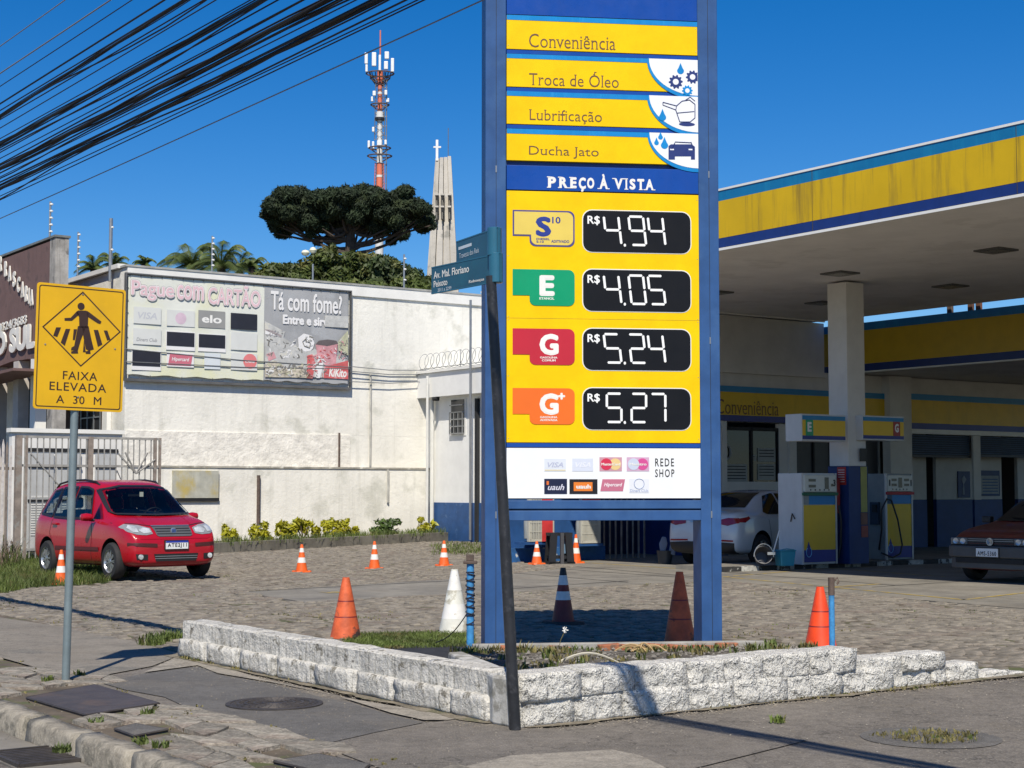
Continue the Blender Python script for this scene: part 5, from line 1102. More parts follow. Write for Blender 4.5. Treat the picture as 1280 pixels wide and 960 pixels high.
f2 = thing('picket_fence', 'old white and rusty picket fence at the left edge beside the gate', 'fence', FP.world(xl-.08), FP.a+R(10)); me_ = []
for m_ in (mat('picket_white', (.62, .58, .55), .7, .2, 6), fpost): b = MB(); b.prism([(-.025, 0), (.025, 0), (.025, 2.3), (0, 2.42), (-.025, 2.3)], -.01, .01, m_); me_.append(b.mesh('picket'))
for k in range(18): obj('picket', me_[(k % 3) == 1], f2, loc=(-.08-k*.085, 0, .05*((k*7) % 3)))
for z in (.4, 1.9): b = MB(); b.box(-1.6, 0, .012, .04, z, z+.06, fpost); obj('rail', b, f2)
# ================================================================ STORE under the canopy
ST = Plane((4.71, 36.4), UA)
st = pthing('station_store', 'long shaded store building under the canopy with blue foot and shutters', 'store', ST)
sw_ = mat('store_wall', (.60, .58, .54), .8, .06, 2, bump=.1); navyw = mat('store_navy', (.010, .035, .14), .5, .12, 3)
H1 = 5.5; xL = -7.3; x1030 = ST.at(1030, 430)[0]; x1105 = ST.at(1105, 560)[0]
zsk = ST.at(1133, 625)[1]; z485, z526 = ST.at(899, 482)[1], ST.at(899, 526)[1]
b = MB(); b.box(ST.at(870, 550)[0], x1030, 0, .3, z526, H1-.01, sw_); b.box(x1030, 26, 0, .3, z526, 4.3, sw_); obj('upper_wall', b, st)
zl = ST.at(899, 460)[1]; b = MB(); b.box(ST.at(872, 500)[0], x1030, -.10, -.001, zl-.1, zl, sw_); obj('ledge', b, st)
bl = MB(); x0s = ST.at(870, 500)[0]; x1s = ST.at(1104, 500)[0]
def band(xa, xb, zt_, zb2, y, par, tag_=''):
    h = zt_-zb2
    for nm, a, c, m_, pr in (('navy_band', 0, .17, mat('band_navy', (.012, .03, .20), .4, .05, streak=.1), .004), ('yellow_band', .17, .83, mat('band_yellow', (.66, .42, .012), .4, .06, streak=.25, streak_col=(.4, .27, .02)), 0), ('light_blue_band', .83, 1, mat('band_blue', (.008, .20, .42), .4, .06, streak=.2, streak_col=(.05, .3, .5)), .003)):
        o = MB(); o.box(xa, xb, y-pr, y+.07, zb2+h*a+(.001 if a else 0), zb2+h*c, m_); obj(nm, o, par)
band(x0s, x1s, z485, z526, -.08, st)
q = (ST.at(899, 507)[0], ST.at(970, 512)[0]); text(st, 'Conveniência', q[0]-.15, q[1], ST.at(899, 514)[1]-.06, ST.at(899, 499)[1], -.09, mauve, bold=-.007)
z492, z538 = ST.at(1133, 492)[1], ST.at(1133, 536)[1]; x1133 = ST.at(1133, 520)[0]
band(x1133, 26, z492, z538, -.08, st); b = MB(); b.box(x1133, 26, -.12, -.001, z538-.12, z538-.002, trimw); obj('white_trim', b, st)
# piers
for (pa, pb2, ztop) in ((1104, 1131, 4.3), (985, 994, z526), (1215, 1224, z538-.12), (900, 907, z526)):
    xa, xb = ST.at(pa, 600)[0], ST.at(pb2, 600)[0]; b = MB(); b.box(xa, xb, -.06 if ztop < 4 else -.25, -.002, zsk, ztop-.002, sw_); b.box(xa, xb, -.07 if ztop < 4 else -.26, -.001, 0, zsk-.002, navyw); obj('pier', b, st)
# shop window
xa, xb = ST.at(907, 560)[0], ST.at(974, 560)[0]; za, zb_ = ST.at(907, 602)[1], ST.at(907, 533)[1]
gl = mat('shop_glass', (.012, .016, .024), .08, .1, 2)
b = MB(); b.box(xa, ST.at(985, 560)[0], .0, .12, 0, za, sw_); obj('sill_wall', b, st)
b = MB(); b.box(xa, xb, .06, .10, za, zb_, gl); pn = obj('shop_window', b, st); fm2 = mat('alu_frame', (.32, .33, .33), .4, .1, metal=.4)
b = MB(); [b.box(x-.03, x+.03, .02, .058, za, zb_, DARK) for x in (xa, (xa+xb)/2, xb)]; b.box(xa, xb, .02, .058, zb_-.08, zb_, DARK); obj('frame', b, pn)
b = MB(); b.box(xb, ST.at(985, 560)[0], 0, .12, za, zb_+.1, sw_); obj('jamb', b, st)
pap = mat('paper_pale', (.30, .32, .31), .7, .1, 6)
for (p0, y0, p1, y1) in ((949, 560, 971, 577), (949, 580, 971, 600), (942, 568, 947, 576), (908, 580, 936, 603)):
    q = ST.box(p0, y0, p1, y1); b = MB(); b.box(q[0], q[1], .045, .052, q[2], q[3], pap); o = obj('notice', b, pn)
    b = MB(); [b.box(q[0]+.04, q[1]-.06, .040, .0445, q[3]-.06-j*.07, q[3]-.04-j*.07, DARK) for j in range(max(1, int((q[3]-q[2])/.08)))]; obj('print_lines', b, o)
q = ST.at(910, 565); b = MB(); b.tube([(q[0]+.12*math.cos(t*.5236), .04, q[1]+.16*math.sin(t*.5236)) for t in range(13)], .03, pap, 6); obj('window_letter', b, pn)
# dark door between window and column, and right of it
for (p0, p1) in ((994, 1044), (1044, 1104)):
    xa, xb = ST.at(p0, 600)[0], ST.at(p1, 600)[0]; b = MB(); b.box(xa+.01, xb-.01, .10, .16, 0, z526-.3, mat('door_dark', (.02, .022, .028), .4, .1)); o = obj('door', b, st)
    b = MB(); [b.box(x, x+.05, .06, .098, 0, z526-.3, fm2 if p0 > 1000 else DARK) for x in (xa+.02, (xa+xb)/2, xb-.08)]; obj('frame', b, o)
    b = MB(); b.box(xa, xb, .0, .3, z526-.3, z526, sw_); obj('lintel', b, st)
# shutters half down, with openings and inner walls
shm = mat('shutter_blue', (.035, .065, .12), .5, .1, 3)
def shutter(p0, p1):
    xa, xb = ST.at(p0, 560)[0], ST.at(p1, 560)[0]; zt_ = z538-.13; zb2 = ST.at(p0, 568)[1]; par = obj('shutter', MB().box(xa, xb, .10, .12, zb2, zt_, DARK), st); n = 9
    for k in range(n): z = zb2+(zt_-zb2)*k/n; b = MB(); b.box(xa, xb, .05, .098, z+.008, z+(zt_-zb2)/n-.006, shm); obj('slat', b, par, bevel=.01)
    b = MB(); b.box(xa, xb, .03, .12, zb2-.06, zb2, BLACK); obj('bottom_bar', b, par)
shutter(1134, 1214); shutter(1225, 1330)
inner = mat('inner_wall', (.55, .54, .51), .8, .06)
for (p0, p1, blk_) in ((1131, 1158, 0), (1170, 1215, 0), (1224, 1252, 0), (1272, 1400, 0)):
    xa, xb = ST.at(p0, 600, .9)[0], ST.at(p1, 600, .9)[0]; b = MB(); b.box(xa, xb, .9, 1.0, zsk, 3, inner); b.box(xa, xb, .89, 1.0, 0, zsk-.002, navyw); obj('inner_wall', b, st)
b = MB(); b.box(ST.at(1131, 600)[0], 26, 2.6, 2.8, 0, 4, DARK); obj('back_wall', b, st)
for (p0, y0, p1, y1, lab) in ((1197, 589, 1212, 622, 'dark poster of a slim figure'), (1224, 588, 1249, 620, 'white and blue price poster')):
    q = ST.box(p0, y0, p1, y1, .88); b = MB(); b.box(q[0], q[1], .86, .885, q[2], q[3], mat('poster_navy', (.03, .05, .13), .5, .1)); o = obj('poster', b, st, label=lab)
    b = MB(); 
    if p0 > 1210:
        b.box(q[0]+.05, q[1]-.05, .852, .858, q[2]+.05, q[3]-.14, pap); o2 = obj('sheet', b, o); b = MB(); [b.box(q[0]+.1, q[1]-.1, .846, .8515, q[3]-.25-j*.08, q[3]-.225-j*.08, mat('print_blue', (.06, .10, .22), .6, 0)) for j in range(6)]; obj('print_lines', b, o)
    else: b.prism([(q[0]+.1+a*.25, q[2]+.08+c*(q[3]-q[2]-.16)) for a, c in ((.2, 0), (.6, 0), (.5, .5), (.9, .75), (.5, .95), (.1, .75), (.4, .5))], .852, .858, mat('poster_figure', (.25, .27, .3), .6, .2)); obj('figure', b, o)
# left part of the store: sunlit blue low front, dark bay
b = MB(); xd = ST.at(750, 680)[0]; xL = ST.at(611, 600)[0]-.4; b.box(xL+.4, xd, 0, .25, 0, 3.6, skb); obj('blue_front', b, st); b = MB(); b.box(xL+.4, xd+.0, -.18, -.002, 0, .30, mat('chipped_blue', (.02, .10, .28), .7, .2, 5, col2=(.55, .56, .54), c2s=6, c2t=.58)); obj('plinth', b, st)
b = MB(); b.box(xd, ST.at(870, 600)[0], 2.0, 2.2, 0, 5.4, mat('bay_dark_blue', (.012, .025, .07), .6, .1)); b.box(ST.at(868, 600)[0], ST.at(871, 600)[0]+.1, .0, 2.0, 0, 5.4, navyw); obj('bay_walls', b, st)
b = MB(); b.box(1.5, x1030+.3, .3, 9, 5.3, 5.4, capm); b.box(x1030+.3, 26, .3, 9, 4.3, 4.4, capm); b.box(1.5, 26, 8.8, 9, 0, 4.3, sw_); b.box(25.8, 26, .3, 8.79, 0, 4.29, sw_); b.box(1.5, 1.7, 2.2, 8.79, 0, 5.3, sw_); obj('roof_slab', b, st)
b = MB(); xg = ST.at(755, 680)[0]; [b.box(xg+j*.16, xg+j*.16+.03, .0, .03, 0, 2.4, fpost) for j in range(8)]; obj('bay_bars', b, st)
# gas bottle cages in front
def cage(p0, p1, y0, y1, redl, label):
    q = ST.box(p0, y0, p1, y1, -.5); t = thing('bottle_cage', label, 'cage', ST.world(q[0], 0, -.62), ST.a); w_ = q[1]-q[0]; h = 1.9; wm = mat('cage_bars', (.45, .44, .38), .6, .1); b = MB(); z0_ = max(q[2], .1)
    for x in (0, w_): b.box(x-.03, x+.03, 0, .06, z0_, h, wm); 
    b.box(0, w_, 0, .05, z0_, z0_+.05, wm); b.box(0, w_, 0, .05, h-.05, h, wm); b.box(-.1, w_+.1, .0, .4, z0_-.06, z0_-.01, skb); obj('frame', b, t)
    b = MB(); [b.box(w_*k/14-.009, w_*k/14+.009, -.01, .012, z0_, h, wm) for k in range(15)]; [b.box(0, w_, -.012, -.002, z0_+k*.19, z0_+k*.19+.016, wm) for k in range(10)]; obj('mesh_front', b, t)
    b = MB(); b.box(redl[0]*w_, redl[1]*w_, -.03, -.015, max(z0_, redl[2]), h, mat('cage_red', (.55, .04, .04), .5, .2, 3)); obj('red_panel', b, t, label='red painted plate')
    b = MB(); 
    for k in range(4):
        cx = w_*(k+.5)/4; b.lathe([(.0001, z0_+.03), (w_*.11, z0_+.06), (w_*.12, z0_+.4), (w_*.08, z0_+.5), (.04, z0_+.55)], mat('gas_bottle', (.28, .30, .30), .4, .2), 12, c=(cx, .2, 0))
    obj('bottles', b, t, smooth=True)
cage(658, 687, 652, 677, (.5, .95, .1), 'white and red bottle cage behind the black folding stand'); cage(723, 745, 652, 679, (0, 1, 1.0), 'grid cage with a red top beside the dark bay')
# black folding stand
p = YP(699, 698, 32.5); p.z = .012; fs_ = thing('folding_stand', 'black plastic folding stand between two striped cones under the sign', 'stand', p, R(12))
b = MB()
for s in (-1, 1): 
    for y in (-.18, .18): b.prism([(s*.08, .60), (s*.22, .60), (s*.27, .0), (s*.12, .0)] if s > 0 else [(s*.22, .60), (s*.08, .60), (s*.12, .0), (s*.27, .0)], y-.02, y+.02, BLACK, Matrix.Rotation(0, 4, 'X'))
    b.box(s*.17-.12, s*.17+.12, -.2, .2, .0, .04, BLACK)
b.box(-.24, .24, -.16, .16, .56, .62, BLACK); b.box(-.22, .22, -.17, .17, .10, .16, BLACK); obj('frame', b, fs_)
b = MB(); b.box(-.035, .035, -.27, -.2, 0, .62, mat('stand_post', (.06, .06, .065), .5, .1)); obj('centre_post', b, fs_)
b = MB(); b.box(-.17, -.08, -.02, .0, .2, .52, mat('stand_sheet', (.12, .2, .3), .5, .1)); b.box(.08, .18, -.02, .0, .2, .52, mat('stand_sheet', (.12, .2, .3))); obj('side_sheets', b, fs_)
# ================================================================ CANOPY
CF = Plane((3.44, 26.76), UA-90)
cp = pthing('station_canopy', 'big flat filling station canopy with yellow and blue striped edge', 'canopy', CF)
soff = mat('soffit_grey', (.82, .80, .77), .75, .05, 1.5, col2=(.74, .72, .69), c2s=.8, streak=.0, bump=.1)
fz0, fz1 = H1, CF.at(897, 237)[1]; XA, XB = -7.0, 20.0; hF = fz1-fz0; UD = WS(1, 0)
b2_ = ST.world(0); depth = 10.6
bkp = YP(1030, 404, 38.2); DEP = (bkp-CF.o).dot(CF.n)
b = MB(); b.box(XA, XB, .05, DEP, fz0+.03, fz0+.2, soff); b.box(XA-1.6, XA, 3, DEP, fz0+.03, fz0+.2, soff); obj('soffit', b, cp); b = MB(); b.box(XA+.05, XB, .3, DEP, fz0+.22, fz1-.1, capm); obj('roof_deck', b, cp)
ys = mat('fascia_yellow', (.64, .41, .010), .45, .08, .8, streak=.9, streak_col=(.24, .16, .03), sscale=4.2, spec=.25, col2=(.52, .33, .02), c2s=1.1, c2w=.2); bs_ = mat('fascia_blue', (.006, .16, .36), .4, .06, 2, streak=.55, streak_col=(.015, .30, .52), sscale=3.6)
for nm, a, c, m_, pr in (('white_trim', 0, .040, WHITE, .02), ('navy_band', .051, .20, mat('fascia_navy', (.010, .032, .17), .4, .08, streak=.2), .0), ('yellow_band', .201, .80, ys, .003), ('light_blue_band', .801, .965, bs_, .0), ('white_cap', .966, 1.0, WHITE, .012)):
    b = MB(); b.box(XA, XB, -.02-pr, .05, fz0+hF*a, fz0+hF*c, m_); obj(nm, b, cp)
    b = MB(); b.box(XA-.02-pr, XA, -.02-pr, DEP, fz0+hF*a, fz0+hF*c, m_); obj(nm, b, cp)
nj = 7
for k in range(nj):
    x_ = XA+(XB-XA)*(k+.4)/nj; b = MB(); b.box(x_-.003, x_+.003, -.0255, -.018, fz0+hF*.045, fz0+hF*.962, mat('joint_dark', (.06, .05, .03), .8, .1)); obj('sheet_joint', b, cp)
for k, (px_, y_) in enumerate(((1245, 312), (1050, 341), (1188, 357), (1027, 378), (895, 365))):
    a, z = 0, fz0+.03; d = ray(px_, y_); t = (z-CH)/d.z; w_p = CAM+d*t; lx_ = (w_p-CF.o).dot(CF.d); ly_ = (w_p-CF.o).dot(CF.n)
    ct = thing('ceiling_light', ['square dark light fitting near the canopy edge at the right', 'square light fitting in front of the white column', 'square light fitting deep under the canopy at the right', 'faint light fitting at the far back left', 'light fitting hard by the right sign post'][k]+' in the canopy ceiling', 'ceiling light', CF.world(lx_, z, ly_), CF.a)
    b = MB(); b.box(-.26, .26, -.26, .26, -.03, -.002, mat('fitting_dark', (.10, .10, .095), .5, .2)); obj('frame', b, ct); b = MB(); b.box(-.19, .19, -.19, .19, -.038, -.031, mat('fitting_glass', (.17, .165, .15), .3, .1)); obj('diffuser', b, ct)
# second, lower canopy behind
C2 = Plane(YP(1029, 440, 38.7), UA-90); c2 = pthing('rear_canopy', 'lower second canopy with dim yellow edge behind the big one', 'canopy', C2)
z0, z1 = C2.at(1030, 468)[1], C2.at(1030, 409)[1]; hh = z1-z0
for nm, a, c, m_ in (('white_trim', -.03, 0, WHITE), ('navy_band', .001, .15, mat('fascia_navy', (.01, .032, .17))), ('yellow_band', .151, .84, mat('rear_yellow', (.60, .38, .012), .4, .06)), ('light_blue_band', .841, 1, bs_)):
    b = MB(); b.box(-.1, 18, -.02, .1, z0+hh*a, z0+hh*c, m_); obj(nm, b, c2)
b = MB(); b.box(-.1, 18, .1, 14, z0+.04, z0+.2, soff); b.box(-.1, 18, .1, 14, z0+.2, z1-.1, capm); obj('roof_slab', b, c2)
for px_ in (1182, 1208, 1218):
    x = C2.at(px_, 395)[0]; b = MB(); b.box(x-.06, x+.06, .12, .2, z1-.2, z1+.5, RUST); obj('strut', b, c2)
# island, column, pumps
IS = Plane(GP(904, 716), UA)
il = pthing('pump_island', 'raised concrete pump island with chipped black and white kerb', 'pump island', IS)
b = MB(); b.box(0, 9, .12, 1.3, 0, .095, conc); obj('slab', b, il)
for k in range(20): b = MB(); b.box(k*.45+.004, k*.45+.446, 0, .118, 0, .10, mat('kerb_white', (.42, .42, .39), .8, .3, 6, col2=(.06, .06, .06), c2s=8, c2t=.5) if k % 2 else mat('kerb_black', (.03, .03, .03), .8, .3, 6, col2=(.3, .3, .28), c2s=9, c2t=.6)); obj('kerb_stone', b, il)
colb = YP(1060, 600, 30.9); cl = thing('canopy_column', 'square grey canopy column with a dark blue foot between the pumps', 'column', (colb.x, colb.y, .09), R(UA))
cw = .245; b = MB(); b.box(-cw, cw, -cw, cw, 1.86, H1-.1, mat('column_grey', (.68, .66, .62), .7, .06, 2)); obj('shaft', b, cl, bevel=.01)
b = MB(); b.box(-cw-.02, cw+.02, -cw-.02, cw+.02, 0, 1.858, navyw); obj('blue_foot', b, cl)
CLp = Plane(WS(*tows(colb)), UA)
def cbox(pts, m_, nm, y=-cw-.03, face=0, lab=None):
    b = MB(); a, c, d_, e = pts
    if face: b.box(-cw-.03, -cw-.015, a, c, d_, e, m_)
    else: b.box(a, c, y, y+.012, d_, e, m_)
    return obj(nm, b, cl, label=lab)
cbox((.02, .18, 1.95, 2.20), BLACK, 'meter_box', -cw-.06); cbox((.06, .23, .98, 1.85), mat('notice_yellow', (.35, .34, .10), .6, .1), 'notice_strip', lab='yellow strip'); cbox((.06, .24, .50, .72), mat('notice_red', (.36, .10, .07), .6, .2), 'notice'); cbox((.05, .23, .74, .97), mat('notice_brown', (.20, .10, .07), .6, .2), 'notice')
nr = cbox((-.2, .02, 1.5, 1.84), mat('notice_bright_red', (.45, .03, .02), .5, .1), 'notice', face=1, lab='red notice with white lines'); b = MB(); [b.box(-cw-.035, -cw-.031, -.17, -.01, 1.78-j*.045, 1.79-j*.045, WHITE) for j in range(6)]; obj('print_lines', b, nr)
pumpw = mat('pump_white', (.62, .62, .60), .45, .06, 2, streak=.1); alu = mat('pump_alu', (.42, .42, .42), .4, .1, metal=.3)
def pump(px_, pyb, flip, label, green, Hh):
    base = YP(px_, pyb-20, 0.13) if 0 else GP(px_, pyb, .10); t = thing('fuel_pump', label, 'fuel pump', base, R(UA)); W_, D_ = .93 if not flip else .80, .60; H_ = Hh
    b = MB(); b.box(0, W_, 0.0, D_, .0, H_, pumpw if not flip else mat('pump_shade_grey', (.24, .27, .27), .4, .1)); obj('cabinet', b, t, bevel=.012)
    b = MB(); b.box(-.004, .04, -.03, .0, .0, H_, pumpw); b.box(W_-.04, W_, -.03, 0, 0, H_, alu); obj('edge_trim', b, t)
    b = MB(); b.box(.04, W_-.04, -.02, -.001, .04, .27, mat('pump_navy', (.01, .02, .22), .4, .05)); b.box(.04, W_-.04, -.019, -.001, .27, 1.11, mat('pump_yellow', (.74, .47, .02), .4, .04)); b.box(.04 if flip else .19, W_-.04, -.02, -.001, 1.12, 1.36, mat('pump_blue', (.005, .19, .46), .4, .04)); b.box(.04, .19, -.02, -.001, 1.12, 1.36, pap); obj('front_panel', b, t)
    hd_ = obj('display_head', MB().box(.04, W_-.04, -.06, -.001, H_-.36, H_-.03, mat('pump_head', (.62, .62, .55), .4, .04)), t, bevel=.02)
    b = MB(); b.box(.0, W_, -.07, -.001, H_-.42, H_-.365, mat('pump_green', (.02, .12, .06), .5, .1) if green else mat('pump_red', (.4, .02, .03), .5, .1)); b.box(.04, W_-.04, -.03, -.001, 1.37, H_-.425, BLACK); obj('lower_strip', b, t)
    lcd = mat('lcd', (.08, .085, .07), .2, .1)
    for (a, c, z, h) in ((.16, .36, .11, .05), (.16, .36, .22, .05), (.62, .73, .08, .22), (.8, .86, .2, .05)) if not flip else ((.18, .36, .10, .05), (.18, .36, .20, .05), (.43, .56, .08, .2), (.64, .82, .10, .05), (.64, .82, .20, .05)):
        b = MB(); b.box(a*W_, c*W_, -.066, -.0605, H_-z-h, H_-z, lcd); obj('display', b, hd_)
    for j in range(5): b = MB(); b.box((.2+.13*j)*W_, (.23+.13*j)*W_, -.066, -.0605, H_-.33, H_-.30, BLACK); obj('button', b, hd_)
    text(hd_, '3' if not flip else '1', .86*W_ if not flip else .08*W_, .93*W_ if not flip else .13*W_, H_-.25, H_-.12, -.063, BLACK, bold=.05)
    if flip: text(hd_, '1', .87*W_, .92*W_, H_-.25, H_-.12, -.063, BLACK, bold=.05)
    b = MB(); cx, cz = (.17 if not flip else .15)*W_/.93*1, .25; b.prism([(cx+.07*math.sin(a)*(1), cz-.07*math.cos(a)) for a in [i*.4-2.4 for i in range(13)]]+[(cx, cz+.18)], -.026, -.0205, mat('pump_navy', (.01, .02, .22))); obj('drop_logo', b, t); b = MB(); b.tube([(cx+.07*math.cos(a*.3), -.028, cz-.02+.09*math.sin(a*.3)) for a in range(-14, 5)], .007, mat('logo_blue', (.2, .5, .8), .4, 0), 5); obj('drop_outline', b, t)
    if not flip:
        b = MB(); b.tube([(-.012, .26, .80), (-.03, .20, .95), (-.02, .14, .85)], .012, BLACK, 6); obj('latch', b, t)
        b = MB(); b.box(W_+.01, W_+.12, .0, .2, .95, 1.6, mat('nozzle_red', (.30, .02, .02), .5, .1)); b.tube([(W_+.05, -.03, 1.1), (W_+.08, -.06, .8), (W_+.09, -.03, .35), (W_+.04, .0, .1)], .02, BLACK, 8); obj('nozzle_holster', b, t)
    else:
        b = MB(); b.tube([(-.02, .15, .2), (-.10, .0, .6), (-.12, -.02, 1.0), (-.02, -.08, 1.22), (.10, -.09, 1.18), (.24, -.12, .8), (.36, -.12, .3), (.32, -.1, .12), (.05, -.14, .05), (-.25, -.12, .15)], .018, BLACK, 8); obj('hose', b, t, smooth=True)
        b = MB(); b.box(-.06, -.005, .12, .34, .7, 1.15, mat('holster', (.03, .05, .08), .4, .1)); b.box(-.10, -.05, .15, .25, .95, 1.1, BLACK); obj('nozzle_holster', b, t)
    return t
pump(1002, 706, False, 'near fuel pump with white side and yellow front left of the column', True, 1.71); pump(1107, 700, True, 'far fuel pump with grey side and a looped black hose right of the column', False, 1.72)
def fuelbox(xa, ya, xb, yb_, y, side, let, m_, lcx, label):
    pl = Plane(YP(1060, 600, 30.3), UA); q = pl.box(xa, ya, xb, yb_); t = thing('fuel_sign_box', label, 'sign box', pl.world(q[0], q[2]), pl.a); W_, h = q[1]-q[0], q[3]-q[2]
    b = MB(); b.box(0, W_, 0, .42, 0, h, pumpw); obj('casing', b, t, bevel=.006); 
    for nm, a, c, mm_ in (('navy_band', .06, .20, mat('band_navy', (.012, .03, .20))), ('yellow_band', .201, .78, mat('pump_yellow', (.74, .47, .02))), ('light_blue_band', .781, .94, mat('band_blue', (.008, .2, .42)))): b = MB(); b.box(.02, W_-.02, -.012, -.001, h*a, h*c, mm_); obj(nm, b, t)
    lx_ = pl.at(lcx, 535)[0]-q[0]; b = MB(); b.box(lx_-.095, lx_+.095, -.02, -.0125, .2*h, .78*h, m_); o = obj('letter_plate', b, t); text(o, let, lx_-.055, lx_+.055, .34*h, .70*h, -.022, WHITE, bold=.05); 
fuelbox(1002, 517, 1057, 551, 0, 1, 'E', grn, 1011, 'white lit-style box with a green E hung left of the column'); fuelbox(1078, 519, 1130, 550, 0, 0, 'G', mat('g_red', (.35, .03, .03), .4, 0), 1120, 'box with a red G hung right of the column')
# buckets, squeegee
bk = YP(953, 700, 29.6); t = thing('bucket', 'grey round bucket lying on its side with a wire handle by the pump', 'bucket', (bk.x, 29.6, .10)); gm_ = mat('bucket_grey', (.11, .11, .115), .4, .15)
b = MB(); b.lathe([(.0001, -.15), (.12, -.15), (.17, .15), (.16, .15), (.115, -.13), (.0001, -.13)], gm_, 20, M=Matrix.Translation((0, 0, .17)) @ Matrix.Rotation(R(75), 4, 'X') @ Matrix.Rotation(0, 4, 'Z')); obj('body', b, t, smooth=True)
b = MB(); b.tube([(.18*math.cos(a*.26), -.17, .17+.24*math.sin(a*.26)) for a in range(13)], .009, mat('wire', (.5, .5, .5), .3, 0, metal=.8), 6); obj('handle', b, t)
bk = YP(981, 700, 29.62); t = thing('bucket', 'turquoise square bucket standing against the near fuel pump', 'bucket', (bk.x, 29.62, .10), R(20)); b = MB(); tm_ = mat('turquoise_plastic', (.04, .30, .42), .4, .08)
b.prismz([(-.13, -.11), (.13, -.11), (.13, .11), (-.13, .11)], 0, .27, tm_, top=1.22); b.prismz([(-.17, -.145), (.17, -.145), (.17, .145), (-.17, .145)], .27, .295, tm_); obj('body', b, t, bevel=.015); b = MB(); b.tube([(-.17, 0, .28), (-.05, -.16, .32), (.1, -.17, .30), (.17, 0, .28)], .008, tm_, 6); obj('handle', b, t)
t = thing('squeegee', 'long-handled squeegee leaning over the grey bucket', 'squeegee', (YP(966, 690, 29.4).x, 29.4, .33)); b = MB(); b.tube([(0, 0, 0), (.14, .1, .42)], .012, WHITE, 8); obj('handle', b, t); b = MB(); b.box(-.10, .04, -.02, .02, -.02, .03, mat('wire', (.5, .5, .5))); obj('blade', b, t)
p = ST.world(ST.at(831, 690, -2.4)[0], 0, -2.4); t = thing('mop_bucket', 'dark mop bucket with a pale blue rag standing in the shaded bay', 'bucket', p)
b = MB(); b.lathe([(.0001, 0), (.13, 0), (.17, .28), (.15, .28), (.12, .03), (.0001, .03)], mat('bucket_dark', (.04, .045, .05), .4, .1), 16); obj('body', b, t, smooth=True); b = MB(); b.prism([(-.10, .26), (.0, .24), (.05, .42), (.02, .55), (-.06, .56), (-.12, .42)], -.1, -.05, mat('pale_rag', (.20, .24, .32), .8, .15)); b.prism([(.06, .22), (.2, .18), (.2, .3), (.1, .42)], -.12, -.08, mat('pale_rag', (.35, .42, .55))); obj('rag', b, t, bevel=.03)
# ================================================================ CARS
rubber = mat('tyre_rubber', (.018, .018, .019), .8, .15, 10); glassm = mat('car_glass', (.012, .015, .016), .06, .15, 2, spec=.6); chrome = mat('rim_alloy', (.50, .51, .52), .3, .06, 5, metal=.85); trimb = mat('black_trim', (.016, .016, .017), .5, .1)
lampm = mat('headlamp_glass', (.66, .69, .70), .12, .2, 6, col2=(.35, .37, .38), c2s=5, c2t=.5, c2w=.2, metal=.3, coat=.8)
def curve(xs, ys, x):
    return float(np.interp(x, xs, ys))
def smooth_curve(pts):
    xs = [p[0] for p in pts]; ys = [p[1] for p in pts]
    return lambda x: float(np.interp(x, xs, ys))
def car_body(par, prof, paint, wheels, wr, floor=.20, name='body'):
    """prof: list of stations (x, z_top, z_belt, half_width, half_width_top, z_bottom) from rear to front"""
    n = len(prof); K = 9; vs = []; fs = []
    for (x, zt, zbelt, w_, wt, zb) in prof:
        half = [(0, zb), (.72*w_, zb), (.93*w_, zb+.04), (.985*w_, zb+.14), (w_, zb+(zbelt-zb)*.55), (.975*w_, zbelt-.03), (.955*w_, zbelt+.0) if zt-zbelt > .12 else (.93*w_, zbelt-.005), (wt, zt-.05 if zt-zbelt > .12 else zt-.012), (wt*.82, zt-.012), (0, zt)]
        K = len(half)
        vs += [(x, y, z) for y, z in half]+[(x, -y, z) for y, z in half[1:-1][::-1]]
    M_ = 2*K-2
    for i in range(n-1):
        for k in range(M_): a = i*M_+k; b = i*M_+(k+1) % M_; fs.append((a, b, b+M_, a+M_))
    for i, rev in ((0, True), (n-1, False)):
        o = i*M_; 
        for k in range(K-1):
            a = o+k; b = o+k+1; c = o+(M_-k-1) % M_; d = o+(M_-k) % M_
            q = [a, b, c, d]; q = [v for j, v in enumerate(q) if v not in q[:j]]
            if len(q) >= 3: fs.append(tuple(q if rev else q[::-1]))
    me = bpy.data.meshes.new('b'); me.from_pydata(vs, [], fs); me.materials.append(paint); me.materials.append(trimb)
    bm = bmesh.new(); bm.from_mesh(me); bmesh.ops.recalc_face_normals(bm, faces=bm.faces); bm.to_mesh(me); bm.free()
    o = bpy.data.objects.new('b', me); COL.objects.link(o); s = o.modifiers.new('s', 'SUBSURF'); s.levels = 3; s.render_levels = 3
    cut = []
    for wx in wheels:
        c = MB(); c.lathe([(wr+.055, -1.2), (wr+.055, 1.2)], trimb, 40, M=Matrix.Translation((wx, 0, wr+.02)) @ Matrix.Rotation(R(90), 4, 'X')); m2 = c.mesh('c'); m2.materials.clear(); m2.materials.append(trimb)
        co = bpy.data.objects.new('c', m2); COL.objects.link(co); cut.append(co); md = o.modifiers.new('bo', 'BOOLEAN'); md.object = co; md.operation = 'DIFFERENCE'; md.solver = 'EXACT'
        try: md.material_mode = 'TRANSFER'
        except Exception: pass
    dg = bpy.context.evaluated_depsgraph_get(); dg.update(); fin = bpy.data.meshes.new_from_object(o.evaluated_get(dg)); bpy.data.objects.remove(o)
    for c in cut: bpy.data.objects.remove(c)
    ob = obj(name, fin, par, smooth=1); fin.set_sharp_from_angle(angle=R(50))
    bm = bmesh.new(); bm.from_mesh(fin); bv = BVHTree.FromBMesh(bm); bm.free()
    core = MB(); core.box(wheels[0]-.5, wheels[1]+.5, -.5, .5, floor+.02, .6, trimb); obj('underbody', core, par)
    return ob, bv
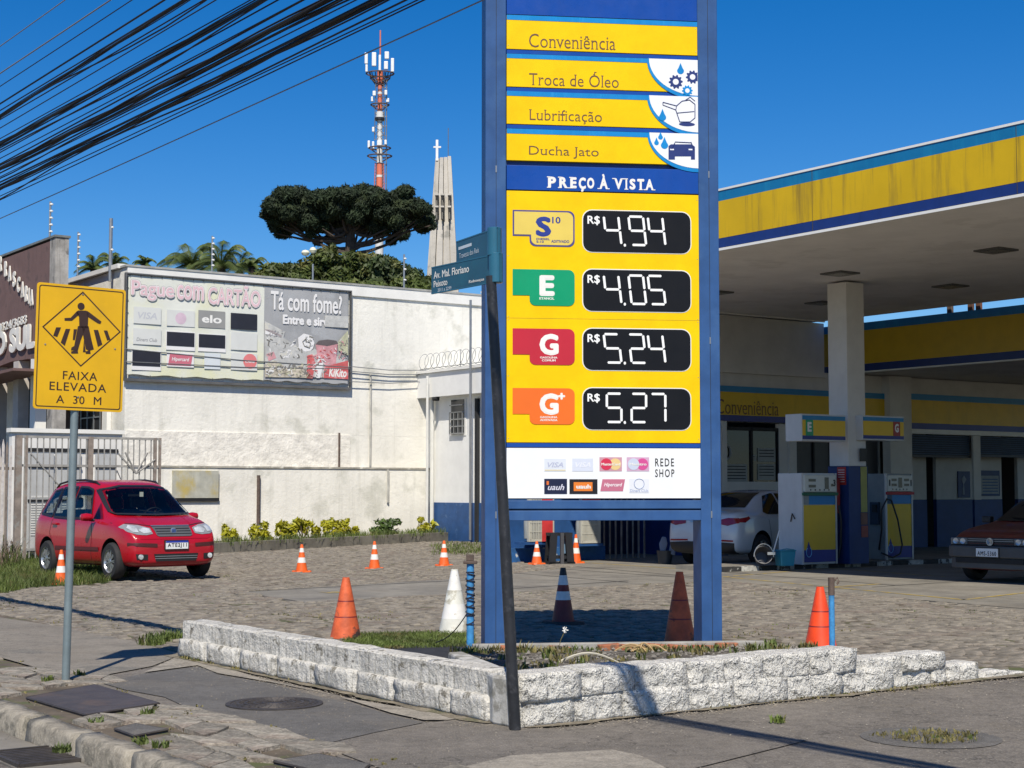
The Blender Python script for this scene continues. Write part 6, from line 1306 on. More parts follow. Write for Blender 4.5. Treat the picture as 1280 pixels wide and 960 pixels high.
AX = {'side': (Vector((0, 1, 0)), 1), 'left': (Vector((0, -1, 0)), -1), 'front': (Vector((-1, 0, 0)), 0), 'rear': (Vector((1, 0, 0)), 0), 'top': (Vector((0, 0, -1)), 2)}
def decal(bv, par, poly_, view, m, name, off=.006, step=.06, thick=0.0, sm=1, label=None):
    """a patch of skin: the outline (given in a side, front or top view) laid onto the body"""
    d = AX[view][0]
    def P3(a, b):
        o = {'side': Vector((a, -3, b)), 'left': Vector((a, 3, b)), 'front': Vector((4, a, b)), 'rear': Vector((-4, a, b)), 'top': Vector((a, b, 3))}[view]
        h = bv.ray_cast(o, d)
        return (h[0]+h[1]*(off if h[1].dot(d) < 0 else -off)) if h[0] else None
    pts = []
    for i in range(len(poly_)):
        a = Vector(poly_[i]); b = Vector(poly_[(i+1) % len(poly_)]); n = max(1, int((b-a).length/step)); pts += [a.lerp(b, k/n) for k in range(n)]
    nb = len(pts); xs = [p.x for p in pts]; ys = [p.y for p in pts]
    y = min(ys)+step*.5
    while y < max(ys):
        x = min(xs)+step*.5
        while x < max(xs):
            if inpoly(x, y, poly_) and min((Vector((x, y))-p).length for p in pts[:nb]) > step*.45: pts.append(Vector((x, y)))
            x += step
        y += step
    v2, _, fc, *_ = geometry.delaunay_2d_cdt([Vector(p) for p in pts], [(i, (i+1) % nb) for i in range(nb)], [], 1, 1e-5)
    v3 = [P3(p.x, p.y) for p in v2]; fs = [tuple(f) for f in fc if all(v3[i] is not None for i in f)]
    good = [v if v is not None else Vector((0, 0, 0)) for v in v3]
    fs = [f for f in fs if max((good[f[i]]-good[f[(i+1) % 3]]).length for i in range(3)) < step*6]
    me = bpy.data.meshes.new(name); me.from_pydata([tuple(v) for v in good], [], fs); me.materials.append(m)
    bm = bmesh.new(); bm.from_mesh(me); bmesh.ops.delete(bm, geom=[v for v in bm.verts if not v.link_faces], context='VERTS'); bmesh.ops.recalc_face_normals(bm, faces=bm.faces); bm.to_mesh(me); bm.free()
    o = obj(name, me, par, label=label)
    me.polygons.foreach_set('use_smooth', [True]*len(me.polygons))
    if thick: s = o.modifiers.new('t', 'SOLIDIFY'); s.thickness = thick; s.offset = 1
    return o
def strip(bv, par, pts, view, wd, m, name, off=.004):
    out = []; P = [Vector(p) for p in pts]
    for s in (1, -1):
        seq = P if s == 1 else P[::-1]
        for i, p in enumerate(seq):
            a = seq[max(0, i-1)]; b = seq[min(len(seq)-1, i+1)]; t = (b-a).normalized(); n = Vector((-t.y, t.x)); out.append(p-n*wd/2)
    return decal(bv, par, [tuple(p) for p in out], view, m, name, off, step=.08)
def wheel(par, x, y, wr, steer=0, spokes=8, tw=.19, rimm=None, hub=False):
    s = 1 if y > 0 else -1; rimm = rimm or chrome
    w_ = obj('wheel', MB().lathe([(wr*.62, -tw/2), (wr*.9, -tw/2), (wr*.98, -tw*.36), (wr, -tw*.2), (wr, tw*.2), (wr*.98, tw*.36), (wr*.9, tw/2), (wr*.62, tw/2), (wr*.60, tw*.3)], rubber, 36, caps=False), par, loc=(x, y, wr), rot=(R(-90)*s, 0, steer), smooth=True)
    b = MB(); b.lathe([(wr*.64, tw*.50), (wr*.62, tw*.5), (wr*.56, tw*.36), (wr*.54, tw*.1), (.0001, tw*.1)], rimm if not hub else trimb, 32, caps=False); b.lathe([(wr*.15, tw*.1), (wr*.15, tw*.42), (wr*.12, tw*.46), (.0001, tw*.46)], rimm, 16)
    rim = obj('rim', b, w_, smooth=True)
    b = MB()
    for k in range(spokes):
        a = k*2*math.pi/spokes; da = .05
        for e in (-.10, .10):
            M_ = Matrix.Rotation(a+e, 4, 'Z'); b.box(wr*.1, wr*.58, -wr*.028, wr*.028, tw*.28, tw*.42, rimm, M_)
    obj('spokes', b, w_)
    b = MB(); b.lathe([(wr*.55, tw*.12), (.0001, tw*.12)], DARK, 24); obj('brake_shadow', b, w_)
def plate(par, bv, x, z, txt, view='front', wd=.40, h=.13, blue=True, y=0):
    xx = x; s = 1 if view == 'front' else -1
    b = MB(); b.box(min(xx, xx+s*.012), max(xx, xx+s*.012), y-wd/2, y+wd/2, z, z+h, mat('plate_bg', (.74, .76, .76), .4, .02)); 
    if blue: b.box(min(xx+s*.013, xx), max(xx+s*.014, xx), y-wd/2, y+wd/2, z+h*.78, z+h, mat('plate_blue', (.02, .04, .35), .4, .02))
    o = obj('number_plate', b, par)
    text(o, txt, -.43*wd, .43*wd, z+h*.12, z+h*(.72 if blue else .66), 0, mat('plate_black', (.015, .015, .02), .5, 0), bold=.012, ext=.001, space=1.15, xf=lambda X, Yv, Z: (np.full_like(X, xx+s*.016), y+s*X, Z))
    b = MB(); b.box(min(xx-s*.03, xx), max(xx-s*.03, xx), y-wd/2-.015, y+wd/2+.015, z-.015, z+h+.015, trimb); obj('holder', b, o)
# ---------------- the red hatchback
redp = mat('red_car_paint', (.37, .004, .014), .3, .05, 2, coat=.55, spec=.4); rf = mat('red_door', (.43, .006, .018))
ang = R(-50.5); g = YP(140, 640, 26.0); fr = Vector((g.x, 26.3, 0)); dr = Vector((math.cos(ang), math.sin(ang), 0)); lat = Vector((-dr.y, dr.x, 0))
# the front right wheel stands at px 137, py 725
org = fr-dr*1.28+lat*.74
rc = thing('parked_car', 'red compact van-like hatchback parked by the iron fence', 'car', (org.x, org.y, .015), ang, rot=(0, R(-.6), ang))
prof = [(-1.95, .62, .58, .66, .5, .40), (-1.93, .95, .72, .74, .60, .30), (-1.87, 1.08, .90, .80, .68, .24), (-1.74, 1.40, 1.00, .83, .60, .22), (-1.56, 1.585, 1.00, .845, .585, .21), (-1.2, 1.635, .99, .85, .60, .20), (-.7, 1.665, .975, .852, .61, .20), (-.1, 1.665, .96, .852, .61, .20), (.28, 1.62, .95, .852, .60, .20), (.50, 1.53, .945, .85, .60, .20),
        (.78, 1.33, .94, .85, .64, .20), (1.02, 1.13, .935, .848, .70, .20), (1.14, 1.065, .93, .846, .74, .20), (1.40, 1.00, .915, .84, .74, .20), (1.62, .92, .87, .825, .72, .20), (1.80, .83, .79, .79, .68, .21), (1.91, .72, .69, .73, .60, .23), (1.955, .58, .56, .66, .5, .30)]
body, bv = car_body(rc, prof, redp, (-1.23, 1.28), .305)
# real openings behind the glass, and an interior
WINS = {'front': [[(-.66, 1.055), (-.69, 1.10), (-.60, 1.47), (-.3, 1.525), (.3, 1.525), (.60, 1.47), (.69, 1.10), (.66, 1.055), (0, 1.035)]], 'rear': [[(-.62, 1.06), (-.52, 1.50), (.52, 1.50), (.62, 1.06)]],
        'side': [[(.46, 1.0), (.20, 1.47), (-.02, 1.52), (-.32, 1.53), (-.35, 1.0)], [(-.43, 1.0), (-.40, 1.53), (-1.0, 1.52), (-1.02, 1.02)], [(-1.08, 1.03), (-1.06, 1.51), (-1.38, 1.46), (-1.60, 1.08)]]}
bm = bmesh.new(); bm.from_mesh(body.data); kill = []
for f in bm.faces:
    c = f.calc_center_median(); n_ = f.normal
    for vw, pls in WINS.items():
        if vw == 'front' and not (c.x > .1 and n_.x > .05): continue
        if vw == 'rear' and not (c.x < -1.3 and n_.x < -.25): continue
        if vw == 'side' and abs(n_.y) < .5: continue
        for pl in pls:
            cx_ = sum(q[0] for q in pl)/len(pl); cy_ = sum(q[1] for q in pl)/len(pl); sh_ = [(cx_+(a-cx_)*.975, cy_+(b_-cy_)*.975) for a, b_ in pl]
            pr = (lambda v: (v.co.x, v.co.z)) if vw == 'side' else (lambda v: (v.co.y, v.co.z))
            if all(inpoly(*pr(v), sh_) for v in f.verts): kill.append(f); break
        else: continue
        break
bmesh.ops.delete(bm, geom=list(set(kill)), context='FACES'); bm.to_mesh(body.data); bm.free(); body.data.update()
gm_ = bpy.data.materials.new('tinted_glass'); gm_.use_nodes = True; gn = gm_.node_tree; gn.nodes.clear(); go = gn.nodes.new('ShaderNodeOutputMaterial'); gt_ = gn.nodes.new('ShaderNodeBsdfTransparent'); gt_.inputs[0].default_value = (.70, .75, .73, 1)
gg_ = gn.nodes.new('ShaderNodeBsdfGlossy'); gg_.inputs['Roughness'].default_value = .03; gf = gn.nodes.new('ShaderNodeFresnel'); gf.inputs[0].default_value = 1.5; gx = gn.nodes.new('ShaderNodeMixShader')
gn.links.new(gf.outputs[0], gx.inputs[0]); gn.links.new(gt_.outputs[0], gx.inputs[1]); gn.links.new(gg_.outputs[0], gx.inputs[2]); gn.links.new(gx.outputs[0], go.inputs[0])
seatm = mat('seat_cloth', (.13, .13, .135), .9, .2, 8)
b = MB(); b.box(.35, 1.12, -.72, .72, .72, 1.0, trimb); b.box(.55, 1.05, -.70, .70, 1.0, 1.03, trimb); obj('dashboard', b, rc, bevel=.04)
b = MB(); b.box(-1.7, .5, -.76, .76, .24, .34, trimb); obj('cabin_floor', b, rc)
for sx, nm in ((-.05, 'seat'), (-.95, 'rear_seat')):
    for s in (-1, 1): b = MB(); b.box(sx-.1, sx+.42, s*.36-.24, s*.36+.24, .4, .62, seatm); b.box(sx-.22, sx-.06, s*.36-.24, s*.36+.24, .55, 1.15, seatm); b.box(sx-.2, sx-.1, s*.36-.13, s*.36+.13, 1.17, 1.36, seatm); obj(nm, b, rc, bevel=.04)
b = MB(); b.tube([(.42+.05*math.sin(a*.3142), .36+.19*math.cos(a*.3142), 1.0+.17*math.sin(a*.3142)) for a in range(21)], .014, trimb, 6, False); b.tube([(.44, .18, 1.0), (.44, .54, 1.0)], .014, trimb, 6); obj('steering_wheel', b, rc)
b = MB(); b.box(.42, .44, -.12, .12, 1.36, 1.42, trimb); obj('rear_view_mirror', b, rc, bevel=.01)
b = MB(); b.box(.52, .522, .05, .12, 1.36, 1.44, WHITE); obj('windscreen_sticker', b, rc)
gl_old = glassm; glassm = gm_
def ringstrip(pl, vw, wd=.032):
    pl = [tuple(p) for p in pl]; n_ = len(pl)
    for i in range(n_): strip(bv, rc, [pl[i], pl[(i+1) % n_]], vw, wd, trimb, 'window_seal', .016 if vw != 'front' else .026)
ringstrip(WINS['front'][0], 'front', .026)
for pl in WINS['side']: ringstrip(pl, 'side'); ringstrip(pl, 'left')
ringstrip(WINS['rear'][0], 'rear')
def both(poly_, m, name, **k):
    decal(bv, rc, poly_, 'side', m, name, **k); decal(bv, rc, poly_, 'left', m, name, **k)
decal(bv, rc, [(-.66, 1.055), (-.69, 1.10), (-.60, 1.47), (-.3, 1.525), (.3, 1.525), (.60, 1.47), (.69, 1.10), (.66, 1.055), (0, 1.035)], 'front', glassm, 'windscreen', off=.022, step=.06)
decal(bv, rc, [(-.62, 1.06), (-.52, 1.50), (.52, 1.50), (.62, 1.06)], 'rear', glassm, 'rear_window', off=.01, step=.08)
both([(.46, 1.0), (.20, 1.47), (-.02, 1.52), (-.32, 1.53), (-.35, 1.0)], glassm, 'front_door_window', off=.008)
both([(.90, .985), (.58, 1.27), (.54, .99)], glassm, 'quarter_window', off=.008)
both([(-.43, 1.0), (-.40, 1.53), (-1.0, 1.52), (-1.02, 1.02)], glassm, 'rear_door_window', off=.008); both([(-1.08, 1.03), (-1.06, 1.51), (-1.38, 1.46), (-1.60, 1.08)], glassm, 'rear_quarter_window', off=.008)
for seq in ([(.50, .99), (.58, .7), (.55, .32)], [(-.40, .98), (-.40, .34)], [(-1.04, .99), (-1.12, .75), (-.92, .5)]):
    for vw in ('side', 'left'): strip(bv, rc, seq, vw, .012, trimb, 'door_seam')
for vw in ('side', 'left'): strip(bv, rc, [(.86, .50), (-.86, .50)], vw, .055, mat('side_moulding', (.10, .012, .014), .5, .1), 'side_moulding', .012)
for hx_ in (-.25, -.88):
    for s in (-1, 1): b = MB(); b.box(hx_-.09, hx_+.09, s*.858-.012, s*.858+.012, .885, .925, redp); obj('door_handle', b, rc, bevel=.01)
lampd = mat('headlamp_housing', (.30, .31, .32), .15, .2, 5, metal=.2, coat=.8)
for s in (-1, 1):
    h1 = decal(bv, rc, [(s*.38, .745), (s*.38, .835), (s*.55, .885), (s*.74, .905), (s*.80, .86), (s*.76, .78), (s*.66, .735), (s*.50, .725)], 'front', lampd, 'headlight', off=.008, step=.05)
    h2 = decal(bv, rc, [(s*.40, .765), (s*.41, .825), (s*.54, .855), (s*.60, .80), (s*.54, .75)], 'front', lampm, 'reflector', off=.013, step=.04); h2.parent = h1
    h3 = decal(bv, rc, [(s*.62, .77), (s*.61, .86), (s*.71, .885), (s*.75, .84), (s*.70, .775)], 'front', lampm, 'reflector', off=.013, step=.04); h3.parent = h1
strip(bv, rc, [(-.80, .925), (-.55, .905), (-.36, .875), (.36, .875), (.55, .905), (.80, .925)], 'front', .011, trimb, 'bonnet_gap', .004)
strip(bv, rc, [(-.80, .70), (-.60, .665), (.60, .665), (.80, .70)], 'front', .010, mat('crease', (.30, .004, .012), .3, 0), 'bumper_gap', .004)

decal(bv, rc, [(-.32, .72), (-.34, .855), (.34, .855), (.32, .72), (.28, .70), (-.28, .70)], 'front', mat('grille_grey', (.14, .145, .15), .4, .1, metal=.4), 'grille', off=.010)
gz = MB(); 
for z in (.74, .78, .82): strip(bv, rc, [(-.31, z), (.31, z)], 'front', .008, trimb, 'grille_bar', .016)
strip(bv, rc, [(-.345, .865), (.345, .865)], 'front', .016, chrome, 'grille_trim', .016)
decal(bv, rc, [(-.36, .305), (-.40, .425), (.40, .425), (.36, .305)], 'front', trimb, 'lower_grille', off=.008); [strip(bv, rc, [(-.38, z), (.38, z)], 'front', .012, GREY, 'lower_grille_bar', .014) for z in (.35, .385)]
for s in (-1, 1): decal(bv, rc, [(s*.50, .33), (s*.50, .42), (s*.70, .43), (s*.68, .34)], 'front', trimb, 'fog_recess', off=.008); strip(bv, rc, [(s*.34, .565), (s*.78, .585)] if s > 0 else [(-.78, .585), (-.34, .565)], 'front', .05, mat('bumper_strip', (.07, .015, .015), .5, .1), 'bumper_strip', .012)
for s in (-1, 1):
    h = bv.ray_cast(Vector((4, s*.62, .38)), Vector((-1, 0, 0))); 
    b = MB(); b.lathe([(.045, 0), (.04, .02), (.0001, .022)], lampm, 14, M=Matrix.Translation(h[0]) @ Matrix.Rotation(R(90), 4, 'Y')); obj('fog_light', b, rc, smooth=True)
h = bv.ray_cast(Vector((4, 0, .79)), Vector((-1, 0, 0)))[0]; b = MB(); b.lathe([(.055, .0), (.055, .018), (.042, .024), (.0001, .024)], chrome, 20, M=Matrix.Translation((h.x+.008, 0, .79)) @ Matrix.Rotation(R(90), 4, 'Y')); em = obj('round_badge', b, rc, smooth=True); b = MB(); b.box(h.x+.033, h.x+.035, -.035, .035, .762, .818, mat('badge_blue_disc', (.03, .08, .3), .3, .05)); obj('badge_centre', b, em)
text(em, 'FIAT', -.03, .03, .775, .805, 0, chrome, bold=.02, ext=.001, xf=lambda X, Yv, Z, hx=h.x: (np.full_like(X, hx+.037), X, Z))
hp = bv.ray_cast(Vector((4, 0, .55)), Vector((-1, 0, 0)))[0]; plate(rc, bv, hp.x+.02, .50, 'ATE2J11')
for s in (-1, 1):
    b = MB(); b.lathe([(.0001, -.10), (.07, -.08), (.085, 0), (.07, .08), (.0001, .10)], redp, 14, M=Matrix.Translation((.66, s*.98, 1.02)) @ Matrix.Rotation(R(90), 4, 'X') @ Matrix.Scale(.8, 4, (0, 1, 0))); m_o = obj('mirror', b, rc, smooth=True); b = MB(); b.tube([(.68, s*.84, .97), (.66, s*.93, .98)], .025, trimb, 8); obj('mirror_arm', b, m_o)
    b = MB(); b.tube([(.30, s*.54, 1.53), (.12, s*.555, 1.615), (-.3, s*.56, 1.655), (-.9, s*.56, 1.65), (-1.35, s*.55, 1.60), (-1.5, s*.54, 1.53)], .018, trimb, 8); obj('roof_rail', b, rc, smooth=True)
b = MB(); b.tube([(-.1, 0, 1.665), (-.25, 0, 1.82)], .008, trimb, 6); obj('antenna', b, rc)
for s in (-1, 1): strip(bv, rc, [(1.10, s*.44), (1.76, s*.40)] if s > 0 else [(1.10, s*.44), (1.76, s*.40)], 'top', .012, mat('crease', (.30, .004, .012), .3, 0), 'bonnet_seam', .003)
for s in (-1, 1): b = MB(); b.tube([(1.13, s*.1+.1, 1.07), (1.03, s*.1-.3*s, 1.13)], .01, trimb, 6); obj('wiper', b, rc)
for x_ in (-1.23, 1.28):
    for s in (-1, 1): wheel(rc, x_, s*.765, .305, 0, 9)
# rear lamps
for s in (-1, 1): decal(bv, rc, [(s*.62, .95), (s*.60, 1.35), (s*.70, 1.2), (s*.76, .95)], 'rear', mat('tail_lamp', (.4, .01, .01), .2, .1), 'tail_lamp', off=.008)
# ---------------- the white saloon seen from behind
glassm = gl_old
wp_ = mat('white_car_paint', (.66, .67, .68), .25, .03, 2, coat=.8)
ang = R(50); wc = thing('parked_car', 'white saloon standing behind the near fuel pump, seen from the rear', 'car', (0, 0, .012), ang)
prof = [(-2.16, .62, .58, .66, .5, .36), (-2.13, .96, .76, .76, .62, .28), (-2.05, 1.04, .93, .82, .70, .24), (-1.85, 1.075, .98, .845, .72, .22), (-1.58, 1.11, .99, .855, .70, .21), (-1.40, 1.17, .99, .858, .62, .20), (-1.05, 1.36, .98, .86, .56, .2), (-.75, 1.455, .97, .86, .56, .2), (-.2, 1.50, .96, .86, .57, .2), (.3, 1.48, .95, .86, .57, .2), (.6, 1.40, .94, .86, .58, .2), (1.0, 1.13, .93, .86, .70, .2), (1.2, 1.03, .92, .855, .74, .2), (1.7, .92, .87, .83, .7, .2), (2.0, .80, .76, .78, .62, .22), (2.1, .6, .58, .68, .5, .3)]
RPt = YP(914, 690, 31.0); dr = Vector((math.cos(ang), math.sin(ang), 0)); lat = Vector((-dr.y, dr.x, 0)); org = Vector((RPt.x, 31.0, 0))+dr*2.05+lat*.62; wc.location = (org.x, org.y, .012)
body, bv = car_body(wc, prof, wp_, (-1.28, 1.28), .31)
decal(bv, wc, [(-.56, 1.13), (-.46, 1.42), (.46, 1.42), (.56, 1.13)], 'rear', glassm, 'rear_window', off=.012, step=.07)
for vw in ('side', 'left'):
    decal(bv, wc, [(-1.12, 1.04), (-.80, 1.36), (-.5, 1.41), (-.42, 1.41), (-.42, 1.0), (-1.0, 1.0)], vw, glassm, 'rear_door_window', off=.008); decal(bv, wc, [(-.36, 1.0), (-.36, 1.41), (.1, 1.41), (.55, 1.28), (.85, 1.0)], vw, glassm, 'front_door_window', off=.008)
    strip(bv, wc, [(-.39, .98), (-.39, .35)], vw, .012, trimb, 'door_seam'); strip(bv, wc, [(-1.02, .98), (-.95, .6), (-.9, .4)], vw, .012, trimb, 'door_seam')
tl_m = mat('tail_lamp_red', (.32, .008, .012), .12, .15, 8, coat=.8)
for s in (-1, 1):
    decal(bv, wc, [(s*.36, .83), (s*.36, .89), (s*.60, .94), (s*.80, .93), (s*.79, .84), (s*.60, .79)], 'rear', tl_m, 'tail_lamp', off=.010); decal(bv, wc, [(-2.06, .86), (-2.04, .93), (-1.72, .97), (-1.68, .93), (-1.86, .85)], 'side' if s < 0 else 'left', tl_m, 'tail_lamp', off=.010)
    decal(bv, wc, [(-2.0, .925), (-2.0, .955), (-1.72, .965)], 'side' if s < 0 else 'left', WHITE, 'lamp_reflector', off=.013)
decal(bv, wc, [(-.72, .26), (-.74, .46), (-.3, .48), (.3, .48), (.74, .46), (.72, .26)], 'rear', trimb, 'rear_diffuser', off=.010); strip(bv, wc, [(-.72, .50), (-.3, .51)], 'rear', .03, tl_m, 'reflector', .014); strip(bv, wc, [(.3, .51), (.72, .50)], 'rear', .03, tl_m, 'reflector', .014)
decal(bv, wc, [(-1.55, .25), (1.5, .25), (1.5, .30), (-1.55, .30)], 'side', trimb, 'sill', off=.010); strip(bv, wc, [(-.26, .86), (.26, .86)], 'rear', .025, chrome, 'boot_trim', .014)
for x_ in (-1.28, 1.28):
    for s in (-1, 1): wheel(wc, x_, s*.775, .31, 0, 7)
# ---------------- the dark red hatchback at the right edge
dk_red = mat('dark_red_paint', (.17, .014, .014), .32, .06, 2, coat=.5); bump_g = mat('bumper_grey', (.075, .078, .08), .6, .1, 3)
ang = R(-140); cf = YP(1238, 700, 25.7); dr = Vector((math.cos(ang), math.sin(ang), 0)); lat = Vector((-dr.y, dr.x, 0)); org = Vector((cf.x, 25.7, 0))-dr*1.88
gc = thing('parked_car', 'dark red hatchback with a grey bumper cut by the right edge', 'car', (org.x, org.y, .012), ang)
prof = [(-1.86, .60, .56, .64, .5, .36), (-1.83, .92, .7, .74, .6, .28), (-1.76, 1.02, .88, .78, .64, .24), (-1.55, 1.22, .93, .80, .56, .22), (-1.30, 1.36, .93, .805, .53, .21), (-.8, 1.41, .92, .81, .54, .2), (-.2, 1.41, .91, .81, .54, .2), (.12, 1.37, .90, .81, .54, .2), (.4, 1.22, .89, .81, .58, .2), (.72, 1.01, .885, .808, .66, .2), (.86, .945, .88, .805, .70, .2), (1.2, .90, .86, .80, .72, .2), (1.55, .84, .80, .79, .72, .2), (1.74, .77, .74, .77, .70, .2), (1.82, .66, .64, .76, .68, .2), (1.84, .56, .54, .74, .64, .24)]
body, bv = car_body(gc, prof, dk_red, (-1.2, 1.22), .285)
decal(bv, gc, [(-.60, .96), (-.50, 1.30), (.50, 1.30), (.60, .96)], 'front', glassm, 'windscreen', off=.012, step=.07)
for vw in ('side', 'left'):
    decal(bv, gc, [(.52, .93), (.12, 1.30), (-.4, 1.33), (-.4, .94)], vw, glassm, 'door_window', off=.008); decal(bv, gc, [(-.46, .94), (-.46, 1.33), (-1.1, 1.30), (-1.35, .96)], vw, glassm, 'rear_side_window', off=.008)
b = MB(); 
def loopx(x0_, x1_, z0_, z1_, w_):
    pts = [(x0_-.25, -w_), (x1_-.06, -w_+.02), (x1_, -w_+.14), (x1_+.02, 0), (x1_, w_-.14), (x1_-.06, w_-.02), (x0_-.25, w_)]; b.prismz(pts, z0_, z1_, bump_g, top=1.0)
loopx(1.66, 1.94, .40, .585, .80); loopx(1.66, 1.90, .22, .398, .78); obj('bumper', b, gc, bevel=.02)
b = MB(); b.box(1.88, 1.925, -.62, .62, .31, .385, DARK); obj('bumper_intake', b, gc)
b = MB(); b.box(1.70, 1.865, -.745, .745, .588, .715, mat('grille_black', (.02, .02, .022), .5, .1)); gg = obj('grille', b, gc, bevel=.01)
for z in (.62, .66, .69): o = obj('grille_bar', MB().box(1.86, 1.875, -.42, .42, z, z+.010, mat('grille_trim_red', (.12, .02, .02), .4, .1) if z < .65 else GREY), gc)
for s in (-1, 1):
    b = MB(); b.box(1.855, 1.878, min(s*.43, s*.74), max(s*.43, s*.74), .60, .71, mat('lamp_dark_glass', (.16, .17, .17), .1, .1, coat=.8)); hl = obj('headlight', b, gc, bevel=.012)
    for yy in (.51, .64): b = MB(); b.lathe([(.052, .0), (.045, .012), (.0001, -.01)], lampm, 16, M=Matrix.Translation((1.88, s*yy, .655)) @ Matrix.Rotation(R(90), 4, 'Y')); obj('reflector', b, hl, smooth=True)
    b = MB(); b.box(.50, .62, min(s*.82, s*.99), max(s*.82, s*.99), .93, 1.04, trimb); obj('mirror', b, gc, bevel=.02)
b = MB(); M_ = Matrix.Translation((1.882, 0, .655)) @ Matrix.Rotation(R(90), 4, 'Y'); b.lathe([(.062, 0), (.062, .014), (.05, .014), (.048, .004), (.0001, .004)], chrome, 22, M=M_)
for seq in ([(-.03, .695), (0, .66), (.03, .695)], [(-.042, .68), (-.02, .62), (0, .65), (.02, .62), (.042, .68)]):
    b.tube([(1.894, y_, z_) for y_, z_ in seq], .0055, chrome, 5)
obj('round_badge', b, gc)
b = MB(); b.box(1.968, 1.972, -.2, .2, .43, .44, DARK); plate(gc, bv, 1.965, .42, 'AMS-5360', blue=False)
for s in (-1, 1): decal(bv, gc, [(-1.55, .40), (1.62, .40), (1.62, .50), (-1.55, .50)], 'side' if s < 0 else 'left', bump_g, 'side_moulding', off=.014)
for x_ in (-1.2, 1.22):
    for s in (-1, 1): wheel(gc, x_, s*.72, .285, 0, 6, hub=True, rimm=mat('steel_rim', (.12, .12, .12), .5, .1))
# ================================================================ BACKGROUND
hedge = mat('tree_leaf', (.085, .115, .022), .6, .45, .7, col2=(.17, .16, .04), c2s=.8, c2t=.5, c2w=.2, trans=.25); darkl = mat('dark_tree_leaf', (.05, .075, .02), .6, .4, .8, col2=(.12, .13, .03), c2s=1.2, trans=.2); bark = mat('bark', (.06, .045, .035), .9, .3, 4, bump=.5)
def tree(name, label, cat, Y, cx, cy, wpx, hpx, n, size, m, seed, cl_=14, low=None):
    c = YP(cx, cy, Y); sc = Y/F; t = thing(name, label, cat, (c.x, Y, 0), group='trees behind the white wall'); rr = random.Random(seed); rx, rz2 = wpx*sc/2, hpx*sc/2; el = []
    for k in range(cl_):
        a = rr.uniform(0, 6.28); q = math.sqrt(rr.random())*.72; el.append((math.cos(a)*q*rx, rr.uniform(-.6, .6)*rx*.6, c.z+math.sin(a)*q*rz2, rx*rr.uniform(.28, .45), rx*.35, rz2*rr.uniform(.3, .5)))
    leaves('crown', el, n, size, m, t, seed=seed, shell=.5); b = MB(); b.tube([(0, 0, 0), (.2, 0, c.z*.5), (0, 0, c.z)], [.3, .22, .1], bark, 7)
    for k in range(6): e = el[k]; b.tube([(0, 0, c.z*.7), (e[0]*.5, e[1]*.5, (c.z*.7+e[2])/2+.2), (e[0], e[1], e[2])], [.12, .07, .03], bark, 5)
    obj('trunk', b, t)
tree('broadleaf_tree', 'small loose green tree left of the tree mass behind the wall', 'tree', 58, 345, 350, 75, 50, 7000, .13, hedge, 1)
tree('broadleaf_tree', 'bushy tree under the left half of the umbrella pine', 'tree', 60, 393, 343, 90, 66, 11000, .13, hedge, 2)
tree('broadleaf_tree', 'round dense tree crown directly under the umbrella pine trunk', 'tree', 62, 440, 345, 110, 64, 15000, .13, hedge, 3)
tree('broadleaf_tree', 'dark green tree at the foot of the phone mast', 'tree', 61, 490, 352, 95, 60, 12000, .13, darkl, 4)
tree('broadleaf_tree', 'olive green tree left of the church tower', 'tree', 59, 524, 358, 70, 50, 8000, .13, hedge, 5)
tree('broadleaf_tree', 'tall tip of a pointed tree left of the umbrella pine trunk', 'tree', 63, 417, 325, 30, 40, 3000, .13, darkl, 6, 6)
for e_ in ((350, 372, 120, 50), (440, 375, 130, 60), (520, 378, 110, 50)): tree('broadleaf_tree', 'low green tree mass rising just over the white wall '+{350: 'behind the grey banner half', 440: 'above the banner corner', 520: 'beside the street name plates'}[e_[0]], 'tree', 57, e_[0], e_[1], e_[2], e_[3], 10000, .13, hedge, e_[0])
# umbrella pine
Y = 90; aw = YP(437, 315, Y); ar = thing('umbrella_pine', 'wide flat dark umbrella-shaped pine against the blue sky', 'pine tree', (aw.x, Y, 0)); needles = mat('pine_needle', (.016, .030, .010), .8, .4, 1.2, col2=(.034, .050, .015), c2s=1.5, trans=.1)
b = MB(); def_pts = []
hub = YP(437, 305, Y).z; b.tube([(0, 0, 0), (0, 0, hub-4), (.05, 0, hub), (0, 0, hub+2.6)], [.45, .36, .30, .12], bark, 9); obj('trunk', b, ar, smooth=True)
clumps = [(348, 262, 20), (346, 285, 15), (362, 250, 21), (376, 243, 15), (385, 262, 24), (402, 256, 21), (410, 275, 22), (428, 262, 22), (437, 250, 20), (455, 241, 17), (458, 262, 22), (475, 256, 20), (482, 275, 20), (498, 250, 19), (505, 265, 20), (520, 262, 18), (532, 268, 14), (526, 282, 14), (388, 283, 20), (366, 278, 20), (448, 280, 18), (470, 288, 15), (497, 286, 16), (344, 294, 9), (418, 247, 16), (508, 246, 14), (470, 244, 14), (405, 292, 12), (390, 298, 9), (484, 294, 10), (356, 268, 20), (538, 284, 9), (335, 276, 10)]
rr = random.Random(4); el = []; br = MB()
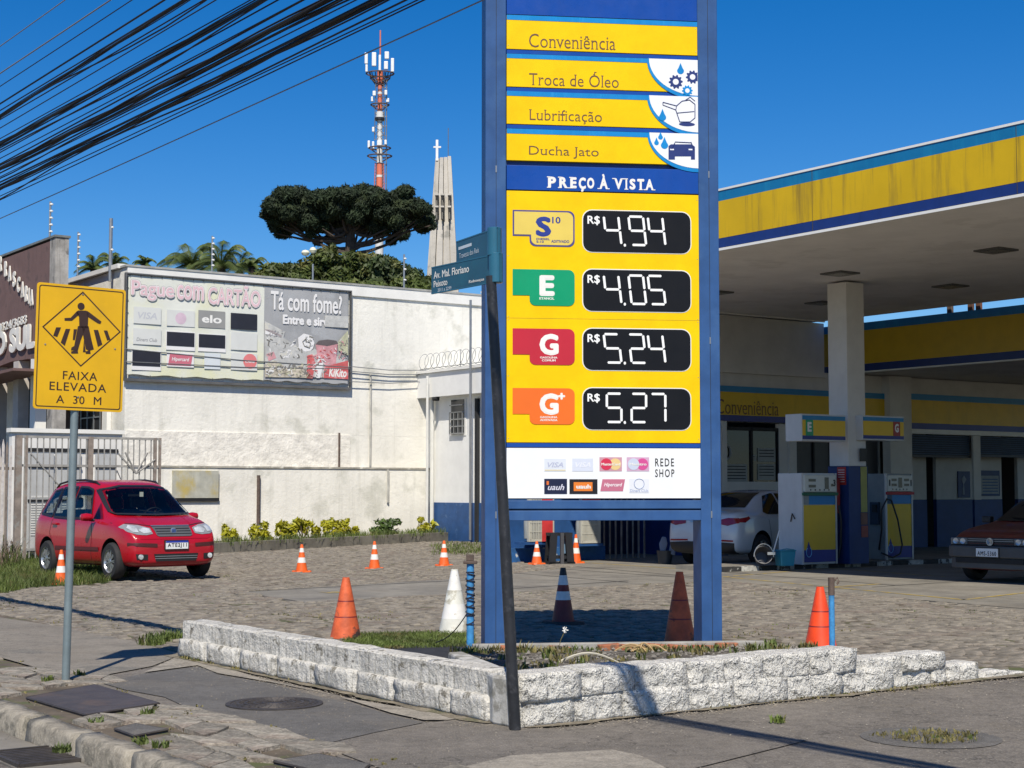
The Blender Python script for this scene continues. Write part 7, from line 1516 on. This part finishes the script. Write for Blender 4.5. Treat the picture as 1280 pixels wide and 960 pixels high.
for (cx, cy, r_) in clumps:
    cy = cy-(6 if cy > 268 else 0); r_ = r_*(.88 if cy > 262 else 1.0); c = YP(cx, cy, Y); rad = r_*Y/F*.86
    for dy in ((rr.uniform(-1.2, -.2)), rr.uniform(.4, 2.6)): el.append((c.x-aw.x, dy*1.3, c.z+rr.uniform(-.1, .1), rad, rad*1.15, rad*.74))
    s = Vector((0, 0, hub-.2+rr.uniform(-.5, 1.2))); e = Vector((c.x-aw.x, rr.uniform(-1, 1), c.z-rad*.3)); md = s.lerp(e, .55)-Vector((0, 0, .45)); br.tube([s, s.lerp(md, .5)-Vector((0, 0, .1)), md, e], [.13, .10, .075, .04], bark, 6)
obj('branches', br, ar, smooth=True)
leaves('crown', el, 90000, .11, needles, ar, seed=9, shell=.35, aspect=3.0, up=.1)
# palms
frond = mat('palm_frond', (.11, .15, .04), .5, .35, 2, col2=(.22, .24, .09), c2s=2, trans=.3)
def palm(px_, py_, Y, rad, n, label, seed):
    c = YP(px_, py_, Y); t = thing('palm_tree', label, 'palm tree', (c.x, Y, 0), group='palm trees behind the white building'); b = MB(); b.tube([(0, 0, 0), (0, 0, c.z)], [.2, .14], bark, 8); obj('trunk', b, t); rr = random.Random(seed)
    for k in range(n):
        a = k*2*math.pi/n+rr.uniform(-.2, .2); up_ = rr.uniform(.1, 1.15); pts = []
        for i in range(9): s = i/8; pts.append(Vector((math.cos(a)*rad*s*(1-.3*up_), math.sin(a)*rad*s*(1-.3*up_), c.z+rad*(up_*1.6*s-(.45+up_*.75)*s*s))))
        b = MB(); b.tube(pts, [.03*(1-.8*i/8) for i in range(9)], frond, 4, False)
        for i in range(1, 9):
            for f in (0, .2, .4, .6, .8):
                p = pts[i-1].lerp(pts[i], f); tg = (pts[i]-pts[i-1]).normalized(); sd_ = tg.cross(Vector((0, 0, 1))).normalized(); ln = rad*.36*(1-.45*i/8)
                for s in (-1, 1): q = p+sd_*s*ln*.8+tg*ln*.5-Vector((0, 0, ln*.45)); w2 = tg*.016; b.add([p-w2, p+w2, q], [(0, 1, 2)], frond)
        obj('frond', b, t)
palm(240, 332, 62, 1.6, 22, 'largest palm crown above the left half of the banner', 1); palm(276, 333, 60, 1.4, 20, 'palm crown right of the largest one', 2); palm(181, 330, 64, .6, 12, 'small palm tip above the word Pague', 3); palm(143, 333, 66, 1.0, 14, 'palm partly hidden at the corner of the white building', 4); palm(117, 336, 64, .9, 12, 'palm peeping out above the yellow road sign', 5); palm(315, 334, 63, .8, 11, 'small palm crown beside the leafy trees', 6); palm(300, 336, 66, 1.3, 15, 'palm crown between two others above the word CARTÃO', 7)
# phone mast
Y = 130; c = YP(474, 300, Y); sc = Y/F; mz = lambda y: YP(474, y, Y).z; pm = thing('phone_mast', 'tall red and white phone mast with antenna panels behind the pine', 'phone mast', (c.x, Y, 0))
mr = mat('mast_red', (.62, .16, .08), .5, .1, .5); mw = mat('mast_white', (.62, .62, .60), .5, .06, .5); anw = mat('antenna_white', (.74, .75, .75), .4, .04)
for k, (y0, y1, m_, r_) in enumerate(((640, 240, mw, .36), (240, 222, mr, .30), (222, 219, mw, .31), (219, 204, mr, .29), (204, 176, mw, .24), (176, 150, mw, .22), (150, 140, mw, .34), (140, 118, mr, .20), (118, 115, mw, .21), (115, 100, mr, .19), (100, 88, mr, .24))): b = MB(); b.lathe([(r_, 0), (r_*.97, mz(y1)-mz(y0)-.01)], m_, 14, c=(0, 0, max(0, mz(y0)))); obj('mast_section', b, pm, smooth=True)
b = MB(); b.tube([(0, 0, mz(90)), (0, 0, mz(38))], .06, mr, 6); b.tube([(.55, 0, mz(240)), (.55, 0, mz(100))], .05, GREY, 5); [b.box(.2, .6, -.03, .03, mz(y), mz(y)+.06, GREY) for y in range(110, 240, 12)]; obj('ladder', b, pm)
def frame(y, rad, nm):
    b = MB(); z = mz(y); pts = [(rad*math.cos(a*math.pi/6), rad*.8*math.sin(a*math.pi/6), z) for a in range(13)]; b.tube(pts, .06, RUST, 5, False); [b.tube([(0, 0, z-.6), p], .05, RUST, 5) for p in pts[::3]]; obj(nm, b, pm)
frame(92, 1.15, 'platform'); frame(98, .8, 'platform'); frame(131, .75, 'platform'); frame(185, .9, 'platform'); frame(195, 1.0, 'platform')
for (px_, y0, y1, w_) in ((456, 66, 80, 4), (456.5, 81, 90, 3), (466.5, 67, 84, 5.5), (483, 66, 75, 5.5), (482, 78, 88, 5), (490, 73, 90, 4), (474, 70, 90, 3), (467, 115, 121, 4), (464, 121, 127, 3), (482, 114, 120, 3.5), (484, 123, 128, 4), (466, 160, 166, 3), (460, 176, 185, 3), (482, 176, 182, 3), (474, 177, 183, 6), (466, 178, 187, 3)):
    x = (px_-474)*sc*.98; b = MB(); b.box(-w_*sc/2, w_*sc/2, -.12, .12, 0, mz(y0)-mz(y1), anw); obj('antenna_panel', b, pm, loc=(x, -.3 if abs(x) < .6 else 0, mz(y1)), bevel=.04)
for (ya, yb3) in ((240, 204), (176, 100)):
    b = MB(); za_, zb3 = mz(ya), mz(yb3); n_ = 9
    for sx in (-.42, .42): b.tube([(sx, -.2, za_), (sx*.8, -.2, zb3)], .035, mr if ya > 200 else GREY, 4)
    for q in range(n_): z_ = za_+(zb3-za_)*q/n_; z2 = za_+(zb3-za_)*(q+1)/n_; b.tube([(-.4, -.2, z_), (.4, -.2, z2)], .025, GREY, 4); b.tube([(.4, -.2, z_), (-.4, -.2, z2)], .025, GREY, 4)
    obj('lattice', b, pm)
b = MB(); rr = random.Random(2)
for k in range(14): x = rr.uniform(-1.0, 1.0); b.tube([(x, 0, mz(90)), (x*.9, 0, mz(97)), (x*.3, 0, mz(108))], .04, BLACK, 4)
obj('feeder_cables', b, pm)
b = MB(); b.lathe([(.45, -.1), (.45, .1)], BLACK, 14, c=(0, 0, mz(149))); obj('collar', b, pm)
# church tower
Y = 115; ch = thing('church_tower', 'tapering pale concrete church tower with slots and a cross', 'church tower', (YP(553, 300, Y).x, Y, 0)); X0 = ch.location.x
cc = mat('board_concrete', (.50, .47, .42), .85, .12, .4, col2=(.29, .28, .25), c2s=.6, bump=.3, bs=2, bd=.1, streak=.5, streak_col=(.24, .23, .2), sscale=1.2)
tz = lambda y: YP(553, y, Y).z; lx_ = lambda px_: YP(px_, 300, Y).x-X0
def slab(yt, yb2, l0, r0, l1, r1, y0, y1, nm, m_=cc):   # tapered slab, top edge l0..r0, foot l1..r1
    b = MB(); vs = [(lx_(l1), y0-.6, tz(yb2)), (lx_(r1), y0-.6, tz(yb2)), (lx_(r1), y1, tz(yb2)), (lx_(l1), y1, tz(yb2)), (lx_(l0), y0, tz(yt)), (lx_(r0), y0, tz(yt)), (lx_(r0), y1, tz(yt)), (lx_(l0), y1, tz(yt))]
    b.add(vs, [(3, 2, 1, 0), (4, 5, 6, 7), (0, 1, 5, 4), (1, 2, 6, 5), (2, 3, 7, 6), (3, 0, 4, 7)], m_); return obj(nm, b, ch)
slab(199, 600, 545, 562, 519, 585, .4, 3.2, 'core'); 
for k, (a, c_) in enumerate(((0, .25), (.29, .51), (.54, .765), (.79, 1.0))):
    L0, R0, L1, R1 = 544, 563.5, 517, 587; slab(198-k*0.8+k*0, 600, L0+(R0-L0)*a, L0+(R0-L0)*c_, L1+(R1-L1)*a, L1+(R1-L1)*c_, -.15*(1 if k % 2 else .2), .5, 'fin')
for yb2 in ((247, 262), (262, 278)):
    for k, px_ in enumerate((546.5, 553.5, 562.3)):
        b = MB(); b.box(lx_(px_)-.085, lx_(px_)+.085, -.90, -.2, tz(yb2[0]+6), tz(yb2[0]), DARK); b.box(lx_(px_)-.05, lx_(px_)+.05, -.90, -.2, tz(yb2[1]-2), tz(yb2[0]+6), mat('slot_shade', (.16, .15, .13), .9, .1)); obj('slot', b, ch); b = MB(); b.box(lx_(px_)-.13, lx_(px_)+.13, -.95, -.2, tz(yb2[0]), tz(yb2[0])+.12, cc); obj('slot_lintel', b, ch)
b = MB(); zc = tz(201); b.box(lx_(546)-.09, lx_(546)+.09, -.1, .1, zc, tz(175), anw); b.box(lx_(541.5), lx_(551), -.08, .08, tz(185), tz(183), anw); obj('cross', b, ch)
b = MB(); b.tube([(lx_(560), 0, tz(199)), (lx_(560), 0, tz(160))], .03, GREY, 4); obj('lightning_rod', b, ch)
# distant tree line so the lot does not end in the void
far = []
rr = random.Random(12)
for k in range(60): a = k/60; far.append((-90+k*3.2+rr.uniform(-1, 1), 150+rr.uniform(-8, 8), rr.uniform(1, 3), 5, 5, rr.uniform(3, 5)))
leaves('distant_trees', far, 9000, 1.2, darkl, None, kind='stuff', label='distant line of trees behind the buildings', cat='trees', seed=3)
# ================================================================ OVERHEAD CABLES
cab = mat('black_cable', (.012, .012, .013), .6, .1); cabg = mat('grey_cable', (.20, .20, .20), .5, .1)
lst = [(42, .009, 1), (78, .012, 1), (95, .009, 0), (118, .016, 0), (127, .012, 0), (134, .024, 0), (139, .012, 0), (150, .010, 0), (164, .010, 0), (171, .030, 0), (176, .014, 0), (182, .012, 0), (190, .010, 0), (197, .014, 0), (203, .038, 0), (209, .016, 0), (214, .010, 0), (221, .018, 0), (224, .012, 0), (229, .032, 0), (239, .010, 0), (244, .011, 0), (268, .010, 1)]
ORD = ['first', 'second', 'third', 'fourth', 'fifth', 'sixth', 'seventh', 'eighth', 'ninth', 'tenth', 'eleventh', 'twelfth', 'thirteenth', 'fourteenth', 'fifteenth', 'sixteenth', 'seventeenth', 'eighteenth', 'nineteenth', 'twentieth', 'twenty-first', 'twenty-second', 'lowest']
rr = random.Random(21)
for k, (y0, r_, gy) in enumerate(lst):
    ratio = (612-y0)/F*3.19; wv = 4.85-.0032*(268-y0)+rr.uniform(-.05, .05); h = ratio*wv; st0 = 3.2*wv     # height over the eye where it leaves the frame at the left
    s0, s1 = -20, 44; sag = .30+rr.uniform(-.08, .12); slope = rr.uniform(-.006, .006)
    t = thing('overhead_cable', ('thick ' if r_ > .02 else 'pale thin ' if gy else 'thin ')+'overhead cable, '+ORD[k]+' from the top-left corner of the sky', 'cable', WS(wv, s0, 0), 0, 'overhead cables crossing the sky')
    def zc(s): return CH+h+slope*(s-st0)+sag*(((s-12)/32)**2-((st0-12)/32)**2)
    pts = [WS(wv, s, zc(s))-WS(wv, s0, 0) for s in [s0+(s1-s0)*i/30 for i in range(31)]]
    b = MB(); b.tube(pts, r_*.48, cabg if gy else cab, 6); obj('cable', b, t, smooth=1)
    if r_ > .02:
        for q in range(3):
            ph = q*2.1; pp_ = []
            for i in range(161): s = s0+(s1-s0)*i/160; a = s*1.1+ph; p = WS(wv+r_*.55*math.cos(a), s, zc(s)+r_*.75*math.sin(a))-WS(wv, s0, 0); pp_.append(p)
            b = MB(); b.tube(pp_, r_*.20, cab, 4); obj('strand', b, t)
        b = MB(); pp_ = [WS(wv+.03*math.sin(s*1.3), s, zc(s)-r_-.03-.03*math.sin(s*.9+k))-WS(wv, s0, 0) for s in [s0+(s1-s0)*i/90 for i in range(91)]]; b.tube(pp_, .007, cab, 4); obj('loose_wire', b, t)
# telephone drops to the pylon side, and a thin faint one
flush_text()
